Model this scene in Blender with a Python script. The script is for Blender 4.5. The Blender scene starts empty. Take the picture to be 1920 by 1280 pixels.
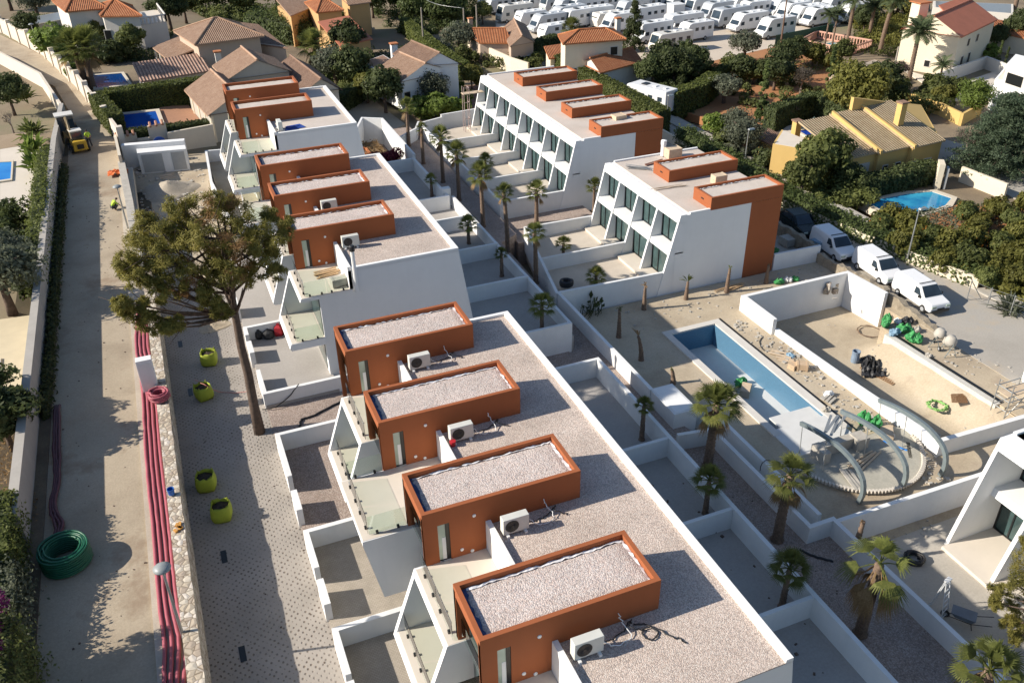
import bpy, bmesh, math, random
import numpy as np
from mathutils import Vector, Matrix

# ---------------------------------------------------------------- camera, light, exposure
SC = bpy.context.scene
COL = SC.collection
PI = math.pi
FPX, PITCH, ROLL, YAW, CAMZ = 1651.9, 0.5518426, -0.01881746, 0.37796516, 34.5
def _basis():
    cy, sy = math.cos(YAW), math.sin(YAW)
    f = Vector((sy*math.cos(PITCH), cy*math.cos(PITCH), -math.sin(PITCH)))
    r0 = Vector((cy, -sy, 0)); u0 = r0.cross(f)
    r = math.cos(ROLL)*r0 + math.sin(ROLL)*u0
    u = -math.sin(ROLL)*r0 + math.cos(ROLL)*u0
    return r, u, f
CR, CU, CF = _basis()
cd = bpy.data.cameras.new('camera'); cam = bpy.data.objects.new('camera', cd); COL.objects.link(cam)
m = Matrix((CR, CU, -CF)).transposed().to_4x4(); m.translation = Vector((0, 0, CAMZ)); cam.matrix_world = m
cd.sensor_width = 36.0; cd.lens = FPX/1920*36; cd.clip_start = 0.5; cd.clip_end = 2000
SC.camera = cam

SUN_DIR = Vector((1.668, -0.40, -1.0)).normalized()      # the way the light travels
SUN_EL = math.asin(-SUN_DIR.z); SUN_AZ = math.atan2(-SUN_DIR.x, -SUN_DIR.y)   # azimuth from +Y
W = bpy.data.worlds.new('World'); SC.world = W; W.use_nodes = True
wn = W.node_tree.nodes; wl = W.node_tree.links
sky = wn.new('ShaderNodeTexSky'); sky.sky_type = 'NISHITA'; sky.sun_disc = False
sky.sun_elevation = SUN_EL; sky.sun_rotation = SUN_AZ; sky.air_density = 1.0; sky.dust_density = 0.6; sky.ozone_density = 2.0
wl.new(sky.outputs[0], wn['Background'].inputs[0]); wn['Background'].inputs[1].default_value = 0.09
sd = bpy.data.lights.new('sun', 'SUN'); sd.energy = 4.9; sd.angle = math.radians(0.53); sd.color = (1.0, 0.92, 0.80)
so = bpy.data.objects.new('sun', sd); COL.objects.link(so); so.rotation_euler = SUN_DIR.to_track_quat('-Z', 'Y').to_euler()
so.location = (-60, 15, 60)
SC.view_settings.view_transform = 'Standard'; SC.view_settings.look = 'None'; SC.view_settings.gamma = 1
SC.view_settings.exposure = 0.55
SC.cycles.use_denoising = True
SC.cycles.max_bounces = 6; SC.cycles.diffuse_bounces = 3; SC.cycles.glossy_bounces = 3; SC.cycles.transparent_max_bounces = 10
SC.cycles.caustics_reflective = False; SC.cycles.caustics_refractive = False

def at(u, v, z):                 # a point of the 1920 x 1280 photograph brought down to height z
    w = CR*((u-960)/FPX) - CU*((v-640)/FPX) + CF
    return Vector((w.x*(z-CAMZ)/w.z, w.y*(z-CAMZ)/w.z, z))
def aty(u, v, y):                # the same on the upright plane at distance y
    w = CR*((u-960)/FPX) - CU*((v-640)/FPX) + CF
    return Vector((w.x*y/w.y, y, CAMZ + w.z*y/w.y))
def sm(a, b, x):
    t = min(1, max(0, (x-a)/(b-a))); return t*t*(3-2*t)
def hz(x, y):                    # the lie of the land
    return 5.6 - 4.0*sm(-4, 30, x)
def gp(u, v, dz=0.0):            # photograph point on the land
    z = 3.0
    for _ in range(12):
        p = at(u, v, z); z = hz(p.x, p.y) + dz
    return at(u, v, z)

# ---------------------------------------------------------------- materials
MATS = {}
class NT:
    def __init__(s, name):
        s.m = bpy.data.materials.new(name); s.m.use_nodes = True
        s.t = s.m.node_tree; s.b = s.t.nodes['Principled BSDF']
    def n(s, t, **kw):
        x = s.t.nodes.new('ShaderNode'+t)
        for k, v in kw.items():
            if k.startswith('i_'): x.inputs[int(k[2:]) if k[2:].isdigit() else k[2:].replace('_', ' ')].default_value = v
            else: setattr(x, k, v)
        return x
    def l(s, a, b): s.t.links.new(a, b)
    def coord(s, kind='Object', scale=(1, 1, 1), rot=(0, 0, 0)):
        c = s.n('TexCoord') if kind != 'World' else s.n('NewGeometry')
        mp = s.n('Mapping'); mp.inputs['Scale'].default_value = scale; mp.inputs['Rotation'].default_value = rot
        s.l(c.outputs['Position' if kind == 'World' else kind], mp.inputs[0]); return mp.outputs[0]
    def noise(s, vec, scale, detail=4, rough=.6):
        x = s.n('TexNoise'); x.inputs['Scale'].default_value = scale; x.inputs['Detail'].default_value = detail
        x.inputs['Roughness'].default_value = rough; s.l(vec, x.inputs['Vector']); return x.outputs['Fac']
    def ramp(s, fac, stops, interp='LINEAR'):
        r = s.n('ValToRGB'); r.color_ramp.interpolation = interp; e = r.color_ramp.elements
        while len(e) < len(stops): e.new(0.5)
        for q, (p, c) in zip(e, stops): q.position = p; q.color = (*c, 1) if len(c) == 3 else c
        s.l(fac, r.inputs[0]); return r.outputs[0]
    def mix(s, fac, a, b, mode='MIX'):
        x = s.n('Mix', data_type='RGBA', blend_type=mode)
        for sock, v in ((x.inputs[0], fac), (x.inputs[6], a), (x.inputs[7], b)):
            if hasattr(v, 'links'): s.l(v, sock)
            else: sock.default_value = v if isinstance(v, (int, float)) else (*v, 1)
        return x.outputs[2]
    def math(s, op, a, b=0.0):
        x = s.n('Math', operation=op)
        for sock, v in ((x.inputs[0], a), (x.inputs[1], b)):
            if hasattr(v, 'links'): s.l(v, sock)
            else: sock.default_value = v
        return x.outputs[0]
    def bump(s, h, strength=.3, dist=.02):
        x = s.n('Bump'); x.inputs['Strength'].default_value = strength; x.inputs['Distance'].default_value = dist
        s.l(h, x.inputs['Height']); s.l(x.outputs[0], s.b.inputs['Normal'])
    def done(s, col=None, rough=None, **kw):
        if col is not None:
            if hasattr(col, 'links'): s.l(col, s.b.inputs['Base Color'])
            else: s.b.inputs['Base Color'].default_value = (*col, 1)
        if rough is not None:
            if hasattr(rough, 'links'): s.l(rough, s.b.inputs['Roughness'])
            else: s.b.inputs['Roughness'].default_value = rough
        for k, v in kw.items(): s.b.inputs[k.replace('_', ' ')].default_value = v
        return s.m

def mat(key, fn):
    if key not in MATS: MATS[key] = fn()
    return MATS[key]
def plain(name, c, rough=.6, var=.12, scale=3.0, bump=0.0, metal=0.0, kind='World'):
    def f():
        t = NT(name); v = t.coord(kind); n = t.noise(v, scale, 5, .65)
        lo = tuple(x*(1-var) for x in c); hi = tuple(min(1, x*(1+var)) for x in c)
        col = t.ramp(n, [(.3, lo), (.7, hi)])
        if bump: t.bump(t.noise(v, scale*12, 3), bump, .01)
        return t.done(col, rough, Metallic=metal)
    return mat(name, f)
def m_plaster(name, c, stain=.10):
    def f():
        t = NT(name); v = t.coord('World'); n1 = t.noise(v, .6, 6, .7)
        v2 = t.coord('World', (1.2, 1.2, .14)); n2 = t.noise(v2, 1.6, 6, .7)
        a = t.ramp(n1, [(.35, tuple(x*(1-stain) for x in c)), (.62, c)])
        b = t.mix(t.ramp(n2, [(.5, (0, 0, 0)), (.8, (.35, .35, .35))]), a, tuple(x*(1-3.0*stain) for x in c))
        t.bump(t.noise(v, 60, 2), .12, .005)
        return t.done(b, .88)
    return mat(name, f)
def m_gravel(name, cols, scale=13., bump=.9):
    def f():
        t = NT(name); v = t.coord('World')
        vo = t.n('TexVoronoi'); vo.inputs['Scale'].default_value = scale; t.l(v, vo.inputs['Vector'])
        r = t.n('SeparateColor'); t.l(vo.outputs['Color'], r.inputs[0])
        k = len(cols); col = t.ramp(r.outputs[0], [(i/k, c) for i, c in enumerate(cols)], 'CONSTANT')
        gap = t.ramp(vo.outputs['Distance'], [(.4, (1, 1, 1)), (.8, (.68, .66, .65))])
        col = t.mix(1.0, col, gap, 'MULTIPLY')
        big = t.ramp(t.noise(v, .5, 5), [(.3, (.82, .80, .77)), (.7, (1.07, 1.05, 1.02))])
        col = t.mix(1.0, col, big, 'MULTIPLY')
        h = t.math('SUBTRACT', 1.0, vo.outputs['Distance']); t.bump(h, bump, .04)
        return t.done(col, .95)
    return mat(name, f)
def m_ground(name, stops, scale=.35, fine=.18, bump=.4, spots=None):
    def f():
        t = NT(name); v = t.coord('World'); n = t.noise(v, scale, 8, .62)
        col = t.ramp(n, stops)
        n2 = t.noise(v, 9, 6, .75); col = t.mix(1.0, col, t.ramp(n2, [(.3, (1-fine,)*3), (.7, (1+fine*.5,)*3)]), 'MULTIPLY')
        if spots:
            n3 = t.noise(v, spots[1], 5, .7); col = t.mix(t.ramp(n3, [(.56, (0, 0, 0)), (.68, (.75, .75, .75))]), col, spots[0])
        t.bump(n2, bump, .03)
        return t.done(col, .95)
    return mat(name, f)
def m_leaf(name, c1, c2, c3=None, vs=.9):
    def f():
        t = NT(name); v = t.coord('World'); g = t.n('ObjectInfo')
        n = t.noise(v, vs, 4, .7); n2 = t.noise(v, 14, 2, .6)
        mx = t.math('ADD', t.math('MULTIPLY', n, .62), t.math('MULTIPLY', n2, .38))
        st = [(.36, c1), (.56, c2)] + ([(.68, c3)] if c3 else [])
        col = t.ramp(mx, st)
        hs = t.n('HueSaturation'); t.l(col, hs.inputs['Color'])
        hs.inputs['Saturation'].default_value = .95
        t.l(t.math('ADD', .78, t.math('MULTIPLY', g.outputs['Random'], .44)), hs.inputs['Value'])
        t.b.inputs['Specular IOR Level'].default_value = .25
        tr = t.n('BsdfTranslucent'); t.l(hs.outputs[0], tr.inputs['Color'])
        ms = t.n('MixShader'); ms.inputs[0].default_value = .45
        t.l(t.b.outputs[0], ms.inputs[1]); t.l(tr.outputs[0], ms.inputs[2])
        t.l(ms.outputs[0], t.t.nodes['Material Output'].inputs[0])
        return t.done(hs.outputs[0], .6)
    return mat(name, f)
def m_tile(name, c1, c2, c3, per_m=4.2):
    # roof tiles: runs along the fall of the roof (u across, v down the slope)
    def f():
        t = NT(name); uv = t.n('UVMap'); sp = t.n('SeparateXYZ'); t.l(uv.outputs[0], sp.inputs[0])
        s = t.math('SINE', t.math('MULTIPLY', sp.outputs[0], per_m*2*PI))
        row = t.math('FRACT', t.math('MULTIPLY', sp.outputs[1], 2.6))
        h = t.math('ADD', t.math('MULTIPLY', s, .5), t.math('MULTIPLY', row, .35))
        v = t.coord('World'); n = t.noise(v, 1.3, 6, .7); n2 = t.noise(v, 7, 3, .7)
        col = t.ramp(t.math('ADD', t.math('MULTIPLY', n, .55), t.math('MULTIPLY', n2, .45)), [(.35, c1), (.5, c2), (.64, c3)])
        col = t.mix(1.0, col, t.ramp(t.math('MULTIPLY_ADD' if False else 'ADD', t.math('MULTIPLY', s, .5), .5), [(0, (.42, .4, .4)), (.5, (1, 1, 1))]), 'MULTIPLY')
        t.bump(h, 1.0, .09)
        return t.done(col, .85)
    return mat(name, f)
def m_glass(name, c, rough=.04, alpha=1.0):
    def f():
        t = NT(name); v = t.coord('World'); n = t.noise(v, .8, 2)
        col = t.ramp(n, [(.3, tuple(x*.7 for x in c)), (.7, tuple(x*1.25 for x in c))])
        t.done(col, rough); t.b.inputs['IOR'].default_value = 1.52
        if alpha < 1: t.b.inputs['Alpha'].default_value = alpha
        return t.m
    return mat(name, f)
def m_water(name, deep, shallow):
    def f():
        t = NT(name); v = t.coord('World'); n = t.noise(v, .35, 3)
        col = t.ramp(n, [(.35, deep), (.65, shallow)])
        w = t.noise(v, 3.0, 3); t.bump(w, .12, .05)
        t.done(col, .06); t.b.inputs['IOR'].default_value = 1.33; return t.m
    return mat(name, f)

WHITE = m_plaster('white_plaster', (.80, .80, .79), .04)
OFFW = m_plaster('white_garden_wall', (.76, .76, .75), .07)
TERRA = m_plaster('terracotta_render', (.335, .098, .032), .07)
GRAVEL = m_gravel('roof_gravel', [(.56, .47, .41), (.66, .57, .51), (.50, .42, .37), (.72, .65, .59), (.60, .49, .43), (.64, .55, .49), (.44, .38, .35), (.69, .58, .52)], 24, .45)
GRAVEL_CAP = m_gravel('cabin_gravel', [(.58, .50, .46), (.68, .60, .56), (.52, .47, .46), (.74, .68, .65), (.60, .50, .47), (.66, .58, .55), (.70, .58, .53)], 20, .5)
GRAVEL_FAR = m_ground('pale_roof_gravel', [(.3, (.50, .43, .37)), (.7, (.60, .53, .47))], .4, .12, .3)
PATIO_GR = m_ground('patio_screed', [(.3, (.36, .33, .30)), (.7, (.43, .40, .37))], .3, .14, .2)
PINKGR = m_gravel('pink_gravel', [(.36, .29, .25), (.43, .35, .31), (.31, .25, .22), (.46, .39, .35), (.39, .31, .27)], 17, .5)
SAND = m_ground('site_sand', [(.28, (.34, .27, .19)), (.5, (.47, .39, .28)), (.75, (.54, .46, .35))], .22, .2, .5, ((.34, .27, .20), .45))
ROADC = m_ground('concrete_road', [(.28, (.30, .24, .17)), (.5, (.42, .345, .25)), (.75, (.48, .405, .30))], .20, .18, .4, ((.27, .195, .13), .26))
ASPH = m_ground('street_asphalt', [(.3, (.34, .31, .265)), (.5, (.41, .375, .325)), (.72, (.38, .36, .325))], .18, .16, .3, ((.44, .36, .26), .25))
TILEB = plain('beige_terrace_tile', (.66, .59, .50), .6, .05, .5)
DARK = plain('dark_frame', (.012, .013, .014), .35, .1)
GLASS = m_glass('window_glass', (.045, .075, .075))
GLASSF = m_glass('tall_window_glass', (.050, .085, .085), .06)
GLASSL = m_glass('door_glass_pale', (.42, .50, .42), .08)
STEEL = plain('grey_steel', (.20, .24, .25), .45, .12, 3, 0, .3)
GALV = plain('galvanised_steel', (.40, .41, .40), .4, .12, 4, 0, .6)
WOOD = plain('raw_wood', (.46, .31, .17), .75, .25, 6)
CARD = plain('cardboard', (.52, .38, .25), .8, .12, 3)
CONC = plain('raw_concrete', (.42, .39, .34), .92, .16, 2.5, .2)
BLACKP = plain('black_plastic', (.02, .02, .022), .55, .3, 5)
BARK = plain('bark_brown', (.11, .075, .055), .95, .4, 5, .6)
BARKP = plain('palm_trunk_bark', (.17, .115, .08), .95, .45, 9, .8)
def m_rail():
    t = NT('clear_railing_glass'); tr = t.n('BsdfTransparent'); tr.inputs[0].default_value = (.90, .945, .92, 1)
    gl = t.n('BsdfGlossy'); gl.inputs['Roughness'].default_value = .03; gl.inputs[0].default_value = (1, 1, 1, 1)
    fr = t.n('Fresnel'); fr.inputs[0].default_value = 1.35
    ms = t.n('MixShader'); t.l(fr.outputs[0], ms.inputs[0]); t.l(tr.outputs[0], ms.inputs[1]); t.l(gl.outputs[0], ms.inputs[2])
    t.l(ms.outputs[0], t.t.nodes['Material Output'].inputs[0]); return t.m
RAIL = mat('rail', m_rail)
def m_paver():
    t = NT('honeycomb_paver'); v = t.coord('World', (1, 1, 0))
    col0 = t.ramp(t.noise(v, .3, 7, .65), [(.3, (.29, .26, .225)), (.7, (.38, .34, .30))])
    vo = t.n('TexVoronoi'); vo.inputs['Scale'].default_value = 4.6; vo.inputs['Randomness'].default_value = .22
    v2 = t.coord('World', (1, .86, 0), (0, 0, PI/4)); t.l(v2, vo.inputs['Vector'])
    hole = t.ramp(vo.outputs['Distance'], [(.15, (1, 1, 1)), (.28, (0, 0, 0))])
    n3 = t.ramp(t.noise(v, .5, 5, .6), [(.4, (.30, .30, .30)), (.6, (.95, .95, .95))])
    col = t.mix(t.math('MULTIPLY', hole, n3), col0, (.15, .12, .095))
    t.bump(t.math('SUBTRACT', 1, hole), .6, .05)
    return t.done(col, .95)
PAVER = mat('paver', m_paver)
def m_brick(name, c1, c2, mortar, scale, ratio=.5, row=.25):
    def f():
        t = NT(name); v = t.coord('World', (1, 1, 0)); b = t.n('TexBrick'); t.l(v, b.inputs[0])
        b.inputs['Color1'].default_value = (*c1, 1); b.inputs['Color2'].default_value = (*c2, 1); b.inputs['Mortar'].default_value = (*mortar, 1)
        b.inputs['Scale'].default_value = scale; b.inputs['Mortar Size'].default_value = .018
        col = t.mix(1.0, b.outputs[0], t.ramp(t.noise(v, 1.0, 5), [(.3, (.82, .82, .82)), (.7, (1.05, 1.05, 1.05))]), 'MULTIPLY')
        return t.done(col, .9)
    return mat(name, f)
PTILE = m_brick('patio_tile', (.40, .35, .28), (.45, .39, .32), (.24, .21, .18), 3.2)
def m_stone():
    t = NT('rubble_stone'); v = t.coord('World')
    vo = t.n('TexVoronoi'); vo.inputs['Scale'].default_value = 3.4; t.l(v, vo.inputs['Vector'])
    ve = t.n('TexVoronoi', feature='DISTANCE_TO_EDGE'); ve.inputs['Scale'].default_value = 3.4; t.l(v, ve.inputs['Vector'])
    r = t.n('SeparateColor'); t.l(vo.outputs['Color'], r.inputs[0])
    col = t.ramp(r.outputs[0], [(0, (.46, .39, .30)), (.3, (.56, .50, .41)), (.55, (.40, .33, .26)), (.8, (.60, .54, .47))], 'CONSTANT')
    e = t.ramp(ve.outputs['Distance'], [(.01, (.42, .38, .34)), (.07, (1, 1, 1))]); col = t.mix(1.0, col, e, 'MULTIPLY')
    t.bump(ve.outputs['Distance'], .9, .08); return t.done(col, .95)
STONE = mat('stone', m_stone)

OLDST = m_ground('old_stone', [(.3, (.20, .165, .12)), (.55, (.33, .28, .21)), (.75, (.25, .21, .16))], 1.6, .3, .9)
# ---------------------------------------------------------------- mesh builder
class MB:
    def __init__(s): s.v = []; s.f = []; s.uv = {}
    def face(s, pts, uv=None):
        i = len(s.v); s.v += [tuple(p) for p in pts]; s.f.append(tuple(range(i, i+len(pts))))
        if uv: s.uv[len(s.f)-1] = uv
    def hexa(s, p):      # 8 points: bottom ring 0-3, top ring 4-7, both counter-clockwise from above
        i = len(s.v); s.v += [tuple(q) for q in p]
        for f in ((3, 2, 1, 0), (4, 5, 6, 7), (0, 1, 5, 4), (1, 2, 6, 5), (2, 3, 7, 6), (3, 0, 4, 7)): s.f.append(tuple(i+k for k in f))
        return s
    def box(s, x0, y0, z0, x1, y1, z1):
        if x1 < x0: x0, x1 = x1, x0
        if y1 < y0: y0, y1 = y1, y0
        if z1 < z0: z0, z1 = z1, z0
        return s.hexa([(x0, y0, z0), (x1, y0, z0), (x1, y1, z0), (x0, y1, z0), (x0, y0, z1), (x1, y0, z1), (x1, y1, z1), (x0, y1, z1)])
    def obox(s, c, hx, hy, z0, z1, rot):
        ca, sa = math.cos(rot), math.sin(rot)
        q = [(c[0]+ca*a-sa*b, c[1]+sa*a+ca*b) for a, b in ((-hx, -hy), (hx, -hy), (hx, hy), (-hx, hy))]
        return s.hexa([(*p, z0) for p in q]+[(*p, z1) for p in q])
    def prism(s, poly, z0, z1):      # xy polygon; z0, z1 numbers
        a = sum(poly[i][0]*poly[(i+1) % len(poly)][1]-poly[(i+1) % len(poly)][0]*poly[i][1] for i in range(len(poly)))
        if a < 0: poly = poly[::-1]
        n = len(poly); i = len(s.v)
        s.v += [(p[0], p[1], z0) for p in poly]+[(p[0], p[1], z1) for p in poly]
        s.f.append(tuple(i+k for k in range(n-1, -1, -1))); s.f.append(tuple(i+n+k for k in range(n)))
        for k in range(n): s.f.append((i+k, i+(k+1) % n, i+n+(k+1) % n, i+n+k))
        return s
    def xz(s, poly, y0, y1):         # xz polygon extruded along y
        if y1 < y0: y0, y1 = y1, y0
        a = sum(poly[i][0]*poly[(i+1) % len(poly)][1]-poly[(i+1) % len(poly)][0]*poly[i][1] for i in range(len(poly)))
        if a < 0: poly = poly[::-1]
        n = len(poly); i = len(s.v)
        s.v += [(p[0], y0, p[1]) for p in poly]+[(p[0], y1, p[1]) for p in poly]
        s.f.append(tuple(i+k for k in range(n))); s.f.append(tuple(i+n+k for k in range(n-1, -1, -1)))
        for k in range(n): s.f.append((i+(k+1) % n, i+k, i+n+k, i+n+(k+1) % n))
        return s
    def tube(s, pts, r, n=8, caps=True):
        pts = [Vector(p) for p in pts]; R = r if isinstance(r, (list, tuple)) else [r]*len(pts)
        base = len(s.v); prev = None
        for k, p in enumerate(pts):
            d = (pts[min(k+1, len(pts)-1)]-pts[max(k-1, 0)]).normalized()
            if prev is None: a = d.orthogonal().normalized()
            else: a = (prev-d*prev.dot(d)).normalized()
            prev = a; b = d.cross(a)
            for j in range(n):
                t = 2*PI*j/n; s.v.append(tuple(p+(a*math.cos(t)+b*math.sin(t))*R[k]))
        for k in range(len(pts)-1):
            for j in range(n):
                s.f.append((base+k*n+j, base+k*n+(j+1) % n, base+(k+1)*n+(j+1) % n, base+(k+1)*n+j))
        if caps:
            s.f.append(tuple(base+j for j in range(n-1, -1, -1))); e = base+(len(pts)-1)*n; s.f.append(tuple(e+j for j in range(n)))
        return s
    def lathe(s, c, prof, n=16, axis='z'):
        i = len(s.v)
        for r, z in prof:
            for j in range(n):
                t = 2*PI*j/n; a, b = r*math.cos(t), r*math.sin(t)
                s.v.append((c[0]+a, c[1]+b, c[2]+z) if axis == 'z' else ((c[0]+a, c[1]+z, c[2]+b) if axis == 'y' else (c[0]+z, c[1]+a, c[2]+b)))
        for k in range(len(prof)-1):
            for j in range(n): s.f.append((i+k*n+j, i+k*n+(j+1) % n, i+(k+1)*n+(j+1) % n, i+(k+1)*n+j))
        s.f.append(tuple(i+j for j in range(n-1, -1, -1))); e = i+(len(prof)-1)*n; s.f.append(tuple(e+j for j in range(n)))
        return s
    def build(s, name, material, parent=None, smooth=False, loc=None, bevel=0, fix=True):
        me = bpy.data.meshes.new(name); me.from_pydata(s.v, [], s.f); me.materials.append(material)
        if s.uv:
            ul = me.uv_layers.new(name='UVMap')
            for fi, uv in s.uv.items():
                for li, c in zip(me.polygons[fi].loop_indices, uv): ul.data[li].uv = c
        if fix:
            bm = bmesh.new(); bm.from_mesh(me); bmesh.ops.recalc_face_normals(bm, faces=bm.faces); bm.to_mesh(me); bm.free()
        if smooth: me.polygons.foreach_set('use_smooth', [True]*len(me.polygons))
        o = bpy.data.objects.new(name, me); COL.objects.link(o)
        if parent:
            o.parent = parent
            if parent.get('abs_') and parent.type == 'EMPTY': o.location = -Vector(parent.location)
        if loc: o.location = loc
        if bevel:
            b = o.modifiers.new('bevel', 'BEVEL'); b.width = bevel; b.segments = 2; b.limit_method = 'ANGLE'
        return o
USED = {}
def tag(o, label, cat, group=None, kind=None):
    if kind: o['kind'] = kind
    if label: o['label'] = label
    if cat: o['category'] = cat; o['kind'] = kind or 'thing'
    if group: o['group'] = group
    return o
def thing(name, label, cat, loc=(0, 0, 0), rz=0, group=None):
    o = bpy.data.objects.new(name, None); COL.objects.link(o); o.location = loc; o.rotation_euler = (0, 0, rz); o.empty_display_size = .3
    return tag(o, label, cat, group)
def athing(name, label, cat, loc, group=None):      # its parts are given in world coordinates
    o = thing(name, label, cat, loc, 0, group); o['abs_'] = 1; return o
def struct(o): o['kind'] = 'structure'; return o
def dup(root, loc=None, rz=None, label=None, group=None, scale=None):
    r = root.copy(); COL.objects.link(r)
    if loc is not None: r.location = loc
    if rz is not None: r.rotation_euler = (r.rotation_euler.x, r.rotation_euler.y, rz)
    if scale is not None: r.scale = scale if hasattr(scale, '__len__') else (scale,)*3
    if label: r['label'] = label
    if group: r['group'] = group
    for ch in list(root.children):
        c = ch.copy(); COL.objects.link(c); c.parent = r
        for g in list(ch.children):
            d = g.copy(); COL.objects.link(d); d.parent = c
    return r
def xy(p): return (p[0], p[1])
def slab(name, poly, top, thick, material, label=None):
    o = MB().prism([xy(p) for p in poly], top-thick, top).build(name, material); o['kind'] = 'structure'
    return o
# ---------------------------------------------------------------- terrain, roads, paved and bare ground
def terrain():
    xs = list(range(-90, -12, 6))+list(range(-12, 62, 2))+list(range(62, 190, 6)); ys = list(range(-20, 100, 3))+list(range(100, 240, 5))
    xs = [-700, -300]+xs+[300, 800]; ys = [-300]+ys+[400, 1200]
    b = MB()
    for y in ys:
        for x in xs:
            low = 1.6*(1-sm(88, 96, y))*sm(-12, -8, x)*(1-sm(58, 62, x))
            b.v.append((x, y, hz(x, y)-low-.04))
    n = len(xs)
    for j in range(len(ys)-1):
        for i in range(n-1): b.f.append((j*n+i, j*n+i+1, (j+1)*n+i+1, (j+1)*n+i))
    return struct(b.build('ground', m_ground('earth_ground', [(.3, (.17, .13, .085)), (.5, (.26, .20, .13)), (.72, (.20, .19, .10))], .12, .22, .5)))
terrain()
ROADZ, PARKZ, PATZ, RPZ, ALLZ, SANDZ, STZ = 5.8, 4.4, 4.5, 3.75, 2.75, 1.75, 1.72
slab('road', [(-9.2, 8), (-9.2, 92), (-8.9, 105), (-11.2, 120), (-16, 131), (-34, 170), (-27, 174), (-13.0, 137), (-8.4, 118), (-5.2, 100), (-4.1, 88), (-3.9, 60), (-3.95, 8)], ROADZ, 4, ROADC)
def verge():
    b = MB().box(-4.72, 8, ROADZ-1, -3.5, 86, ROADZ+.10)
    return struct(b.build('pavement', m_ground('pavement_concrete', [(.3, (.42, .36, .28)), (.7, (.54, .48, .39))], .4, .15, .3)))
verge()
slab('roadside_earth', [(-9.9, 8), (-9.9, 92), (-9.15, 92), (-9.15, 8)], ROADZ+.06, 2, m_ground('verge_earth', [(.3, (.12, .09, .06)), (.7, (.22, .17, .11))], .5, .25, .6))
slab('parking_court', [(-3.2, 8), (2.5, 8), (2.5, 60), (-3.2, 66)], PARKZ, 3, PAVER)
slab('building_yard', [(-3.6, 62), (2.8, 58), (5.3, 58), (5.3, 92), (-4.0, 92)], PARKZ-.005, 3, SAND)
for y0, y1, mt in ((10, 19.4, PTILE), (19.4, 25.7, PTILE), (25.7, 31.9, PTILE), (31.9, 39.9, PINKGR)):
    slab('patio', [(2.1, y0), (6.4, y0), (6.4, y1), (2.1, y1)], PATZ, 2, mt)
slab('gravel_passage', [(2.1, 39.9), (17, 39.9), (17, 44.2), (2.1, 44.2)], PATZ-.06, 3, PINKGR)
slab('patio', [(2.1, 44.2), (6.4, 44.2), (6.4, 65), (2.1, 65)], PATZ+.15, 2, PATIO_GR)
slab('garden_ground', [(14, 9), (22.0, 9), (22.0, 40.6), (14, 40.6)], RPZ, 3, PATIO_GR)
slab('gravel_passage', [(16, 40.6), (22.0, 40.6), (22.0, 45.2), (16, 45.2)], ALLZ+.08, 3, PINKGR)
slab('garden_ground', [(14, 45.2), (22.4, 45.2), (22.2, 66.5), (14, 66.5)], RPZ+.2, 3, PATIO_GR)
slab('alley', [(21.9, 8), (26.75, 8), (26.75, 24.4), (25.3, 24.4), (25.3, 33), (24.1, 37.5), (24.0, 52), (24.2, 63), (26, 64), (26, 96), (21.5, 96)], ALLZ, 3, PINKGR)
slab('gravel_passage', [(25.9, 63.3), (34.5, 63.3), (34.5, 68.6), (25.9, 68.6)], 2.2, 2.5, PINKGR)
for x0_, y0_, x1_, y1_ in ((26.85, 8, 30.0, 25), (25.4, 25, 30.0, 36.2), (24.1, 36.2, 30.0, 51), (30.0, 8, 34.2, 32.9), (30.0, 46.0, 34.2, 51), (34.2, 8, 37.35, 51), (37.35, 8, 58, 27.9), (37.35, 46.8, 47.5, 51), (44.75, 27.9, 58, 36), (44.75, 36, 47.6, 40.7), (46.95, 40.7, 47.6, 46.8)):
    slab('site_ground', [(x0_, y0_), (x1_, y0_), (x1_, y1_), (x0_, y1_)], SANDZ, 3, SAND)
def pit():
    b = MB(); rnd = random.Random(3); nx, ny = 16, 24
    for j in range(ny+1):
        for i in range(nx+1):
            x = 37.3+9.7*i/nx; b.v.append((x, 27.8+19.0*j/ny, .12+1.45*sm(42.0, 44.7, x)*(1-sm(39.0, 41.0, 27.8+19.0*j/ny))+rnd.uniform(-.03, .03)))
    for j in range(ny):
        for i in range(nx): b.f.append((j*(nx+1)+i, j*(nx+1)+i+1, (j+1)*(nx+1)+i+1, (j+1)*(nx+1)+i))
    struct(b.build('site_ground', SAND, smooth=True))
pit()
slab('yard_slab', [(27.0, 8), (35, 8), (35, 23.6), (27.0, 23.6)], SANDZ+.02, 1, m_ground('grey_yard_screed', [(.3, (.40, .36, .30)), (.7, (.50, .46, .40))], .3, .16, .3))
slab('street', [(47.5, 20), (57.2, 14), (57.2, 130), (48.9, 130), (48.9, 51), (47.5, 50)], STZ+.06, 3, ASPH)
slab('street_pavement', [(55.0, 40), (56.6, 39), (56.6, 112), (55.0, 112)], STZ+.2, 3, CONC)
slab('forecourt', [(42.8, 51.1), (48.9, 51.1), (48.9, 100), (42.4, 100)], 1.8, 3, CONC)

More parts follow.
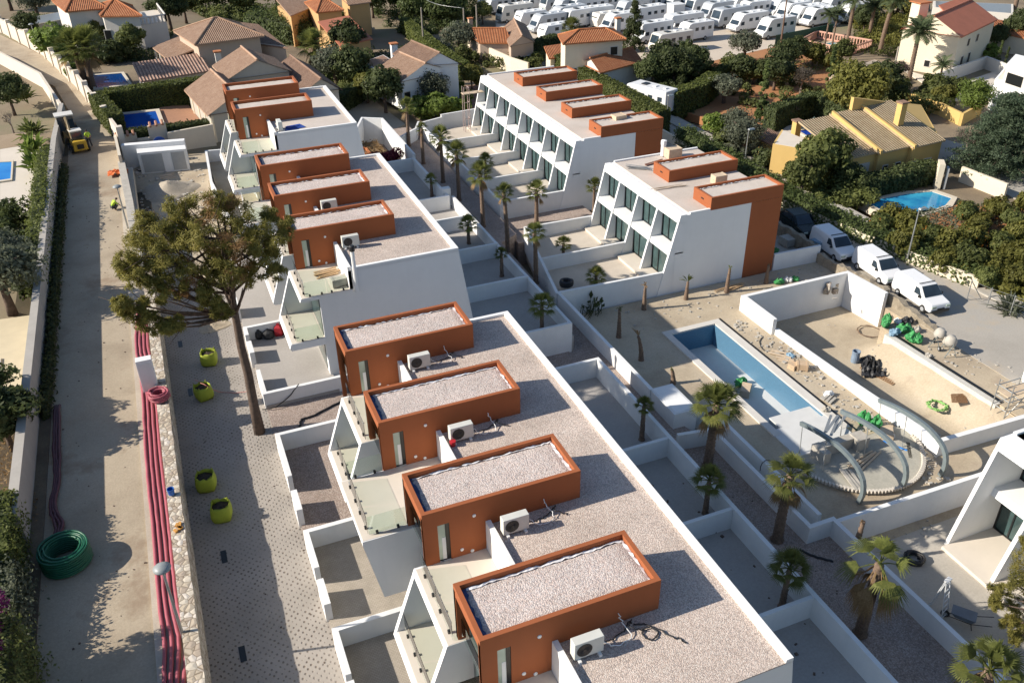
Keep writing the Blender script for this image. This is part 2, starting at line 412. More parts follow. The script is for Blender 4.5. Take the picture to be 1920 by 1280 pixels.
# ---------------------------------------------------------------- the near rows: terracotta cabins over white houses
def ribbon(pts, w, z, jit, rnd):
    b = MB(); L, R = [], []
    for i, p in enumerate(pts):
        q = Vector(pts[min(i+1, len(pts)-1)])-Vector(pts[max(i-1, 0)]); n = Vector((-q.y, q.x)).normalized()
        ww = w*(.5+rnd.random()); zz = z+rnd.uniform(0, jit)
        L.append((p[0]-n.x*ww*.5, p[1]-n.y*ww*.5, zz)); R.append((p[0]+n.x*ww*.5, p[1]+n.y*ww*.5, z+rnd.uniform(-.02, jit)))
    for i in range(len(pts)-1): b.face([L[i], L[i+1], R[i+1], R[i]])
    return b
FLEECE = plain('white_fleece', (.72, .72, .74), .8, .08, 8)
BLUEM = plain('blue_membrane', (.035, .065, .16), .6, .3, 4)
def cabin(root, x0, x1, wy, zt, zb, seed, door=True, membrane=True, cap=GRAVEL_CAP, front=True):
    # hollow-topped terracotta box: x0..x1, y 0..wy, local to root
    rnd = random.Random(seed); t = .17; b = MB(); zi = zt-.20
    dx0, dx1, dz0, dz1 = x0+.36, x0+1.02, zb+.03, zb+1.86
    fx = x0+.5 if front else x0
    b.box(x0, 0, zi-.02, x1, t, zt); b.box(x0, wy-t, zi-.02, x1, wy, zt)
    b.box(x0, t, zi-.02, x0+t, wy-t, zt); b.box(x1-t, t, zi-.02, x1, wy-t, zt)
    if door:
        b.box(x0, 0, zb, dx0, t, zi-.02); b.box(dx1, 0, zb, x1, t, zi-.02); b.box(dx0, 0, dz1, dx1, t, zi-.02)
    else: b.box(x0, 0, zb, x1, t, zi-.02)
    b.box(x0, wy-t, zb, x1, wy, zi-.02); b.box(x1-t, t, zb, x1, wy-t, zi-.02)
    if front:
        b.box(x0, .2, zt-.42, x0+.3, wy-.2, zi-.02)
    else: b.box(x0, t, zb, x0+t, wy-t, zi-.02)
    cb = b.build('rooftop_cabin', TERRA, root)
    g = MB()
    nx, ny = max(8, int((x1-x0)*5)), max(5, int(wy*5))
    X = [x0+t+(x1-x0-2*t)*i/nx for i in range(nx+1)]; Yv = [t+(wy-2*t)*j/ny for j in range(ny+1)]
    for j, y in enumerate(Yv):
        for i, x in enumerate(X): g.v.append((x, y, zi-.03+rnd.uniform(-.012, .012)+(.03 if 0 < i < nx and 0 < j < ny else -.03)))
    for j in range(ny):
        for i in range(nx): g.f.append((j*(nx+1)+i, j*(nx+1)+i+1, (j+1)*(nx+1)+i+1, (j+1)*(nx+1)+i))
    g.build('gravel_cap', cap, cb, True)
    if membrane:
        pts = [(x0+t+.1+(x1-x0-.5)*i/40, wy-t-.05-rnd.uniform(0, .06)) for i in range(41)]
        pts += [(x1-t-.06-rnd.uniform(0, .05), wy-t-.1-(wy-2*t-.2)*i/14) for i in range(15)]
        ribbon(pts, .10, zi+.0, .045, rnd).build('fleece_edge', FLEECE, cb)
        pts = [(x0+t+.05+rnd.uniform(0, .05), t+.05+(wy-2*t-.1)*i/14) for i in range(15)]
        ribbon(pts, .17, zi+.015, .04, rnd).build('membrane_edge', BLUEM, cb)
    if door:
        d = MB(); d.box(dx0, .03, dz0, dx0+.05, .12, dz1); d.box(dx1-.16, .03, dz0, dx1, .14, dz1)
        d.box(dx0+.05, .03, dz0, dx1-.16, .12, dz0+.05); d.box(dx0+.05, .03, dz1-.04, dx1-.16, .12, dz1)
        dd = d.build('door', DARK, root)
        MB().box(dx0+.05, .05, dz0+.05, dx1-.16, .09, dz1-.04).build('glass_pane', GLASSL, dd)
        for px, pz in ((x0+2.0, zb+1.85), (x0+1.45, zb+.33), (x0+1.86, zb+.12)):
            MB().lathe((px, -.035, pz), [(.06, 0), (.075, .02), (.075, .04)], 10, 'y').build('wall_light', WHITE, cb)
    return cb
def rail(root, pts, z, h=.95, gap=1.5):
    # glass panels along a line, on small dark clamps
    g = MB(); cl = []
    for (ax, ay), (bx, by) in zip(pts, pts[1:]):
        L = math.hypot(bx-ax, by-ay); n = max(1, round(L/gap)); nx, ny = -(by-ay)/L*.008, (bx-ax)/L*.008
        for k in range(n):
            t0, t1 = (k+.015)/n, (k+.985)/n
            p, q = (ax+(bx-ax)*t0, ay+(by-ay)*t0), (ax+(bx-ax)*t1, ay+(by-ay)*t1)
            g.hexa([(p[0]-nx, p[1]-ny, z+.04), (q[0]-nx, q[1]-ny, z+.04), (q[0]+nx, q[1]+ny, z+.04), (p[0]+nx, p[1]+ny, z+.04),
                    (p[0]-nx, p[1]-ny, z+h), (q[0]-nx, q[1]-ny, z+h), (q[0]+nx, q[1]+ny, z+h), (p[0]+nx, p[1]+ny, z+h)])
            for s in (.22, .78):
                cx, cy = p[0]+(q[0]-p[0])*s, p[1]+(q[1]-p[1])*s; cl.append((cx, cy))
    r = g.build('railing_glass', RAIL, root)
    for cx, cy in cl: MB().box(cx-.05, cy-.05, z, cx+.05, cy+.05, z+.13).build('railing_clamp', DARK, r)
    return r
def row_house(label, y0, dz, variant, seed, near_end=False, far_end=False, far=False, group='terracotta topped townhouses'):
    # local frame: y = 0 at the near face of the cabin, z = 0 at the patio
    Z0 = PATZ; root = thing('townhouse', label, 'townhouse', (0, y0, Z0+dz), 0, group)
    G, S, F1, TOP = 6.65, 5.45, 2.62, 8.0     # gravel roof, solarium floor, first floor, cabin top
    gy = -3.49
    e0 = gy-(.0 if not near_end else .25)
    sh = MB()
    sh.xz([(6.25, -1.6), (6.25, S-.02), (8.1, S-.02), (8.1, G-.04), (14.88, G-.04), (16.1, -1.6)], e0, .04)
    sh.xz([(6.35, -1.6), (6.35, G-.04), (14.88, G-.04), (16.1, -1.6)], .04, 2.553)
    sh.box(14.60, e0, G-.06, 14.885, 2.553, G+.13)
    sh.box(8.08, e0+(.0 if near_end else .02), S-.03, 8.28, -.01, S+1.42)
    if near_end: sh.box(8.28, e0, G-.06, 14.6, e0+.22, G+.13)
    if far_end: sh.box(12.05, 2.34, G-.06, 14.6, 2.553, G+.13)
    shell = sh.build('wall', WHITE, root)
    rg = MB().box(8.28, e0+(.22 if near_end else 0), G-.05, 14.6, -.0, G); rg.box(12.03, 0, G-.05, 14.6, 2.553 if not far_end else 2.34, G)
    rg.build('roof_gravel', GRAVEL_FAR if far else GRAVEL, root)
    cabin(root, 5.64, 12.03, 2.55, TOP, S, seed, True, not far, GRAVEL_FAR if far else GRAVEL_CAP)
    for ya, yb in ((0, .2), (2.35, 2.55)):
        fr = MB(); fr.box(5.64, ya+.0015, F1, 6.2, yb-.0015, TOP-.2); fr.build('front_column', TERRA, root)
    w = MB().box(6.1, .2, F1+.05, 6.16, 2.35, TOP-.45).build('front_window', GLASS, root)
    wf = MB(); wf.box(6.03, .2, S-.12, 6.1, 2.35, S+.06)
    for k in (0.2, 1.25, 2.30): wf.box(6.05, k, F1+.05, 6.10, k+.05, TOP-.45)
    wf.build('window_frame', GALV, w)
    MB().box(5.78, .2, S+.1, 5.80, 2.35, S+1.0).build('railing_glass', RAIL, root)
    if variant == 'wedge':
        b = MB().xz([(3.74, S), (3.74, S-.22), (4.32, F1-.45), (6.25, F1-.45), (6.25, S)], -3.85, .04); b.build('balcony_wedge', WHITE, root)
        MB().box(3.78, -3.80, S, 8.07, .0, S+.012).build('terrace_floor', TILEB, root)
        rail(root, [(4.05, -.15), (4.05, -3.55)], S+.012); rail(root, [(4.05, -3.58), (5.62, -3.58)], S+.012); rail(root, [(4.05, .02), (5.6, .02)], S+.012)
    else:
        b = MB(); T = .22
        n0 = -3.85 if near_end else -3.80
        b.xz([(5.2, S), (5.12, S-T), (6.3, S-T), (6.3, S)], n0, .10)
        b.xz([(4.22, F1), (4.12, F1-.30), (4.22, F1-.45), (6.3, F1-.45), (6.3, F1)], n0, .10)
        def side(y): b.xz([(5.127, S-T), (4.215, F1), (6.25, F1), (6.25, S-T)], y, y+T)
        side(-.12)
        if not near_end: side(n0)
        b.build('balcony_frame', WHITE, root)
        MB().box(5.24, n0+.02, S, 8.07, .0, S+.012).build('terrace_floor', TILEB, root)
        MB().box(4.28, n0+(.22 if not near_end else .03), F1, 6.24, -.13, F1+.012).build('balcony_floor', TILEB, root)
        rail(root, [(5.45, -.1), (5.45, n0+.12)], S+.012)
        rail(root, [(4.55, -.16), (4.55, n0+.28)], F1+.012)
        if near_end:
            rail(root, [(5.45, n0+.1), (8.0, n0+.1)], S+.012); rail(root, [(4.55, n0+.1), (6.2, n0+.1)], F1+.012)
        gw = MB().box(6.20, n0+.25, F1+.05, 6.245, -.15, S-.28).build('balcony_window', GLASS, root)
    gwin = MB().box(6.21, -3.2, .05, 6.246, -.3, 2.1).build('ground_window', GLASS, root)
    MB().box(6.3, .3, .05, 6.345, 2.2, 2.1).build('ground_window', GLASS, root)
    if near_end and not far: MB().tube([(8.46, e0-.12, S-.2), (8.46, e0-.12, G+1.25)], .12, 10).build('flue', WHITE, root)
    return root
A0, P = 17.36, 6.043
row_house('white townhouse with terracotta cabin nearest the viewer, bottom cabin of the nearest row', A0, 0, 'wedge', 1, near_end=False)
row_house('white townhouse with terracotta cabin, second up from the bottom of the nearest row', A0+P, 0, 'frame', 2)
row_house('white townhouse with terracotta cabin and wide glass railed terrace, third up in the nearest row', A0+2*P, 0, 'wedge', 3)
row_house('white townhouse with terracotta cabin at the far end of the nearest row, beside the pine', A0+3*P, 0, 'frame', 4, far_end=True)
row_house('white end townhouse with bare near wall and black capped flue, behind the pine', 49.69, .24, 'frame', 5, near_end=True)
row_house('terracotta topped townhouse in the middle of the three behind the pine', 49.69+P, .24, 'frame', 6)
row_house('terracotta topped townhouse farthest of the three behind the pine', 49.69+2*P, .24, 'wedge', 7, far_end=True)
row_house('terracotta topped townhouse with blue sheet on its roof, near house of the far pair', 75.2, .55, 'frame', 8, near_end=True, far=True)
row_house('terracotta topped townhouse against the grey gabled villa, far house of the far pair', 75.2+P, .55, 'frame', 9, far_end=True, far=True)
k_ = MB().lathe((0, 0, 0), [(.17, 0), (.17, .28), (.12, .34)], 10).build('flue_cowl', BLACKP, None, loc=(8.46, 49.69-3.86, PATZ+.24+7.9)); tag(k_, 'black cowl capping the white flue on the end wall', 'flue cowl')

# ---------------------------------------------------------------- the right-hand rows: slanted fins, terracotta ends
def fin_house(root_label, ynear, x0, zg, zr, xb0, xb1, btop, near_end, far_end, seed, deep=False, group='slant fronted townhouses', roofmat=None):
    # local frame: y = 0 at the near edge of the house, z = 0 at the patio
    root = thing('townhouse', root_label, 'townhouse', (x0, ynear, zg), 0, group)
    H = zr-zg; wdt = P; b = MB(); sl = .24
    def fx(z): return (H-z)*-sl            # front edge of the fins
    zf = H*.5; ux, lx = (.42, -.30) if not deep else (2.3, 1.6)           # the glazing of the upper and of the lower floor
    b.box(ux+.05, 0, zf-.2, xb1-x0-.05, wdt, H-.05); b.box(lx+.05, 0, -1.2, xb1-x0-.05, wdt, zf-.2)
    b.xz([(0, H), (fx(H-.62), H-.62), (ux+.05, H-.62), (ux+.05, H)], 0, wdt)
    if near_end: b.box(.80, .003, H-.05, xb0-x0, .2, H+.10)
    if far_end: b.box(.80, wdt-.2, H-.05, xb1-x0-.05, wdt-.003, H+.12)
    b.build('wall', WHITE, root)
    MB().box(.82, .2 if near_end else 0, H-.06, xb1-x0-.06, wdt-(.2 if far_end else 0), H).build('roof_gravel', roofmat or GRAVEL_FAR, root)
    fb = 1.1 if True else 0
    ys = [0, wdt/2]
    def fin(y, t=.2, zb=0.0): return MB().xz([(fx(H-.6), H-.6), (fx(zb), zb), (lx+.06, zb), (lx+.06, zf-.3), (ux+.06, zf-.3), (ux+.06, H-.6)], y, y+t)
    for y in ys: fin(y, .2, -1.2 if near_end and y == 0 else 0.0).build('fin', WHITE, root)
    if far_end: fin(wdt-.2).build('fin', WHITE, root)
    for k, y in enumerate(ys):
        y1 = (ys+[wdt])[k+1]-(.0 if k == 0 or not far_end else .2)
        so_ = .12 if not deep else 1.3
        MB().xz([(fx(zf)+so_, zf), (fx(zf-.42)+so_, zf-.42), (lx+.06, zf-.42), (ux+.06, zf-.42), (ux+.06, zf)], y+.2, y1).build('balcony_slab', WHITE, root)
        for za, zb, gx in ((zf+.03, H-.66, ux), (.17, zf-.46, lx)):
            g = MB().box(gx-.04, y+.2, za, gx, y1, zb).build('window', GLASSF, root)
            f = MB(); f.box(gx-.1, y+.2, za, gx-.04, y+.28, zb); f.box(gx-.1, y1-.08, za, gx-.04, y1, zb); f.box(gx-.1, y+.28, za, gx-.04, y1-.08, za+.07)
            f.box(gx-.1, (y+y1)/2+.5, za+.07, gx-.04, (y+y1)/2+.58, zb); f.build('window_frame', DARK, g)
    MB().box(-1.9, .2, -.1, lx-.05, wdt-.2, .16).build('terrace_floor', TILEB, root)
    return root
def fin_cabin(root, lx0, lx1, y0, zt, zb, seed, to_ground=None):
    # terracotta box on the roof (local), with an upright leg down the outer wall if it is the row's end
    t = .17; b = MB(); wy = 2.43; zi = zt-.16
    b.box(lx0, y0, zb-.04, lx1, y0+t, zt); b.box(lx0, y0+wy-t, zb-.04, lx1, y0+wy, zt)
    b.box(lx0, y0+t, zb-.04, lx0+t, y0+wy-t, zt); b.box(lx1-t, y0+t, zb-.04, lx1, y0+wy-t, zt)
    if to_ground is not None: b.box(to_ground, y0-.003, -1.3, lx1-.002, y0+wy-.2, zb-.05)
    else: b.box(lx1-2.6, y0+.003, -1.3, lx1-.002, y0+wy-.2, zb-.05)
    cb = b.build('rooftop_cabin', TERRA, root)
    rnd = random.Random(seed); g = MB(); nx, ny = 26, 8
    for j in range(ny+1):
        for i in range(nx+1): g.v.append((lx0+t+(lx1-lx0-2*t)*i/nx, y0+t+(wy-2*t)*j/ny, zi-.02+rnd.uniform(-.012, .012)))
    for j in range(ny):
        for i in range(nx): g.f.append((j*(nx+1)+i, j*(nx+1)+i+1, (j+1)*(nx+1)+i+1, (j+1)*(nx+1)+i))
    g.build('gravel_cap', GRAVEL_FAR, cb, True)
    pts = [(lx0+t+.1+(lx1-lx0-.5)*i/40, y0+wy-t-.06-rnd.uniform(0, .06)) for i in range(41)]
    ribbon(pts, .10, zi+.0, .05, rnd).build('fleece_edge', FLEECE, cb)
    MB().box(lx0-.02, y0+1.0, zb+.45, lx0+.002, y0+1.35, zb+.55).build('spout', DARK, cb)
D = dict(x0=33.88, zg=2.5, zr=8.15, xb0=36.42, xb1=42.9)
r = fin_house('white slant fronted townhouse with bare near wall and terracotta end, facing the pool site', 51.11, **D, btop=9.11, near_end=True, far_end=False, seed=1)
fin_cabin(r, 36.42-33.88, 42.9-33.88, 0.0, 9.11-2.5, 8.15-2.5, 1, 40.08-33.88)
r = fin_house('white slant fronted townhouse behind the one with the terracotta end, far half of the pair', 51.11+P, **D, btop=9.11, near_end=False, far_end=True, seed=2)
fin_cabin(r, 36.42-33.88, 42.9-33.88, 0.0, 9.11-2.5, 8.15-2.5, 2)
C = dict(x0=33.65, zg=2.8, zr=8.46, xb0=36.13, xb1=42.52)
for k, lab in enumerate(('white slant fronted townhouse with terracotta end wall, nearest of the back row of four', 'second nearest slant fronted townhouse of the back row of four',
                         'third slant fronted townhouse in the back row, counting from its bare end wall', 'slant fronted townhouse at the far left end of the back row of four')):
    r = fin_house(lab, 68.43+k*P, **C, btop=9.41, near_end=(k == 0), far_end=(k == 3), seed=3+k)
    fin_cabin(r, 36.13-33.65, 42.52-33.65, 0.0, 9.41-2.8, 8.46-2.8, 10+k, (39.7-33.65) if k == 0 else None)
r = fin_house('white slant fronted townhouse cut off by the right edge of the picture, beside the ladder', 22.3-P, 33.88, 1.8, 8.15, 36.42, 42.9, 9.11, False, True, 9, True, roofmat=GRAVEL)
r = fin_house('white slant fronted townhouse beyond the right edge, mostly hidden by the dark green pine', 22.3-2*P, 33.88, 1.8, 8.15, 36.42, 42.9, 9.11, False, False, 10, True, roofmat=GRAVEL)

# ---------------------------------------------------------------- garden and site walls
def wall(name, pts, zt, zb, t, label, mt=OFFW, cat='wall', group=None, closed=False):
    b = MB(); n = len(pts); seg = [(pts[i], pts[(i+1) % n]) for i in range(n if closed else n-1)]
    zts = zt if isinstance(zt, (list, tuple)) else [zt]*len(pts)
    for i, (p, q) in enumerate(seg):
        d = Vector((q[0]-p[0], q[1]-p[1])); L = d.length; d /= L; nn = Vector((-d.y, d.x))*t/2
        e = d*t/2; a = Vector(p[:2])-(e if i == 0 and not closed else -e*.0); c = Vector(q[:2])
        a = Vector(p[:2])-e; c = Vector(q[:2])+(e if i == len(seg)-1 and not closed else -e)
        za, zc = zts[i], zts[(i+1) % n]
        b.hexa([(a.x-nn.x, a.y-nn.y, zb), (c.x-nn.x, c.y-nn.y, zb), (c.x+nn.x, c.y+nn.y, zb), (a.x+nn.x, a.y+nn.y, zb),
                (a.x-nn.x, a.y-nn.y, za), (c.x-nn.x, c.y-nn.y, zc), (c.x+nn.x, c.y+nn.y, zc), (a.x+nn.x, a.y+nn.y, za)])
    o = b.build(name, mt); return tag(o, label, cat, group)
def atx(u, v, x):
    w = CR*((u-960)/FPX) - CU*((v-640)/FPX) + CF
    return Vector((x, w.y*x/w.x, CAMZ + w.z*x/w.x))
# walls round the back gardens of the near rows
wall('garden_wall', [(21.75, 8.5), (21.75, 40.5), (15.4, 40.5)], 5.05, 2.4, .22, 'long white garden wall behind the nearest row, along the palm alley')
gw = 'white partition walls between the shaded gardens'
for y, l in ((A0+2.553, 'white partition between shaded gardens, nearest the viewer'), (A0+P+2.553, 'white partition between shaded gardens, second nearest, beside the dark low palm'), (A0+2*P+2.553, 'white partition between shaded gardens, just before the sunlit strip of garden wall')):
    wall('garden_wall', [(15.2, y), (21.63, y)], 5.0, 3, .2, l, group=gw)
wall('garden_wall', [(15.4, 45.2), (22.1, 45.2), (22.1, 69.0)], 5.0, 2.2, .22, 'white garden wall with tall end face, behind the middle row')
for y, l in ((49.69+2.553, 'white partition in the middle row gardens, nearest its tall end wall'), (55.73+2.553, 'white partition in the middle row gardens, between the two potted looking palms'), (61.77+2.553, 'white partition in the middle row gardens, beside the sunlit garden floor')):
    wall('garden_wall', [(15.0, y), (21.98, y)], 5.15, 3, .2, l, group=gw)
slab('garden_ground', [(14, 66.5), (22.0, 66.5), (22.0, 80), (14, 80)], RPZ+.2, 3, PATIO_GR)
wall('garden_wall', [(15.0, 68.9), (21.6, 68.9), (21.6, 79.2), (15.2, 79.2)], 5.2, 2.4, .24, 'white wall of the large shaded garden beside the far pair of houses')
tag(MB().box(21.35, 69.4, 4, 22.05, 70.0, 5.6).build('wall_pillar', OFFW), 'small white pillar standing on the alley wall beside a young palm', 'pillar')
wall('garden_wall', [(21.7, 79.3), (21.8, 91.4), (19.9, 92.6), (17.3, 86.5)], 5.6, 2.4, .22, 'white wall round the terracotta planting bed with magenta bush')
b = MB(); b.box(15.2, 79.6, 3, 20.2, 88, 4.35); bed = b.build('raised_bed', m_ground('bare_garden_soil', [(.3, (.30, .20, .11)), (.7, (.38, .27, .15))], .6, .2, .5)); tag(bed, 'sandy raised bed with terracotta surround beside the far pair', 'planting bed')
for q in ((15.5, 84.0, 18.6, 84.2), (15.5, 85.8, 18.6, 86.0), (18.4, 81.5, 18.6, 86.0), (17.2, 82.0, 17.4, 84)):
    MB().box(q[0], q[1], 4.34, q[2], q[3], 4.62).build('terracotta_edging', plain('terracotta_edging', (.50, .17, .06), .8, .12), bed)
# gardens of the right-hand rows
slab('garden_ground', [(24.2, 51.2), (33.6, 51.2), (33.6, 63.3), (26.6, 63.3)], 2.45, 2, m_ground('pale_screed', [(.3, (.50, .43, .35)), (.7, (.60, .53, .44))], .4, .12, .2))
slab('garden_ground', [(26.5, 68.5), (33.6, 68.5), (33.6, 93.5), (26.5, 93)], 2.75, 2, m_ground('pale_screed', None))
wall('garden_wall', [(32.9, 51.26), (23.95, 51.26), (26.55, 63.3), (33.0, 63.3)], [3.65, 3.85, 3.6, 3.5], 1.4, .22, 'white garden wall round the two front gardens facing the alley tyres')
wall('garden_wall', [(25.35, 57.3), (33.0, 57.3)], 3.6, 2, .2, 'white partition between the two front gardens of the terracotta ended pair', group=gw)
wall('garden_wall', [(33.0, 68.58), (26.4, 68.58), (26.4, 93.2), (29.4, 94.2)], 3.95, 1.6, .22, 'white garden wall along the alley in front of the back row of four')
for k, l in ((1, 'white partition in the back row front gardens, nearest the bare end wall'), (2, 'white partition in the back row front gardens, second from the bare end wall'), (3, 'white partition in the back row front gardens, farthest from the bare end wall')):
    wall('garden_wall', [(26.5, 68.45+k*P), (33.0, 68.45+k*P)], 3.85, 2.4, .2, l, group=gw)
wall('garden_wall', [(29.4, 94.3), (35.5, 94.9), (39, 95.3)], 4.2, 1.6, .22, 'white stepped wall closing off the far end of the back row gardens')
wall('garden_wall', [(22.3, 88.5), (25.4, 91.2), (26.3, 93.2)], 4.1, 2, .22, 'short white wall closing off the far end of the palm alley')
# walls of the pool site
wall('site_wall', [(24.05, 51.0), (24.05, 37.85)], 3.85, 1.4, .24, 'white site wall from the front gardens to the white pump house')
blk = athing('pump_house', 'low white flat topped block half in shade beside the palm alley', 'pump house', (24.8, 36.5, 2)); MB().box(24.0, 35.0, 1.5, 25.55, 37.85, 3.8).build('wall', OFFW, blk); MB().box(24.12, 35.12, 3.79, 25.43, 37.73, 3.83).build('roof', WHITE, blk)
wall('site_wall', [(23.3, 33.3), (25.3, 33.0), (25.3, 24.4), (26.7, 24.4), (26.85, 8)], 3.8, 1.5, .24, 'white stepped site wall running down the palm alley in shade')
wall('site_wall', [(25.6, 36.2), (27.0, 34.8), (27.0, 25.7)], 2.95, 1.2, .24, 'second white wall inside the pool site with cable hanging over it')
wall('site_wall', [(26.9, 24.35), (38.2, 24.2)], 3.6, 1.2, .24, 'white wall running from the alley to the slanted end house')
wall('site_wall', [(37.0, 43.0), (37.0, 46.6), (46.5, 46.6), (46.8, 42.9)], 3.0, 0, .32, 'tall white retaining wall round the corner of the sunken yard')
wall('site_wall', [(37.25, 42.7), (37.4, 35.5), (37.45, 28.0)], [2.15, 2.3, 2.75], 0, .34, 'long low white wall between the pool and the sunken yard')
wall('site_wall', [(37.45, 28.0), (49.5, 27.6)], 2.8, 0, .3, 'white wall with shaded face behind the slanted end house')
wall('site_wall', [(48.3, 31.6), (46.6, 29.4), (48.9, 28.3)], [4.2, 3.3, 4.4], 1.5, .2, 'white angular wall at the right edge behind the scaffold')
wall('site_wall', [(43.1, 51.15), (47.3, 51.0)], 3.2, 1.4, .2, 'short white forecourt wall beside the terracotta end wall')
rub = MB(); rnd = random.Random(4)
def rubble_wall(pts, zs, t, label):
    b = MB(); P_ = []
    for (p, q) in zip(pts, pts[1:]):
        n = max(2, int(math.hypot(q[0]-p[0], q[1]-p[1])/.35)); P_ += [(p[0]+(q[0]-p[0])*i/n, p[1]+(q[1]-p[1])*i/n, i/n) for i in range(n)]
    P_.append((*pts[-1], 1)); N = len(P_)
    for i, (x, y, _) in enumerate(P_):
        f = i/(N-1); zt = zs[0]+(zs[1]-zs[0])*f+rnd.uniform(-.12, .12); w = t/2*(1+rnd.uniform(-.2, .2))
        b.v += [(x-w, y-w*.2, .8), (x-w+rnd.uniform(-.05, .05), y, zt), (x+w, y+rnd.uniform(-.05, .05), zt+rnd.uniform(-.1, .1)), (x+w, y, .8)]
    for i in range(N-1):
        for k in range(3): b.f.append((i*4+k, i*4+k+1, i*4+k+5, i*4+k+4))
    b.f.append((0, 1, 2, 3)); b.f.append(tuple((N-1)*4+k for k in (3, 2, 1, 0)))
    return tag(b.build('rubble_wall', OLDST), label, 'wall')
rubble_wall([(47.6, 43.2), (47.8, 38.2)], (2.75, 1.95), .45, 'old rubble stone wall stub beside the nearest white van')
rubble_wall([(47.3, 51.3), (47.5, 47.0), (47.6, 43.4)], (2.6, 2.75), .45, 'old rubble stone wall between forecourt and parked vans')
rubble_wall([(47.9, 66), (47.4, 51.5)], (2.7, 3.0), .4, 'low stone wall along the street beside the terracotta end')
# long stone wall between road and paved court
b = MB(); rnd = random.Random(8); N = 120
for i in range(N+1):
    y = 8+(62.0-8)*i/N; zt = 6.42+rnd.uniform(-.03, .03)
    b.v += [(-3.62, y, 4), (-3.60, y, zt-.02), (-2.98+rnd.uniform(-.02, .02), y, zt), (-2.93, y, 4)]
for i in range(N):
    for k in range(3): b.f.append((i*4+k, i*4+k+1, i*4+k+5, i*4+k+4))
b.f.append((3, 2, 1, 0)); b.f.append(tuple(N*4+k for k in range(4)))
sw = tag(b.build('stone_wall', STONE), 'long rubble stone wall between concrete road and paved court', 'wall')
wall('stone_wall', [(-3.75, 62.2), (-4.0, 76), (-4.35, 86)], 6.5, 4, .6, 'narrow pale wall carrying on beyond the stone wall to the villa wall', CONC)
# court-side low walls, gate pillars
def court(y0, y1, yg0, yg1, zt, l1, l2, tall=.0):
    wall('patio_wall', [(6.2, y1), (2.15, y1), (2.15, yg1)], zt, 4, .24, l1, OFFW)
    wall('patio_wall', [(2.15, yg0), (2.15, yg0-1.25)], zt-.1, 4, .3, l2, OFFW)
court(19.5, 25.75, 23.0, 23.5, 5.55, 'white patio wall nearest the viewer, in front of the cobbled patios', 'short white gate pillar wall, nearest the bottom of the picture')
court(25.7, 31.95, 28.7, 29.6, 5.55, 'white patio wall second from the bottom of the picture', 'short white gate pillar wall below the wide railed terrace')
court(31.9, 39.9, 35.0, 36.3, 5.6, 'white patio wall beside the big pine trunk base', 'short white gate pillar wall third from the bottom')
wall('patio_wall', [(2.15, 46.9), (2.15, 44.35), (6.6, 44.35)], 5.45, 4, .24, 'white patio wall with black cable over it, beside the pine trunk', OFFW)
wall('patio_wall', [(2.1, 50.4), (2.1, 49.2)], 5.5, 4, .3, 'short white gate pillar wall beside the red tool pile', OFFW)
wall('patio_wall', [(6.0, 52.2), (2.1, 52.2), (2.1, 51.3)], 5.6, 4, .24, 'white patio wall with red tools stacked against it', OFFW)
wall('patio_wall', [(2.0, 56.5), (2.0, 55.4)], 5.6, 4, .3, 'short white gate pillar wall half hidden under the pine crown', OFFW)
wall('patio_wall', [(5.5, 69.5), (3.5, 69.6), (2.9, 80.3), (3.3, 88.4), (5.6, 88)], [5.4, 5.4, 5.5, 5.7, 5.7], 4, .22, 'low white wall round the empty patio of the far pair', OFFW)
slab('patio', [(3.2, 70), (6.5, 70), (6.5, 88), (3.3, 88)], 4.6, 2, SAND)
# meter housing wall with grey doors
mh = athing('meter_housing', 'white wall with two grey metal doors at the end of the yard', 'meter wall', (-1.5, 89, 4.4))
b = MB().prism([(-4.2, 89.6), (1.5, 88.6), (1.6, 89.3), (-4.1, 90.3)], 4, 6.9); b.prism([(-2.9, 88.0), (1.5, 87.3), (1.5, 88.7), (-2.9, 89.4)], 4.2, 6.5); b.build('wall', OFFW, mh)
GREYD = plain('grey_metal_door', (.36, .37, .37), .6, .06)
for a, c in ((-2.6, -.75), (.05, 1.25)):
    f = lambda x: 88.0-(x+2.9)*.159-.02
    MB().prism([(a, f(a)-.03), (c, f(c)-.03), (c, f(c)+.05), (a, f(a)+.05)], 4.55, 6.3).build('door', GREYD, mh)

# swimming pool under construction
WATT = plain('pool_blue_mosaic', (.085, .185, .285), .35, .15, 14)
POOLW = plain('pale_pool_floor', (.60, .60, .585), .7, .06, 1)
pl = athing('swimming_pool', 'long empty swimming pool with blue tiled walls and pale floor', 'swimming pool', (32.1, 39.5, .1))
b = MB(); px0, px1, py0, py1, pzf = 30.4, 33.95, 33.2, 45.6, .12
b.box(30.0, 32.9, pzf-.1, 34.2, 46.0, pzf); b.build('floor', POOLW, pl)
b = MB(); b.box(33.95, py0, pzf, 34.15, py1, 1.74); b.box(30.4, 45.6, pzf, 34.15, 45.8, 1.74); b.box(30.2, py0, pzf, 30.4, 45.8, 1.74); b.build('wall', WATT, pl)
b = MB(); b.box(29.85, 33.0, 1.5, 30.35, 46.15, 1.86); b.box(30.35, 45.65, 1.5, 34.6, 46.15, 1.86); b.box(34.0, 32.0, 1.5, 34.6, 45.65, 1.86); b.build('coping', plain('pool_coping_stone', (.60, .57, .52), .8, .06, 1), pl)
b = MB(); b.box(30.9, 33.56, pzf, 33.99, 34.9, 1.62); b.build('steps', POOLW, pl); b = MB().box(29.9, 30.9, 1.3, 34.3, 33.55, 1.84); b.build('deck', POOLW, pl)
b = MB().box(34.75, 31.0, 1.72, 34.87, 46.3, 1.775); tag(b.build('drain_channel', DARK), 'thin dark drain slot along the sunny side of the pool', 'drain')
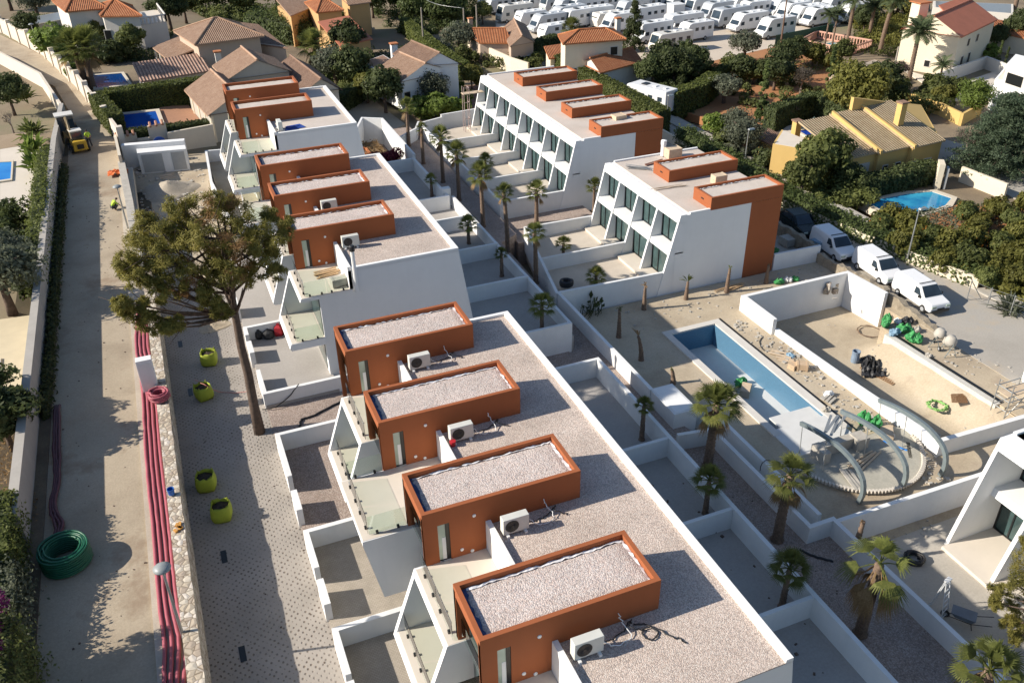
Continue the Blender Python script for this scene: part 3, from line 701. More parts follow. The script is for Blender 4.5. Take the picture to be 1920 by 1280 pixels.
# raised round terrace with curved steel beams
tr = athing('round_terrace', 'unfinished round terrace of grey slabs with saw toothed edge', 'terrace', (33, 28, 1.75))
cx_, cy_ = 33.2, 31.0
poly = [(29.4, 30.8)]+[(cx_+4.1*math.cos(t), cy_-.2+4.4*math.sin(t)) for t in np.linspace(PI*1.03, PI*1.97, 18)]+[(37.0, 30.8)]
MB().prism(poly, 1.0, 1.95).build('slab', m_ground('terrace_slab', [(.3, (.33, .32, .27)), (.7, (.46, .43, .36))], .5, .2, .4), tr)
b = MB()
for k in range(60):
    t = PI*(1.06+.86*k/59); b.obox((cx_+4.15*math.cos(t), cy_-.2+4.45*math.sin(t)), .12, .06, 1.95, 2.1, t+.6)
b.build('brick_edge', plain('pale_brick', (.58, .53, .46), .9, .1), tr)
b = MB(); b.box(30.6, 29.6, 1.9, 31.1, 30.7, 2.7); b.box(33.2, 29.8, 1.9, 34.0, 30.6, 2.75); b.box(31.1, 30.2, 1.9, 33.2, 30.7, 2.65); b.build('block_wall', CONC, tr)
def arch(x, ylen, label):
    r = athing('curved_beam', label, 'steel beam', (x, 26.5, 1.9), 'curved steel beams over the round terrace')
    b = MB(); pts = []
    cp = [(26.5, 1.2), (26.45, 1.8), (26.33, 2.6), (26.6, 3.4), (27.4, 3.88), (28.6, 4.05), (30.1, 3.9), (31.75, 3.48), (33.2, 2.9)]
    for k in range(17):
        t = 1+6*k/16; i = min(6, int(t)); f = t-i; q = [.5*(2*cp[i][c]+(cp[i+1][c]-cp[i-1][c])*f+(2*cp[i-1][c]-5*cp[i][c]+4*cp[i+1][c]-cp[i+2][c])*f*f+(3*cp[i][c]-cp[i-1][c]-3*cp[i+1][c]+cp[i+2][c])*f**3) for c in (0, 1)]; pts.append(tuple(q))
    for k in range(16):
        (y0, z0), (y1, z1) = pts[k], pts[k+1]; d = Vector((y1-y0, z1-z0)).normalized()*0; n0 = .15
        def nrm(i):
            a = pts[max(0, i-1)]; c = pts[min(16, i+1)]; q = Vector((c[0]-a[0], c[1]-a[1])).normalized(); return Vector((-q.y, q.x))*.12
        n, m_ = nrm(k), nrm(k+1)
        b.hexa([(x-.10, y0-n.x, z0-n.y), (x+.10, y0-n.x, z0-n.y), (x+.10, y0+n.x, z0+n.y), (x-.10, y0+n.x, z0+n.y),
                (x-.10, y1-m_.x, z1-m_.y), (x+.10, y1-m_.x, z1-m_.y), (x+.10, y1+m_.x, z1+m_.y), (x-.10, y1+m_.x, z1+m_.y)])
    b.build('beam', STEEL, r)
    for yy, zz in ((31.6, 3.4), (29.6, 3.85)):
        MB().tube([(x-.3, yy-.5, 1.85), (x, yy, zz)], .03, 6).build('prop', GALV, r)
arch(30.5, 6.5, 'curved grey steel beam nearest the palm alley, leaning over the terrace'); arch(33.4, 6.5, 'middle one of three curved grey steel beams over the terrace'); arch(36.2, 6.5, 'curved grey steel beam beside the long low white wall')
# ---------------------------------------------------------------- plants
def leaf_mesh(name, P_, size, material, aspect=.5, seed=0, up=.35, needle=False, out=None):
    # P_: N x 3 leaf positions -> one small quad each, with a random turn
    if isinstance(P_, tuple): P_, out = P_
    r = np.random.default_rng(seed); N = len(P_)
    n = r.normal(size=(N, 3)); n[:, 2] += up
    if out is not None: n = n*.75+out*1.3
    n /= np.linalg.norm(n, axis=1)[:, None]
    a = np.cross(n, r.normal(size=(N, 3))); a /= np.linalg.norm(a, axis=1)[:, None]; b = np.cross(n, a)
    s = (size*(.6+.8*r.random(N)))[:, None]
    if needle: v = np.stack([P_-b*s*aspect, P_+a*s-b*s*aspect*.3, P_+a*s+b*s*aspect*.3, P_+b*s*aspect], 1)
    else: v = np.stack([P_-a*s, P_-b*s*aspect, P_+a*s, P_+b*s*aspect], 1)
    v = v.reshape(-1, 3)
    me = bpy.data.meshes.new(name); me.vertices.add(4*N); me.vertices.foreach_set('co', v.ravel())
    me.loops.add(4*N); me.loops.foreach_set('vertex_index', np.arange(4*N, dtype=np.int32))
    me.polygons.add(N); me.polygons.foreach_set('loop_start', np.arange(0, 4*N, 4, dtype=np.int32))
    me.update(calc_edges=True); me.materials.append(material); return me
def blob_pts(r, centers, rads, per, flat=1.0, shell=.55):
    out = []; dr = []; ce = np.mean(np.array([tuple(c) for c in centers]), 0)
    for c, R in zip(centers, rads):
        d = r.normal(size=(per, 3)); d /= np.linalg.norm(d, axis=1)[:, None]
        q = d*(R*(shell+(1-shell)*r.random(per)**.5))[:, None]; q[:, 2] *= flat; out.append(q+np.array(c)); w = np.array(c)-ce; w = w/(np.linalg.norm(w)+.3); dr.append(d*.8+w*.6)
    return np.concatenate(out), np.concatenate(dr)
def crown_pts(seed, w, h, k, per, clump=.34, z0=0.0, shape='round'):
    # clumps through the volume of an uneven ellipsoid of width 2w, height h, base z0
    r = np.random.default_rng(seed); cs = []
    while len(cs) < k:
        d = r.normal(size=3); d /= np.linalg.norm(d); q = d*(r.random()**.42)
        if shape == 'cone':
            z = r.random()**1.35; rad = (1-z)*.95+.05; t = r.random()*2*PI; rr = rad*math.sqrt(r.random()); cs.append((w*rr*math.cos(t), w*rr*math.sin(t), z0+h*z*.97)); continue
        if shape == 'flat': q[2] *= .6
        if q[2] < -.55: continue
        cs.append((q[0]*w*(1-clump*.7), q[1]*w*(1-clump*.7), z0+h/2+q[2]*h/2*(1-clump*.5)))
    R = w*clump*(.65+.6*r.random(k))
    if shape == 'cone': R = R*.55
    return blob_pts(r, cs, R, per, .8), cs
def jn(L): return np.concatenate([a for a, _ in L]), np.concatenate([b for _, b in L])
def crown_obj(name, me, parent=None):
    o = bpy.data.objects.new(name, me); COL.objects.link(o)
    if parent: o.parent = parent
    return o
def trunk_mesh(name, h, r, k, seed, spread, bark=BARK, lean=0.0, top=None):
    rnd = random.Random(seed); b = MB(); pts = []
    hh = h
    for i in range(5): f = i/4; pts.append((lean*f+rnd.uniform(-.05, .05)*h*.3*f, rnd.uniform(-.05, .05)*h*.3*f, hh*f))
    b.tube(pts, [r*1.25, r, r*.85, r*.7, r*.55], 8)
    e = Vector(pts[-1])
    for i in range(k):
        t = 2*PI*(i+rnd.random()*.6)/k; L = spread*(.6+.5*rnd.random()); s0 = Vector(pts[3 if i % 2 else 4])
        m_ = s0+Vector((math.cos(t)*L*.45, math.sin(t)*L*.45, L*.42)); q = s0+Vector((math.cos(t)*L, math.sin(t)*L, L*(.6+.5*rnd.random())))
        b.tube([s0, m_, q], [r*.5, r*.32, r*.12], 6)
    return b
LEAF = dict(
    mid=m_leaf('leaf_mid_green', (.066, .082, .022), (.156, .178, .048), (.240, .246, .072)),
    dark=m_leaf('leaf_dark_green', (.043, .060, .020), (.098, .122, .041), (.162, .186, .066)),
    lime=m_leaf('leaf_lime_green', (.084, .121, .023), (.205, .278, .047), (.317, .391, .074)),
    olive=m_leaf('leaf_olive_grey', (.084, .096, .060), (.174, .192, .126), (.264, .276, .204)),
    yellow=m_leaf('leaf_yellow_green', (.090, .094, .019), (.186, .180, .036), (.276, .246, .054)),
    pine=m_leaf('needle_yellow_green', (.16, .155, .032), (.33, .29, .06), (.46, .385, .10), .7),
    brown=m_leaf('needle_brown', (.205, .112, .041), (.354, .205, .078), (.446, .278, .112), .7),
    cypress=m_leaf('cypress_green', (.054, .082, .024), (.126, .162, .048), (.192, .222, .072)),
    hedge=m_leaf('hedge_green', (.074, .094, .022), (.150, .174, .038), (.216, .228, .060)),
    twig=m_leaf('grey_twigs', (.10, .08, .06), (.17, .14, .11), (.23, .19, .155)),
    blossom=m_leaf('pale_pink_blossom', (.16, .10, .09), (.30, .21, .19), (.42, .32, .29)),
    bougain=m_leaf('magenta_bracts', (.12, .012, .085), (.33, .035, .23), (.46, .10, .36)),
    orange=m_leaf('orange_fruit', (.35, .12, .01), (.55, .20, .015), (.62, .28, .03)),
    palm=m_leaf('palm_frond_green', (.072, .090, .022), (.168, .186, .043), (.288, .264, .072)),
    palmdry=m_leaf('palm_frond_dry', (.20, .12, .05), (.34, .22, .10), (.45, .32, .17)),
    feather=m_leaf('feather_palm_green', (.054, .078, .034), (.120, .156, .070), (.204, .234, .120)),
    cedar=m_leaf('cedar_blue_green', (.050, .082, .043), (.114, .156, .090), (.192, .228, .144)),
    wine=m_leaf('wine_red_leaves', (.08, .008, .016), (.20, .02, .04), (.30, .05, .08)),
    grass=m_leaf('grass_green', (.112, .139, .037), (.186, .214, .055), (.260, .278, .084)),
    agave=m_leaf('agave_blue', (.08, .13, .12), (.15, .22, .20), (.22, .30, .27)))
TREES = {}
def tree_proto(kind):
    if kind in TREES: return TREES[kind]
    i = len(TREES); cfg = dict(     # half width, height of crown, crown base, clumps, per clump, leaf size, leaf, shape, trunk radius
        round=(2.2, 3.4, 1.1, 46, 120, .17, 'mid', 'round', .16), round_dark=(2.2, 3.4, 1.1, 46, 120, .16, 'dark', 'round', .16), citrus=(1.7, 2.5, .35, 30, 120, .15, 'yellow', 'round', .11),
        citrus_dark=(1.7, 2.5, .4, 32, 130, .14, 'mid', 'round', .11), olive=(2.2, 2.6, 1.2, 34, 110, .12, 'olive', 'flat', .2), lime=(1.8, 3.0, .6, 34, 110, .17, 'lime', 'round', .1),
        carob=(3.4, 4.6, 1.0, 72, 130, .20, 'yellow', 'round', .25), ball=(2.0, 3.6, .4, 90, 90, .10, 'lime', 'round', .15), greyball=(2.2, 3.6, .5, 80, 100, .11, 'olive', 'round', .2),
        cypress=(.8, 7.0, .2, 60, 110, .13, 'cypress', 'cone', .12), conifer=(2.6, 8.5, .6, 80, 120, .16, 'dark', 'cone', .2), bush=(1.1, 1.5, .05, 16, 110, .12, 'mid', 'round', .05),
        bush_dark=(1.2, 1.6, .0, 16, 110, .13, 'dark', 'round', .05), bush_lime=(1.0, 1.6, .0, 16, 100, .16, 'lime', 'round', .05), pinebg=(3.0, 3.4, 1.0, 56, 140, .2, 'cypress', 'round', .2), bigdark=(3.4, 5.5, 1.5, 80, 120, .22, 'dark', 'round', .25))[kind]
    w, h, z0, k, per, sz, leaf, shape, tr = cfg
    P_, cs = crown_pts(100+i, w, h, k, per, .34 if shape != 'cone' else .5, z0, shape)
    me = leaf_mesh('crown', P_, sz, LEAF[leaf], .55, i)
    tb = trunk_mesh('trunk', z0+h*.42, tr, 5, i, w*.55)
    TREES[kind] = (me, tb, w, z0+h); return TREES[kind]
TCOUNT = {}
def tree(kind, loc, label, cat='tree', s=1.0, sz=None, group=None, name=None, rz=None, leaf=None):
    me, tb, w, h = tree_proto(kind)
    nm = name or {'citrus': 'citrus_tree', 'citrus_dark': 'citrus_tree', 'olive': 'olive_tree', 'cypress': 'cypress_tree', 'conifer': 'conifer_tree', 'bush': 'bush', 'bush_dark': 'bush', 'bush_lime': 'bush'}.get(kind, 'tree')
    rnd = random.Random(hash((round(loc[0], 1), round(loc[1], 1))) % 99991)
    r = thing(nm, label, cat, (loc[0], loc[1], loc[2]-.05), rnd.random()*6.28 if rz is None else rz, group)
    r.scale = (s*rnd.uniform(.92, 1.08), s*rnd.uniform(.92, 1.08), sz or s*rnd.uniform(.93, 1.07))
    o = crown_obj('crown', me, r)
    if leaf: o.material_slots[0].link = 'OBJECT'; o.material_slots[0].material = LEAF[leaf]
    key = ('trunk', kind)
    if key not in TREES: t = tb.build('trunk', BARK, r, True); TREES[key] = t.data
    else: crown_obj('trunk', TREES[key], r)
    return r
def bare_tree(loc, label, h=3.5, w=2.0, seed=0, leaf='twig', dens=900, s=.16, cat='bare tree'):
    r = thing('bare_tree', label, cat, loc); rnd = random.Random(seed); b = MB()
    ends = []
    def grow(p, d, L, R, lv):
        q = p+d*L; b.tube([p, (p+q)/2+Vector((rnd.uniform(-.05, .05)*L,)*3), q], [R, R*.8, R*.6], 5)
        if lv == 0: ends.append(q); return
        for k in range(3 if lv > 1 else 4):
            e = Vector((rnd.uniform(-1, 1), rnd.uniform(-1, 1), rnd.uniform(-.1, .8))).normalized(); nd = (d*.75+e*.8).normalized(); grow(q, nd, L*.68, R*.55, lv-1)
    grow(Vector((0, 0, 0)), Vector((0, 0, 1)), h*.28, h*.045, 4)
    b.build('trunk', plain('grey_bark', (.20, .165, .135), .95, .25, 5), r)
    g = np.random.default_rng(seed); E = np.array([tuple(e) for e in ends]); P_ = E[g.integers(0, len(E), dens)]+g.normal(size=(dens, 3))*h*.05
    crown_obj('crown', leaf_mesh('crown', P_, s, LEAF[leaf], .16, seed), r); return r
def hedge(pts, zt, zb, t, label, leaf='hedge', dens=110, sz=.10, name='hedge', cat='hedge', group=None, ragged=.06):
    # clipped hedge: solid dark core with a coat of leaves
    r = thing(name, label, cat, (pts[0][0], pts[0][1], zb), 0, group); r['abs_'] = 1
    zts = zt if isinstance(zt, (list, tuple)) else [zt]*len(pts)
    core = MB(); g = np.random.default_rng(int(abs(pts[0][0]*31+pts[0][1]*17))); out = []; drs = []
    for i in range(len(pts)-1):
        p, q = Vector(pts[i][:2]), Vector(pts[i+1][:2]); d = q-p; L = d.length; d /= L; n = Vector((-d.y, d.x)); za, zc = zts[i], zts[i+1]; w = t/2-.07
        a, c = p-d*.0, q+d*(.3 if i < len(pts)-2 else 0)
        core.hexa([(a.x-n.x*w, a.y-n.y*w, zb), (c.x-n.x*w, c.y-n.y*w, zb), (c.x+n.x*w, c.y+n.y*w, zb), (a.x+n.x*w, a.y+n.y*w, zb),
                   (a.x-n.x*w, a.y-n.y*w, za-.1), (c.x-n.x*w, c.y-n.y*w, zc-.1), (c.x+n.x*w, c.y+n.y*w, zc-.1), (a.x+n.x*w, a.y+n.y*w, za-.1)])
        H = (za+zc)/2-zb
        for side, area in (('t', L*t), ('l', L*H), ('r', L*H), ('a', t*H), ('b', t*H)):
            N = int(area*dens)
            if N < 1: continue
            s = g.random(N); u = g.random(N); j = g.normal(size=N)*ragged
            top = za+(zc-za)*s
            if side == 't': x = (u-.5)*t; z = top+j; along = s*L
            elif side in 'lr': x = (-1 if side == 'l' else 1)*t/2+j; z = zb+(top-zb)*u; along = s*L
            else: x = (s-.5)*t; z = zb+((za if side == 'a' else zc)-zb)*u; along = (0 if side == 'a' else L)+j
            out.append(np.stack([p.x+d.x*along+n.x*x, p.y+d.y*along+n.y*x, z], 1)); o3 = dict(t=(0, 0, 1), l=(-n.x, -n.y, .2), r=(n.x, n.y, .2), a=(-d.x, -d.y, .2), b=(d.x, d.y, .2))[side]; drs.append(np.tile(np.array(o3), (N, 1)))
    P_ = np.concatenate(out)
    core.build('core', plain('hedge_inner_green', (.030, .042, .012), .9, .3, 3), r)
    o = crown_obj('foliage', leaf_mesh('foliage', P_, sz, LEAF[leaf], .6, 3, .3, False, np.concatenate(drs)), r); o.location = -Vector(r.location)
    return r
# palms --------------------------------------------------------------
def fan_palm_crown(seed, R, n_up, dry=0, droop=.25, blades=17):
    rnd = random.Random(seed); b = MB(); bd = MB()
    for k in range(n_up+dry):
        isdry = k >= n_up; f = k/max(1, n_up-1) if not isdry else 1.0
        el = (1.5-1.85*f if not isdry else -.75-.3*rnd.random())+rnd.uniform(-.12, .12); az = k*2.399+rnd.uniform(-.25, .25)
        d = Vector((math.cos(az)*math.cos(el), math.sin(az)*math.cos(el), math.sin(el))); L = R*(.42+.1*rnd.random())
        sag = Vector((0, 0, -droop*R*(.3 if not isdry else .5)*max(0, math.cos(el)))); tip = d*L+sag; bb = bd if isdry else b
        bb.tube([(0, 0, 0), d*L*.5+sag*.25, tip], [.022*R, .016*R, .012*R], 4, False)
        side = d.cross(Vector((0, 0, 1)));
        if side.length < .1: side = Vector((1, 0, 0))
        side.normalize(); upv = side.cross(d); fl = R*(.52+.12*rnd.random()); dd = (d+Vector((0, 0, -.25*(1-abs(el)/1.6)))).normalized()
        spread = 1.9 if not isdry else .75
        for j in range(blades):
            a = (j/(blades-1)-.5)*spread*1.25; v = (dd*math.cos(a)+side*math.sin(a)+upv*(.22*math.cos(a*1.3)-.1)).normalized(); ln = fl*(.72+.28*math.cos(a))*rnd.uniform(.9, 1.08)
            w = side*(.021*R)*math.cos(a)-dd*(.021*R)*math.sin(a)
            mid = tip+v*ln*.58; end = tip+v*ln+Vector((0, 0, -droop*ln*(.35+.5*rnd.random())*(1.8 if isdry else 1)))
            bb.face([tip-w*.35, mid-w, mid+w, tip+w*.35]); bb.face([mid-w, end, mid+w])
    return b, bd
def palm_trunk(h, r0, r1, seed, bend=(0, 0), rings=18):
    rnd = random.Random(seed); pts, R = [], []
    for i in range(rings*2+1):
        f = i/(rings*2); pts.append((bend[0]*f*f+rnd.uniform(-.01, .01), bend[1]*f*f+rnd.uniform(-.01, .01), h*f))
        R.append((r0+(r1-r0)*f)*(1.0+(.10 if i % 2 else -.06))*(1.22 if f < .05 else 1))
    return MB().tube(pts, R, 9)
PALMS = {}
def fan_palm(loc, h, R, label, seed=0, dry=2, n=26, bend=(0, 0), r0=.2, group=None, droop=.25, var=None):
    r = thing('fan_palm', label, 'palm', (loc[0], loc[1], loc[2]-.05), 0, group)
    palm_trunk(h, r0, r0*.72, seed, bend).build('trunk', BARKP, r, True)
    key = (var, seed % 5, n, dry, droop)
    if key not in PALMS:
        b, bd = fan_palm_crown(seed, 1.0, n, dry, droop)
        g = b.build('crown', LEAF['palm'], None, fix=False); d = bd.build('dry_fronds', LEAF['palmdry'], None, fix=False) if dry else None
        PALMS[key] = (g.data, d.data if d else None); bpy.data.objects.remove(g)
        if d: bpy.data.objects.remove(d)
    gm, dm = PALMS[key]; rz = random.Random(seed+5).random()*6.28
    for nm, me in (('crown', gm), ('dry_fronds', dm)):
        if me:
            o = crown_obj(nm, me, r); o.location = (bend[0], bend[1], h); o.scale = (R, R, R); o.rotation_euler = (0, 0, rz)
    return r
def feather_palm(loc, h, R, label, seed=0, n=30, r0=.28, bend=(0, 0), leaf='feather', stiff=.55, cat='palm'):
    r = thing('feather_palm', label, cat, (loc[0], loc[1], loc[2]-.05)); palm_trunk(h, r0, r0*.8, seed, bend).build('trunk', BARKP, r, True)
    rnd = random.Random(seed); b = MB()
    for k in range(n):
        f = k/(n-1); el = 1.3-1.5*f+rnd.uniform(-.1, .1); az = k*2.399+rnd.uniform(-.2, .2); L = R*rnd.uniform(.85, 1.1)
        h_ = Vector((math.cos(az), math.sin(az), 0)); pts = []
        for i in range(8):
            s = i/7; e = el-stiff*2.0*s*s; prev = pts[-1] if pts else Vector((0, 0, 0)); pts.append(prev+(h_*math.cos(e)+Vector((0, 0, math.sin(e))))*L/8 if i else Vector((0, 0, 0)))
        b.tube(pts, [.02*R]*4+[.01*R]*4, 3, False)
        sd = h_.cross(Vector((0, 0, 1)))
        for i in range(1, 8):
            for q in (.0, .5):
                p = pts[i]-(pts[i]-pts[i-1])*q; dirn = (pts[i]-pts[i-1]).normalized(); ll = R*.26*math.sin(PI*min(.97, (i-q)/7.3)+.12)
                for sg in (-1, 1):
                    v = (sd*sg+dirn*.55+Vector((0, 0, -.28))).normalized(); w = dirn*.028*R
                    b.face([p-w, p+v*ll*.55-w*.8, p+v*ll, p+v*ll*.55+w*.8+w*0, p+w][:5])
    o = b.build('crown', LEAF[leaf], r, fix=False); o.location = (bend[0], bend[1], h); return r

# -- palms of the alley and gardens: (base u, v, ground z, height, crown radius, label, dry, bend)
ap = 'fan palms along the alley'
for i, (u, v, z, h, R, l, dry, bend) in enumerate((
    (767, 274, ALLZ, 4.3, 1.2, 'tall fan palm at the far end of the alley, beside the terracotta bed', 1, (.1, 0)),
    (794, 307, ALLZ, 3.7, .75, 'slim fan palm with a small ragged head, second from the far end of the alley', 1, (.1, .1)),
    (831, 342, ALLZ, 4.6, 1.3, 'full headed fan palm by the sunny wall, third from the alley far end', 2, (0, 0)),
    (861, 376, ALLZ, 4.6, 1.35, 'fan palm before the back row gardens, fourth from the alley far end', 2, (0, .1)),
    (906, 425, ALLZ, 4.9, 1.3, 'tall fan palm with pale trunk, midway along the alley', 2, (-.1, 0)),
    (952, 472, ALLZ, 5.2, .95, 'fan palm with upright spiky head standing at the gap between the two right rows', 0, (-.2, .1)),
    (1006, 417, 2.25, 3.0, 1.15, 'stout fan palm on the gravel passage between the two right rows', 1, (0, 0)),
    (1005, 531, ALLZ, 4.3, 1.0, 'fan palm with narrow pale head beside the garden of the terracotta ended pair', 1, (-.1, 0)))):
    p = at(u, v, z); fan_palm(p, h, R, l, i, dry+2, 26 if R > .8 else 18, bend, .2, ap, .2)
gp_ = 'young palms in the white walled gardens'
for i, (u, v, z, h, R, l) in enumerate((
    (911, 338, 2.8, 2.0, 1.0, 'low fan palm behind the garden wall of the back row of four'),
    (1113, 395, 2.3, 2.4, 1.0, 'fan palm against the bare white end wall of the back row'),
    (1056, 488, 2.5, 1.5, .85, 'low palm in the farther front garden of the terracotta ended pair'), (1117, 536, 2.5, .9, .95, 'low bushy palm in the nearer front garden of the terracotta ended pair'),
    (810, 367, 4.0, 1.6, .7, 'small leaning palm in the large shaded garden'), (879, 456, 4.0, 1.7, .95, 'dark palm at the edge of the sunlit garden floor'),
    (941, 517, 4.0, 1.9, .6, 'thin dark palm with a tuft head in a shaded middle row garden'), (1016, 620, 4.0, 2.0, 1.1, 'dark spreading palm beside the tall white end wall'),
    (1203, 824, RPZ, 2.4, .65, 'dark tuft headed palm in the shaded garden next to the pump house'), (1322, 962, RPZ, 2.2, 1.0, 'dark spreading palm in the second shaded garden from the viewer'),
    (1466, 1136, RPZ, 2.4, 1.05, 'dark bushy palm in the shaded garden nearest the viewer'))):
    p = at(u, v, z); fan_palm(p, h, R, l, 20+i, 0, 26, (0, 0), .15, gp_, .25)
for i, (u, v, z, h, R, l, n, dry, dr) in enumerate((
    (1327, 874, ALLZ, 4.2, 1.55, 'big green fan palm in the alley beside the pump house', 30, 5, .3),
    (1457, 1012, ALLZ, 4.1, 1.35, 'fan palm with half dried skirt of fronds, below the curved beams', 18, 8, .35),
    (1612, 1188, ALLZ, 4.2, 1.7, 'fan palm with big drooping straw coloured fronds at lower right', 10, 11, .6),
    (1800, 1395, ALLZ, 4.3, 1.5, 'fan palm head cut off by the bottom edge at lower right', 22, 7, .4))):
    p = at(u, v, z); fan_palm(p, h, R, l, 40+i, dry, n, (.15, .1), .27, None, dr)
def dead_palm(u, v, z, h, label, bend, tuft='palmdry', R=.5, n=5):
    p = at(u, v, z); r = thing('transplanted_palm', label, 'dead palm', (p.x, p.y, z-.05), 0, 'bare transplanted palms on the sand')
    palm_trunk(h, .19, .09, int(u), bend, 10).build('trunk', BARKP, r, True); rnd = random.Random(int(u)); b = MB()
    for k in range(n):
        az = rnd.random()*6.28; el = rnd.uniform(.3, 1.4); d = Vector((math.cos(az)*math.cos(el), math.sin(az)*math.cos(el), math.sin(el)))*R*rnd.uniform(.6, 1.2)
        for j in range(5):
            v_ = d+Vector((rnd.uniform(-.3, .3), rnd.uniform(-.3, .3), rnd.uniform(-.5, .1)))*R*.5; w = Vector((rnd.uniform(-1, 1), rnd.uniform(-1, 1), 0)).normalized()*.035
            b.face([(0, 0, 0), v_*.6-w, v_+Vector((0, 0, -.12)), v_*.6+w])
    o = b.build('dry_fronds', LEAF[tuft], r, fix=False); o.location = (bend[0], bend[1], h); return r
dead_palm(1160, 632, SANDZ, 2.3, 'straight bare palm stump in shade, nearest the garden wall corner', (0, .1), 'palm', .35)
dead_palm(1207, 580, SANDZ, 2.1, 'upright bare palm with shaggy trunk in front of the white end wall', (0, 0), 'palmdry', .4)
dead_palm(1286, 561, SANDZ, 1.5, 'leaning bare palm with drooping yellow green leaf on the sunny sand', (.1, .1), 'palm', .7, 7)
dead_palm(1202, 675, SANDZ, 2.0, 'bent bare palm with one dry frond standing in the shade by the pool', (-.3, .1), 'palmdry', .7, 4)
dead_palm(1262, 719, SANDZ, 1.2, 'thin curved dead palm spike behind the pump house', (-.15, .1), 'palm', .3, 3)
dead_palm(1362, 548, SANDZ, 2.1, 'bare palm with yellow tip by the white end wall', (.1, .05), 'palm', .35, 4)
dead_palm(1436, 531, SANDZ, 1.6, 'short shaggy palm stump at the foot of the terracotta end', (.05, .05), 'palmdry', .3, 3)
dead_palm(1603, 1030, ALLZ, 1.9, 'dark headless palm pole behind the drooping straw coloured palm', (.1, 0), 'palmdry', .25, 2)
# strelitzia clump
r = thing('strelitzia', 'dark broad leaved strelitzia clump in the corner of the site wall', 'plant', at(1108, 590, SANDZ)); b = MB(); rnd = random.Random(2)
for k in range(26):
    az = rnd.random()*6.28; el = rnd.uniform(.75, 1.45); L = rnd.uniform(1.0, 2.4); o_ = Vector((rnd.uniform(-.9, .9), rnd.uniform(-.5, .5), 0)); d = Vector((math.cos(az)*math.cos(el), math.sin(az)*math.cos(el), math.sin(el)))
    t_ = o_+d*L*.6; e = o_+d*L+Vector((0, 0, -.15)); w = d.cross(Vector((0, 0, 1))).normalized()*.16; b.tube([o_, t_], .025, 4); b.face([t_, (t_+e)/2-w, e, (t_+e)/2+w])
b.build('leaves', LEAF['dark'], r, fix=False)

# -- the big pine by the court -----------------------------------------------------------
def big_pine():
    base = Vector((1.36, 42.14, PARKZ-.1)); r = thing('pine_tree', 'tall bare trunked pine with yellow green crown beside the paved court', 'pine tree', base)
    g = np.random.default_rng(5); rnd = random.Random(5); tb = MB()
    def w(u, v, y): return aty(u, v, y)-base
    tr = [Vector((0, 0, 0)), w(476, 760, 42.2), w(465, 700, 42.3), w(452, 650, 42.3), w(441, 590, 42.3), w(434, 550, 42.4), w(427, 500, 42.6), w(420, 450, 42.8)]
    tb.tube(tr, [.33, .26, .24, .22, .19, .17, .13, .07], 10)
    C1 = [((385, 405, 43.2), 1.1), ((345, 425, 43), 1.0), ((420, 400, 43.6), 1.0), ((455, 415, 43), .95), ((300, 432, 42.6), .9), ((325, 395, 43.5), .7), ((400, 378, 43.8), .7), ((270, 415, 42.8), .6), ((490, 435, 42.6), .9), ((520, 455, 42), .75), ((535, 425, 42.8), .55),
          ((255, 470, 41.6), .8), ((232, 492, 41.2), .55), ((290, 470, 41.6), .9), ((335, 470, 42), .95), ((375, 450, 41.4), 1.0), ((415, 460, 41.4), .9), ((455, 470, 41), .95), ((490, 490, 41.2), .85), ((515, 510, 41.4), .6), ((430, 510, 40.8), .8), ((395, 500, 41), .8),
          ((350, 510, 41.0), .75), ((310, 505, 40.8), .75), ((285, 520, 40.8), .65), ((255, 520, 40.6), .6), ((300, 550, 40.4), .55), ((335, 540, 41.5), .55), ((395, 560, 40.4), .6), ((415, 585, 40.2), .5), ((380, 545, 40.6), .5), ((465, 520, 41.5), .6),
          ((235, 575, 40), .55), ((225, 565, 39.8), .35), ((258, 592, 40), .65), ((285, 605, 40), .6), ((310, 615, 40), .5), ((330, 605, 40.2), .45), ((272, 575, 40.2), .45), ((440, 435, 44.5), .9), ((370, 425, 45), 1.0), ((310, 450, 44.5), .9), ((480, 455, 44.5), .8), ((410, 480, 44), .8),
          ((240, 505, 42.2), .6), ((265, 445, 43.4), .7), ((505, 405, 43.4), .5), ((352, 388, 44.2), .7), ((430, 380, 44.4), .55)]
    cen = [np.array(w(*c)) for c, _ in C1]; pts, bro = [], []
    for k, (c, (_, R)) in enumerate(zip(cen, C1)):
        brown = (C1[k][0][:2] in ((415, 460), (335, 540), (312, 505), (420, 400), (350, 510), (430, 510), (385, 405), (455, 470)))
        for q in range(13):
            d = g.normal(size=3); d /= np.linalg.norm(d); cc = c+d*R*(.45+.5*g.random()); dst = bro if brown and g.random() < .55 else pts
            dd = g.normal(size=(110, 3)); dd /= np.linalg.norm(dd, axis=1)[:, None]; dst.append((cc+dd*(R*.40*g.random(110)**.5)[:, None]*np.array([1, 1, .7]), dd*.7+d*.7))
        i = 4+(k % 4) if C1[k][0][1] < 540 else 4
        s = tr[i]; e = Vector(c); mid = s.lerp(e, .55)+Vector((0, 0, -.25)); tb.tube([s, mid, e], [.085, .055, .02], 5)
        for q in range(3): tb.tube([mid.lerp(e, .5), e+Vector(g.normal(size=3)*R*.8)], [.025, .008], 4)
    for u, v in ((330, 520), (350, 480), (365, 555), (420, 540), (455, 540), (300, 560)):
        s = tr[4]; e = w(u, v, 41); tb.tube([s, s.lerp(e, .5)+Vector((0, 0, -.2)), e], [.10, .06, .02], 6)
    tb.build('trunk', BARK, r, True)
    crown_obj('crown', leaf_mesh('crown', jn(pts), .17, LEAF['pine'], .12, 9, .9, True), r); crown_obj('dry_foliage', leaf_mesh('dry_foliage', jn(bro), .15, LEAF['brown'], .10, 10, .6, True), r)
big_pine()
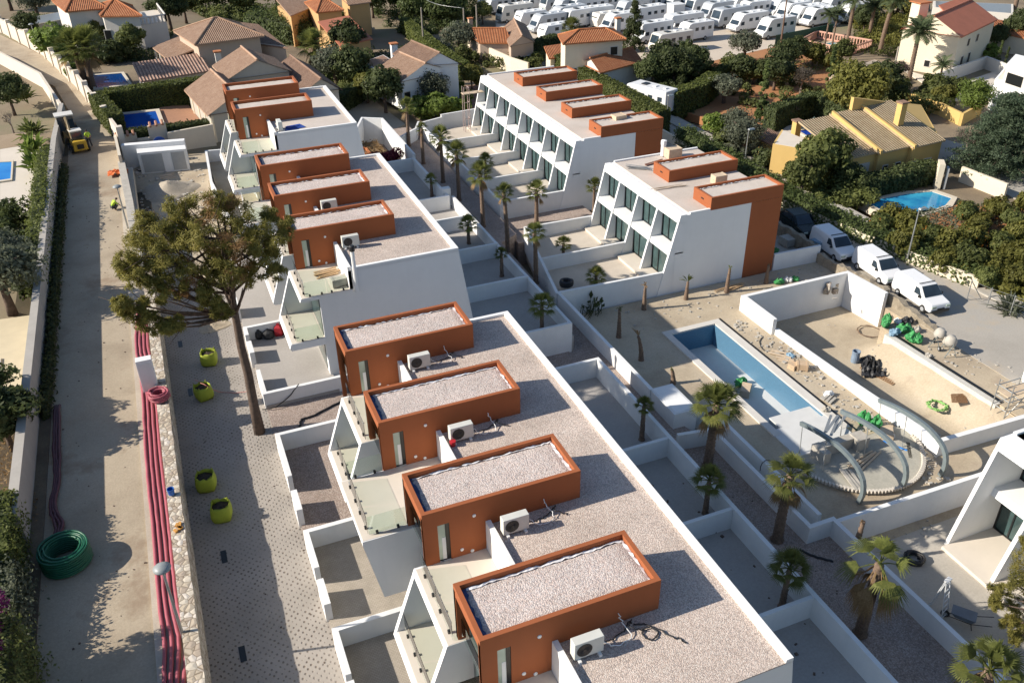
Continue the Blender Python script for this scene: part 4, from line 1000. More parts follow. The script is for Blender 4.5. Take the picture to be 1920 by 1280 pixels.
def corner_pine():
    base = at(1960, 1230, 1.8); r = thing('pine_tree', 'dense green pine at the right edge beside the slanted end house', 'pine tree', base); g = np.random.default_rng(8); pts = []
    tb = MB().tube([(0, 0, 0), (.1, 0, 2), (0, .1, 4.5)], [.22, .18, .08], 8)
    for u, v, y, R in ((1900, 1090, 17, .8), (1875, 1110, 17, .6), (1930, 1060, 17.5, .9), (1905, 1140, 16.6, .7), (1890, 1170, 16.4, .5), (1930, 1180, 16.5, .8), (1868, 1130, 16.6, .35), (1925, 1020, 17.6, .5), (1950, 1110, 17, 1.0), (1960, 1200, 16, .9), (1905, 1195, 16, .4)):
        c = np.array(aty(u, v, y)-base); tb.tube([(0, 0, 2.5), tuple(c)], [.06, .02], 5)
        for q in range(16):
            d = g.normal(size=3); d /= np.linalg.norm(d); cc = c+d*R*.8*g.random()**.4; dd = g.normal(size=(110, 3)); dd /= np.linalg.norm(dd, axis=1)[:, None]; pts.append((cc+dd*(R*.26*g.random(110)**.5)[:, None], dd*.7+d*.7))
    tb.build('trunk', BARK, r, True); crown_obj('crown', leaf_mesh('crown', jn(pts), .12, LEAF['pine'], .12, 4, .6, True), r)
corner_pine()
# ---------------------------------------------------------------- villas
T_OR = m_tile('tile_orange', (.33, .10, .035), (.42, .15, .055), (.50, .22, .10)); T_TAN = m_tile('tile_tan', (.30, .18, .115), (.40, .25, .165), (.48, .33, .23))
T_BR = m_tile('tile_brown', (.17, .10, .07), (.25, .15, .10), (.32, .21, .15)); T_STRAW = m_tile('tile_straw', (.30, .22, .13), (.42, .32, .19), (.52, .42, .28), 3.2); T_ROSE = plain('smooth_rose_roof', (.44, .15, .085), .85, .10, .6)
W_CREAM = m_plaster('cream_wall', (.62, .55, .44), .06); W_GREY = m_plaster('grey_beige_wall', (.44, .41, .35), .06); W_PINK = m_plaster('pinkish_wall', (.52, .40, .31), .06)
W_YEL = m_plaster('yellow_wall', (.62, .42, .15), .05); W_OCH = m_plaster('ochre_wall', (.55, .34, .15), .06); W_BEI = m_plaster('beige_gable_wall', (.72, .63, .48), .05); W_LIME = m_plaster('limewashed_wall', (.66, .62, .56), .06)
def quad(A, B, C, ze):
    a, b, c = [Vector(at(*p, ze)[:2]) for p in (A, B, C)]; return [a, b, c, a+c-b]
def roof_on(parent, c4, ze, rise, kind, ax, mt, over=.4, wallmt=None, name='roof'):
    c = [Vector(p) for p in c4]; ce = sum(c, Vector((0, 0)))/4
    e1 = (c[1]-c[0]).normalized(); e2 = (c[2]-c[1]).normalized()
    c = [c[0]-e1*over-e2*over, c[1]+e1*over-e2*over, c[2]+e1*over+e2*over, c[3]-e1*over+e2*over]
    if ax: c = c[1:]+c[:1]
    W_ = (c[3]-c[0]).length; L = (c[1]-c[0]).length
    m0, m1 = (c[0]+c[3])/2, (c[1]+c[2])/2
    if kind == 'hip': d = (m1-m0).normalized()*min(W_*.5, L*.47); m0, m1 = m0+d, m1-d
    b = MB(); V = lambda p, z: (p.x, p.y, z); sl = math.hypot(W_/2, rise); lo = ze-.05
    if kind == 'shed':       # falls towards side 0-1
        b.face([V(c[0], lo), V(c[1], lo), V(c[2], ze+rise), V(c[3], ze+rise)], [(0, W_), (L, W_), (L, 0), (0, 0)])
        b.face([V(c[0], lo-.16), V(c[1], lo-.16), V(c[1], lo), V(c[0], lo)], [(0, 0)]*4)
        for i, j in ((1, 2), (3, 0)):
            zi, zj = (lo if i in (0, 1) else ze+rise), (lo if j in (0, 1) else ze+rise); b.face([V(c[i], zi-.16), V(c[j], zj-.16), V(c[j], zj), V(c[i], zi)], [(0, 0)]*4)
        b.face([V(c[2], ze+rise-.16), V(c[3], ze+rise-.16), V(c[3], ze+rise), V(c[2], ze+rise)], [(0, 0)]*4)
        r = b.build(name, mt, parent, fix=False)
        return r
    du0, du1 = (m0-c[0]).dot((c[1]-c[0]).normalized()), (m1-c[0]).dot((c[1]-c[0]).normalized())
    b.face([V(c[0], lo), V(c[1], lo), V(m1, ze+rise), V(m0, ze+rise)], [(0, sl), (L, sl), (du1, 0), (du0, 0)])
    b.face([V(c[2], lo), V(c[3], lo), V(m0, ze+rise), V(m1, ze+rise)], [(L, sl), (0, sl), (du0, 0), (du1, 0)])
    if kind == 'hip':
        b.face([V(c[1], lo), V(c[2], lo), V(m1, ze+rise)], [(0, sl), (W_, sl), (W_/2, 0)]); b.face([V(c[3], lo), V(c[0], lo), V(m0, ze+rise)], [(0, sl), (W_, sl), (W_/2, 0)])
    for i in range(4):
        j = (i+1) % 4
        if kind == 'hip' or i % 2 == 0: b.face([V(c[i], lo-.18), V(c[j], lo-.18), V(c[j], lo), V(c[i], lo)], [(0, 0)]*4)
    b.face([V(c[3], lo-.02), V(c[2], lo-.02), V(c[1], lo-.02), V(c[0], lo-.02)], [(0, 0)]*4)
    r = b.build(name, mt, parent, fix=False)
    rb = MB(); rb.tube([V(m0, ze+rise+.02), V(m1, ze+rise+.02)], .13, 6)
    if kind == 'hip':
        for k, m_ in ((0, m0), (1, m1), (2, m1), (3, m0)): rb.tube([V(c[k], lo+.03), V(m_, ze+rise+.02)], .11, 6)
    rb.build('ridge_tiles', mt, r)
    if kind == 'gable' and wallmt:
        o2 = over*.98
        for (i, j, m_) in ((0, 3, m0), (1, 2, m1)):
            q = (c[1]-c[0]).normalized()*(o2 if i == 0 else -o2); s = (c[3]-c[0]).normalized()*over*(1 if True else 0)
            p0, p1 = c[i]+q+s, c[j]+q-s; mm = m_+q; w = (c[1]-c[0]).normalized()*.1
            f = rise*(1-over*2/W_)
            g = MB(); A = [V(p0, ze-.3), V(p1, ze-.3), V(p1, ze+.02), V(mm, ze+rise*.96), V(p0, ze+.02)]
            B_ = [V(p0+w, ze-.3), V(p1+w, ze-.3), V(p1+w, ze+.02), V(mm+w, ze+rise*.96), V(p0+w, ze+.02)]
            g.face(A); g.face(B_[::-1])
            for k in range(5): g.face([A[k], B_[k], B_[(k+1) % 5], A[(k+1) % 5]])
            g.build('gable', wallmt, parent)
    return r
def block(root, c4, z0, z1, mt, wins=(), name='wall', flat=None):
    w = MB().prism([tuple(p) for p in c4], z0, z1).build(name, mt, root)
    for side, t, zc, ww, hh in wins:
        p, q = Vector(c4[side]), Vector(c4[(side+1) % 4]); d = (q-p); L = d.length; d /= L; n = Vector((d.y, -d.x))
        cen = sum((Vector(k) for k in c4), Vector((0, 0)))/4
        if (p+q).dot(n)/2 < cen.dot(n): n = -n
        c = p+d*L*t; ang = math.atan2(d.y, d.x)
        f = MB(); f.obox(c+n*.0, ww/2+.09, .05, z0+zc-hh/2-.09, z0+zc+hh/2+.09, ang); fo = f.build('window', W_LIME, w)
        MB().obox(c+n*.045, ww/2, .03, z0+zc-hh/2, z0+zc+hh/2, ang).build('glass_pane', DARK, fo)
    if flat: 
        ce = sum((Vector(k) for k in c4), Vector((0, 0)))/4
        MB().prism([tuple(ce+(Vector(k)-ce)*.94) for k in c4], z1-.02, z1+.02).build('flat_roof', flat, root)
    return w
def chim(root, u, v, z, h, mt, w=.35):
    p = at(u, v, z); r = MB().box(p.x-w, p.y-w, z-1.5, p.x+w, p.y+w, z+h).build('chimney', mt, root); MB().box(p.x-w*1.3, p.y-w*1.3, z+h, p.x+w*1.3, p.y+w*1.3, z+h+.15).build('chimney_cap', T_OR if mt != W_YEL else T_BR, r)
def villa(label, base, name='villa'): return athing(name, label, 'villa', base)
# white two-storey house, top left
v = villa('white two storey villa with ribbed orange hip roofs at top left', gp(230, 70)); ze = 10.8
q1 = quad((104, 2), (127, 20), (196, 14), ze); block(v, q1, 4, ze, W_LIME, [(1, .25, 3.6, .8, 1.1)]); roof_on(v, q1, ze, 1.7, 'hip', 1, T_OR)
q2 = quad((180, 12), (193, 29), (260, 28), ze-.6); block(v, q2, 4, ze-.6, W_LIME, [(1, .02, 3.2, .9, 2.0), (1, .35, 1.0, .7, 1.1), (1, .62, 1.0, .7, 1.1)]); roof_on(v, q2, ze-.6, 1.4, 'hip', 1, T_OR)
q3 = quad((248, 25), (262, 48), (312, 40), 8.6); block(v, q3, 4, 8.6, W_LIME, flat=TILEB)
b = MB()
for i, j in ((0, 1), (1, 2), (2, 3)):
    p, q = q3[i], q3[j]; n = 7
    for k in range(n+1): c = p+(q-p)*k/n; b.box(c.x-.12, c.y-.12, 8.6, c.x+.12, c.y+.12, 9.5)
    b.tube([(p.x, p.y, 9.5), (q.x, q.y, 9.5)], .12, 5)
b.build('balustrade', W_LIME, v)
# tan hip-roofed villa
v = villa('tan villa with large ribbed hip roof behind the tall clipped hedge', gp(440, 110)); ze = 9.3
q = quad((334, 58), (370, 81), (486, 66), ze); block(v, q, 4, ze, W_PINK, [(1, .65, 3.0, .9, 1.2), (0, .6, 3.2, .8, 1.0)]); roof_on(v, q, ze, 1.9, 'hip', 1, T_TAN, .5)
q = quad((440, 52), (487, 82), (535, 88), 7.8); block(v, q, 4, 7.8, W_PINK); roof_on(v, q, 7.8, .8, 'shed', 1, T_BR, .3)
q = quad((290, 88), (318, 110), (374, 104), 7.2); block(v, [p+(q[2]-q[1])*.3 for p in q[:2]]+[q[2], q[3]], 4, 7.1, W_CREAM); roof_on(v, q, 7.2, 1.1, 'shed', 0, T_TAN, .3)
for k in range(4): c = q[0]+(q[1]-q[0])*k/3; MB().tube([(c.x, c.y, 4.5), (c.x, c.y, 7.15)], .16, 8).build('porch_column', W_LIME, v)
q = quad((256, 132), (268, 150), (390, 131), 6.9); block(v, q, 4.5, 6.75, W_LIME); roof_on(v, q, 6.9, .9, 'shed', 1, T_OR if False else m_tile('tile_striped', (.20, .12, .09), (.36, .22, .16), (.50, .36, .28), 2.6), .3, name='lean_to_roof')
chim(v, 410, 112, 8.0, .9, W_LIME)
# grey gabled villa behind the far pair
v = villa('grey and cream gabled villa with brown tiles behind the far pair', gp(470, 190)); ze = 8.7
q = quad((404, 123), (429, 148), (541, 133), ze); block(v, q, 3.5, ze, W_GREY, []); roof_on(v, q, ze, 1.7, 'gable', 0, T_TAN, .35, W_GREY)
q = quad((352, 168), (394, 214), (500, 196), 7.6); block(v, q, 3.5, 7.6, W_GREY); roof_on(v, q, 7.6, 1.7, 'gable', 0, T_TAN, .35, W_GREY)
q = quad((520, 128), (572, 172), (634, 166), 7.4); block(v, q, 3.5, 7.4, W_GREY); roof_on(v, q, 7.4, 1.3, 'gable', 0, T_BR, .35, W_GREY)
for k in range(4): p = at(360+k*12, 178+k*13, 7.4); MB().tube([(p.x, p.y, 4.5), (p.x, p.y, 7.3)], .2, 8).build('porch_column', W_BEI, v)
# white villa in the trees
v = villa('white villa with sandy tiled gables among trees, centre back', gp(770, 160)); ze = 6.6
q = quad((708, 131), (752, 152), (842, 131), ze-1.0); block(v, q, 2, ze-1.0, WHITE, [(1, .1, 1.6, .8, 1.0)]); roof_on(v, q, ze-1.0, 1.5, 'gable', 0, T_TAN, .3, WHITE)
q = quad((742, 100), (790, 122), (858, 118), ze); block(v, q, 2, ze, WHITE, [(2, .4, 2.5, .7, .7)]); roof_on(v, q, ze, 1.4, 'gable', 0, T_BR, .3, WHITE)
q = quad((683, 116), (706, 132), (742, 118), 5.6); block(v, q, 2, 5.6, WHITE, [(0, .3, 1.6, 1.0, 1.9), (0, .7, 1.6, 1.0, 1.9)], flat=T_BR)
chim(v, 739, 96, 6.4, .9, WHITE, .4)
# ochre house at the top
v = villa('ochre villa with ribbed orange roof at the top edge, left of centre', gp(600, 40)); ze = 7.6
for A, B, C, z, k, mt in (((575, 5), (596, 22), (640, 18), ze, 'hip', T_OR), ((520, 12), (545, 28), (590, 10), 7.0, 'shed', T_TAN), ((602, 58), (640, 84), (694, 72), 5.8, 'shed', T_ROSE), ((640, -5), (655, 8), (692, 3), 7.2, 'gable', T_TAN)):
    q = quad(A, B, C, z); block(v, q, 2, z, W_OCH); roof_on(v, q, z, 1.3, k, 1, mt, .3, W_OCH)
# pinkish bungalow
v = villa('pinkish bungalow with orange tiles beside the motorhome lot hedge', gp(940, 80)); q = quad((878, 62), (900, 79), (957, 79), 4.6); block(v, q, 1, 4.6, W_PINK); roof_on(v, q, 4.6, 1.3, 'gable', 1, T_OR, .3, W_PINK)
q = quad((944, 53), (958, 86), (1000, 78), 4.9); block(v, q, 1, 4.9, W_PINK, [(1, .5, 1.6, .6, .9), (1, .75, 1.6, .6, .9)]); roof_on(v, q, 4.9, 1.1, 'gable', 0, T_TAN, .25, W_PINK)
chim(v, 882, 46, 5.6, .8, W_PINK, .3)
# two-storey cream villa
v = villa('cream two storey villa with low orange roofs behind the back row', gp(1110, 130)); q = quad((1052, 66), (1060, 80), (1168, 72), 7.9); block(v, q, 1, 7.9, W_BEI, [(1, .85, 5.4, .9, 1.0), (1, .15, 3, .8, 1.1)]); roof_on(v, q, 7.9, 1.0, 'hip', 1, T_OR, .4)
q = quad((1092, 118), (1126, 134), (1200, 114), 4.9); block(v, q, 1, 4.9, W_LIME, [(0, .7, 1.6, .8, 1.1)]); roof_on(v, q, 4.9, 1.2, 'gable', 1, T_OR, .35, W_LIME)
q = quad((1024, 97), (1032, 108), (1066, 103), 4.4); block(v, q, 1, 4.4, W_BEI); roof_on(v, q, 4.4, .7, 'shed', 1, T_OR, .3)
chim(v, 1158, 50, 8.6, 1.0, W_LIME, .3)
# beige gabled villa, top right
v = villa('beige two storey villa with smooth rose roof at top right', gp(1760, 120)); ze = 6.9
q = quad((1694, 53), (1800, 68), (1866, 36), ze); block(v, q, 1, ze, W_BEI, [(1, .22, 1.9, .7, 1.6), (1, .42, 1.9, .7, 1.6), (1, .3, 4.4, .7, .9), (1, .55, 4.4, .7, .9), (0, .55, 1.8, .7, .8)]); roof_on(v, q, ze, 2.1, 'gable', 1, T_ROSE, .25, W_BEI)
q = quad((1760, 22), (1780, 30), (1830, 12), 6.4); block(v, q, 1, 6.4, W_BEI); roof_on(v, q, 6.4, .9, 'shed', 1, T_ROSE, .2)
chim(v, 1722, 26, 8.2, 1.5, W_BEI, .8)
# low brown-roofed outbuilding
v = athing('outbuilding', 'long low outbuilding with flat brown roof beside the big leafy tree', 'outbuilding', gp(1600, 150)); q = quad((1640, 110), (1556, 140), (1574, 150), 4.2); q = [q[3], q[0], q[1], q[2]]
q = [Vector(at(*p, 4.0)[:2]) for p in ((1556, 141), (1582, 150), (1672, 124), (1640, 112))]; block(v, q, 1, 4.0, W_PINK, flat=m_ground('brown_flat_roof', [(.3, (.33, .27, .21)), (.7, (.42, .35, .28))], .5, .1, .2)); block(v, [q[0]*.7+q[1]*.3-Vector((0, .15)), q[0]*.2+q[1]*.8-Vector((0, .15)), q[0]*.2+q[1]*.8, q[0]*.7+q[1]*.3], 1.4, 3.4, DARK, name='garage_door')
# yellow villa
v = villa('yellow villa with three straw coloured shed roofs on the right', gp(1660, 300)); zf = 4.7
F0, F1_ = Vector(at(1585, 296, zf)[:2]), Vector(at(1755, 258, zf)[:2]); dv = (F1_-F0); nb = Vector((-dv.y, dv.x)).normalized()
for k in range(3):
    a, c = F0+dv*(k/3), F0+dv*((k+1)/3); off = nb*(.0, .35, .8)[k]*-1; dep = 6.4
    q = [a+off, c+off, c+nb*dep, a+nb*dep]; w_ = [] if k == 0 else ([(0, .3, 1.5, .55, 1.2), (0, .72, 1.5, .55, 1.2)] if k == 1 else [(0, .2, 1.5, .6, 1.0), (0, .6, 1.5, 1.0, 1.0)])
    block(v, q, 1, zf-.02*k, W_YEL, w_); roof_on(v, q, zf+.03*k, 1.75+.15*k, 'shed', 0, T_STRAW, .22)
    if k: d_ = dv.normalized()*.14; MB().hexa([(*(a+off-d_-nb*.3), zf-.2), (*(a+off+d_-nb*.3), zf-.2), (*(a+nb*dep+d_), zf), (*(a+nb*dep-d_), zf), (*(a+off-d_-nb*.3), zf+.22), (*(a+off+d_-nb*.3), zf+.22), (*(a+nb*dep+d_), zf+2.25), (*(a+nb*dep-d_), zf+2.25)]).build('parapet', W_YEL, v)
MB().obox(F0+dv*.17+nb*-.03, 1.3, .06, 1.5, 3.7, math.atan2(dv.y, dv.x)).build('garage_door', plain('pale_garage_door', (.55, .50, .44), .6, .05), v)
bk = [F0+dv*.55+nb*6.4, F1_+nb*6.4, F1_+nb*6.8, F0+dv*.55+nb*6.8]
MB().hexa([(*bk[0], 1), (*bk[1], 1), (*bk[2], 1), (*bk[3], 1), (*bk[0], 7.9), (*bk[1], 6.6), (*bk[2], 6.6), (*bk[3], 7.9)]).build('high_wall', W_YEL, v)
e = F1_+dv.normalized()*.2; MB().hexa([(*(e), 1), (*(e+dv.normalized()*.3), 1), (*(e+dv.normalized()*5+nb*6.8), 1), (*(e+nb*6.8), 1), (*(e), zf), (*(e+dv.normalized()*.3), zf), (*(e+dv.normalized()*5+nb*6.8), 5.5), (*(e+nb*6.8), 6.6)]).build('end_wall', W_YEL, v)
block(v, [F0-dv*.02+nb*.2, F0+nb*.2, F0+nb*9, F0-dv*.02-dv.normalized()*3.5+nb*6], 1, 4.9, W_YEL, flat=TILEB)
q = quad((1605, 212), (1620, 232), (1665, 215), 4.6); block(v, q, 4.3, 4.7, W_YEL, name='porch_roof'); 
for c in (q[0], q[1]): MB().box(c.x-.3, c.y, 1, c.x+.3, c.y+.6, 4.3).build('porch_column', W_YEL, v)
for dx in (.86, .93): c = F0+dv*dx+nb*6.34; MB().obox(c, .45, .16, 5.6-(dx-.8)*3, 6.3-(dx-.8)*3, math.atan2(dv.y, dv.x)).build('air_conditioner', WHITE, v)
q = [Vector(at(*p, 3.4)[:2]) for p in ((1425, 258), (1492, 292), (1505, 281), (1440, 248))]; block(v, q, 1, 3.3, W_YEL, [(0, .85, 1.1, 1.2, 1.8)]); roof_on(v, q, 3.35, .45, 'shed', 0, T_BR, .15, name='annex_roof')
chim(v, 1492, 248, 3.6, 1.2, W_YEL, .35); chim(v, 1690, 206, 7.2, .7, W_YEL, .35)
# white modern house at the right edge
v = villa('white flat roofed modern house cut off by the right edge', gp(1905, 190)); q = [Vector(at(*p, 5.2)[:2]) for p in ((1866, 148), (1960, 175), (1990, 140), (1888, 122))]; block(v, q, 1, 5.2, WHITE, flat=TILEB)
q = [Vector(at(*p, 7.5)[:2]) for p in ((1890, 116), (1960, 138), (1990, 120), (1905, 100))]; block(v, q, 1, 7.4, WHITE, [(0, .3, 4.8, 2.4, 1.2)])
# red-roofed and white buildings at the very top
v = villa('low villa with rust orange roof at the top right corner', gp(1880, 50)); q = [Vector(at(*p, 4.2)[:2]) for p in ((1856, 56), (1930, 72), (1940, 58), (1866, 46))]; block(v, q, 1, 4.1, W_BEI); roof_on(v, q, 4.2, .7, 'shed', 0, T_OR, .2)
v = villa('long white building with pale roof along the top right edge', gp(1840, 14)); q = [Vector(at(*p, 4.6)[:2]) for p in ((1750, 14), (1900, 26), (1900, 8), (1750, 2))]; block(v, q, 1, 4.6, W_LIME, flat=GALV)
v = athing('shed', 'grey sheet roofed shed beside the white villa at top left', 'shed', gp(95, 45)); q = quad((60, 32), (66, 46), (132, 34), 7.6); block(v, q, 4, 7.6, W_CREAM, flat=GALV)

# ---------------------------------------------------------------- ground patches of the background
def patch(name, px, mt, dz=.0, thick=.8, kind='structure'):
    P_ = [gp(u, v) for u, v in px]; b = MB(); n = len(P_)
    b.v = [(p.x, p.y, p.z+dz) for p in P_]+[(p.x, p.y, p.z-thick) for p in P_]; b.f = [tuple(range(n)), tuple(range(2*n-1, n-1, -1))]+[(k, k+n, (k+1) % n+n, (k+1) % n) for k in range(n)]
    bm_ = b.build(name, mt); bm_['kind'] = kind; return bm_
LOT = m_ground('gravel_lot', [(.3, (.50, .42, .33)), (.7, (.60, .52, .43))], .1, .1, .3)
REDS = m_ground('red_soil', [(.3, (.30, .125, .05)), (.55, (.40, .18, .075)), (.8, (.34, .19, .09))], .2, .2, .6, ((.20, .16, .07), .5))
patch('gravel_lot', [(930, 58), (925, -40), (1720, -60), (1640, 10), (1545, 62), (1470, 82), (1400, 108), (1330, 122), (1216, 136), (1196, 120), (1170, 80), (1000, 84)], LOT, .10)
patch('red_field', [(1232, 134), (1330, 118), (1480, 84), (1510, 92), (1570, 132), (1545, 210), (1420, 238), (1330, 226), (1240, 200), (1222, 160)], REDS, .16)
patch('orchard_soil', [(1610, 440), (1700, 480), (1830, 520), (1990, 640), (2000, 400), (1800, 385), (1680, 405)], REDS, .10)
patch('driveway', [(1560, 292), (1640, 335), (1790, 300), (1850, 345), (1990, 420), (1990, 340), (1870, 290), (1770, 262)], ASPH, .06)
patch('driveway', [(622, 200), (690, 180), (720, 205), (760, 235), (705, 262), (655, 250)], m_ground('pale_drive', [(.3, (.38, .31, .23)), (.7, (.46, .39, .30))], .3, .12, .3), .14)
patch('patio', [(300, 206), (352, 198), (392, 250), (318, 256)], plain('terracotta_paving', (.42, .22, .13), .85, .08, 3), .25)
patch('patio', [(820, 168), (900, 160), (905, 210), (850, 200)], plain('brown_paving', (.22, .12, .08), .85, .12, 3), .12)
patch('terrace', [(1540, 262), (1450, 258), (1478, 236), (1560, 232)], TILEB, .06)
patch('roadway', [(1530, -10), (1740, 6), (1740, 22), (1620, 16), (1500, 0)], LOT, .2)
patch('garden_ground', [(1690, 130), (1790, 160), (1880, 130), (1920, 140), (1900, 190), (1780, 190)], TILEB, .08)
patch('garden_ground', [(0, 280), (75, 268), (96, 400), (0, 420)], TILEB, .02)
patch('garden_ground', [(0, 600), (72, 590), (74, 770), (-20, 790)], plain('cream_paving', (.60, .51, .35), .85, .06, 1), .06)
patch('garden_ground', [(0, 255), (60, 245), (78, 268), (-10, 282)], m_ground('dry_beds', [(.3, (.30, .22, .14)), (.7, (.38, .29, .20))], .4, .2, .4), .03)
def pool(px, label, deep, sh, coping=.45, dz=.1, steps=None):
    P_ = [gp(u, v) for u, v in px]; z = max(p.z for p in P_)+dz; P_ = [at(u, v, z) for u, v in px]; c = sum(P_, Vector())/len(P_); r = athing('swimming_pool', label, 'swimming pool', c)
    MB().prism([xy(p) for p in P_], z-.5, z).build('water', m_water('water_'+label[:14], deep, sh), r); b = MB(); n = len(P_)
    out = [p+(p-c).normalized()*coping*1.4 for p in P_]
    for i in range(n):
        j = (i+1) % n; b.hexa([(*out[i][:2], z-.6), (*out[j][:2], z-.6), (*P_[j][:2], z-.6), (*P_[i][:2], z-.6), (*out[i][:2], z+.06), (*out[j][:2], z+.06), (*P_[j][:2], z+.06), (*P_[i][:2], z+.06)])
    b.build('coping', W_CREAM, r); return r
pool([(1622, 379), (1700, 364), (1748, 360), (1766, 366), (1784, 372), (1772, 386), (1712, 408), (1664, 400)], 'large bright blue pool behind the clipped street hedge on the right', (.015, .15, .36), (.05, .36, .55))
pool([(1498, 246), (1526, 240), (1544, 248), (1516, 257)], 'small deep blue pool beside the yellow villa chimney', (.01, .04, .30), (.015, .06, .38), .3)
pool([(1796, 170), (1842, 156), (1868, 166), (1840, 178)], 'blue pool beside the white modern house at right', (.01, .10, .36), (.02, .18, .48))
pool([(1546, 84), (1560, 80), (1606, 94), (1590, 99)], 'turquoise pool inside the pink balustrade at the back', (.05, .32, .42), (.08, .42, .52))
pool([(222, 216), (292, 209), (304, 240), (236, 246)], 'blue pool below the tall clipped hedge at upper left', (.010, .07, .34), (.015, .10, .42), .6, .25)
pool([(176, 142), (228, 138), (242, 158), (180, 166)], 'dark blue pool beside the twin palms at upper left', (.006, .035, .16), (.01, .06, .22))
pool([(-20, 306), (22, 304), (20, 336), (-22, 342)], 'bright blue pool cut off by the left edge', (.01, .17, .55), (.03, .26, .65), .3)
pool([(-10, 676), (1, 676), (0, 716), (-10, 716)], 'sliver of blue pool at the left edge beside cream paving', (.01, .12, .5), (.02, .2, .6), .2)

# ---------------------------------------------------------------- boundary walls, fences, hedges of the background
def pw(name, px, ht, t, label, mt=W_CREAM, dz=0, cat='wall'):
    P_ = [gp(u, v) for u, v in px]; return wall(name, [xy(p) for p in P_], [p.z+ht+dz for p in P_], min(p.z for p in P_)-1, t, label, mt, cat)
w_ = [(-9.0+4.9, 92), (-5.4, 100), (-8.3, 117), (-13.6, 140), (-24, 170)]
b = athing('garden_wall', 'long cream villa wall with stepped pillars along the far road', 'wall', (-8, 117, 5.8)); MBw = MB()
for p, q in zip(w_, w_[1:]):
    d = Vector(q)-Vector(p); n = Vector((-d.y, d.x)).normalized()*.15; MBw.hexa([(p[0]-n.x, p[1]-n.y, 5), (q[0]-n.x, q[1]-n.y, 5), (q[0]+n.x, q[1]+n.y, 5), (p[0]+n.x, p[1]+n.y, 5), (p[0]-n.x, p[1]-n.y, 7.7), (q[0]-n.x, q[1]-n.y, 7.7), (q[0]+n.x, q[1]+n.y, 7.7), (p[0]+n.x, p[1]+n.y, 7.7)])
MBw.build('wall_panel', m_plaster('warm_white_wall', (.68, .60, .50), .05), b)
for p, q in zip(w_, w_[1:]):
    d = Vector(q)-Vector(p); n = max(1, int(d.length/4.5))
    for k in range(n): c = Vector(p)+d*k/n; MB().obox(c, .3, .3, 5, 8.1, math.atan2(d.y, d.x)).build('pillar', m_plaster('warm_white_wall', None), b)
wall('garden_wall', [(-4.35, 86), (-4.6, 92.3)], 7.2, 5, .25, 'narrow cream wall end beside the two roadside workers', W_CREAM)
wall('garden_wall', [(-9.95, 36), (-9.95, 92), (-9.6, 104)], 7.75, 4.5, .45, 'long grey wall between the left gardens and the concrete road', m_plaster('weathered_grey_wall', (.42, .39, .35), .12))
wall('garden_wall', [(-9.6, 104.5), (-12.5, 121), (-19, 138), (-26, 152)], 7.3, 4.5, .3, 'pale wall along the left side of the far road', m_plaster('warm_white_wall', None))
pv = athing('pool_wall', 'cream garden wall with striped tile coping and blue arched niche', 'wall', gp(270, 255)); zz = 6.9
for a, c, h in (((213, 258), (255, 250), zz), ((255, 252), (278, 249), zz-.5), ((278, 247), (312, 240), zz+.5), ((312, 246), (398, 230), zz-.2)):
    p, q = at(*a, zz), at(*c, zz); MB().hexa([(p.x, p.y, 4), (q.x, q.y, 4), (q.x, q.y+.3, 4), (p.x, p.y+.3, 4), (p.x, p.y, h), (q.x, q.y, h), (q.x, q.y+.3, h), (p.x, p.y+.3, h)]).build('wall_panel', W_CREAM, pv)
    if h != zz-.2 and h != zz-.5:
        t_ = MB(); n = max(3, int((q-p).length*2.2))
        for k in range(n): c_ = p+(q-p)*(k+.5)/n; t_.tube([(c_.x, c_.y-.35, h+.02), (c_.x, c_.y+.5, h+.22)], .13, 6)
        t_.build('coping_tiles', T_OR if False else plain('terracotta_tile', (.40, .20, .12), .8, .2, 6), pv)
nb_ = at(296, 252, zz-.2); MB().lathe((nb_.x, nb_.y-.25, 5.9), [(.62, 0), (.62, .06)], 16, 'y').build('arched_niche', plain('niche_blue', (.03, .10, .42), .6, .1), pv)
bal = athing('balustrade', 'pink balustrade round the turquoise pool at the back', 'balustrade', gp(1570, 96)); b = MB(); bp_ = [gp(1500, 88), gp(1530, 72), gp(1632, 90), gp(1585, 106), gp(1500, 88)]
for p, q in zip(bp_, bp_[1:]):
    n = max(2, int((q-p).length/.45)); z = 1.6
    for k in range(n): c = p+(q-p)*k/n; b.box(c.x-.08, c.y-.08, z, c.x+.08, c.y+.08, z+1.0)
    b.tube([(p.x, p.y, z+1.05), (q.x, q.y, z+1.05)], .14, 5); b.tube([(p.x, p.y, z+.1), (q.x, q.y, z+.1)], .16, 5)
b.build('balusters', m_plaster('pink_balustrade', (.60, .34, .25), .08), bal)
pw('garden_wall', [(880, 100), (960, 138), (990, 148)], 2.2, .25, 'cream boundary wall left of the back row of four', W_BEI)
pw('garden_wall', [(1740, 165), (1845, 128), (1900, 150)], 1.6, .3, 'pale grey wall above the pool of the white modern house', W_LIME)
pw('garden_wall', [(1700, 195), (1760, 215), (1800, 235), (1835, 215)], 1.4, .3, 'yellow garden wall behind the round clipped tree', W_YEL)
pw('garden_wall', [(1800, 340), (1855, 362), (1880, 372)], 1.5, .25, 'cream pierced block wall beside the large blue pool', W_BEI)
ga = athing('gateway', 'cream rounded gate wall with dark narrow door beside the large pool', 'gateway', gp(1755, 348)); p = gp(1755, 350); MB().obox(p, .75, .25, 1, 4.1, .9).build('wall_panel', W_BEI, ga); MB().obox(p+Vector((.35, -.55, 0)), .38, .1, 1.6, 3.7, .9).build('door', GREYD, ga)
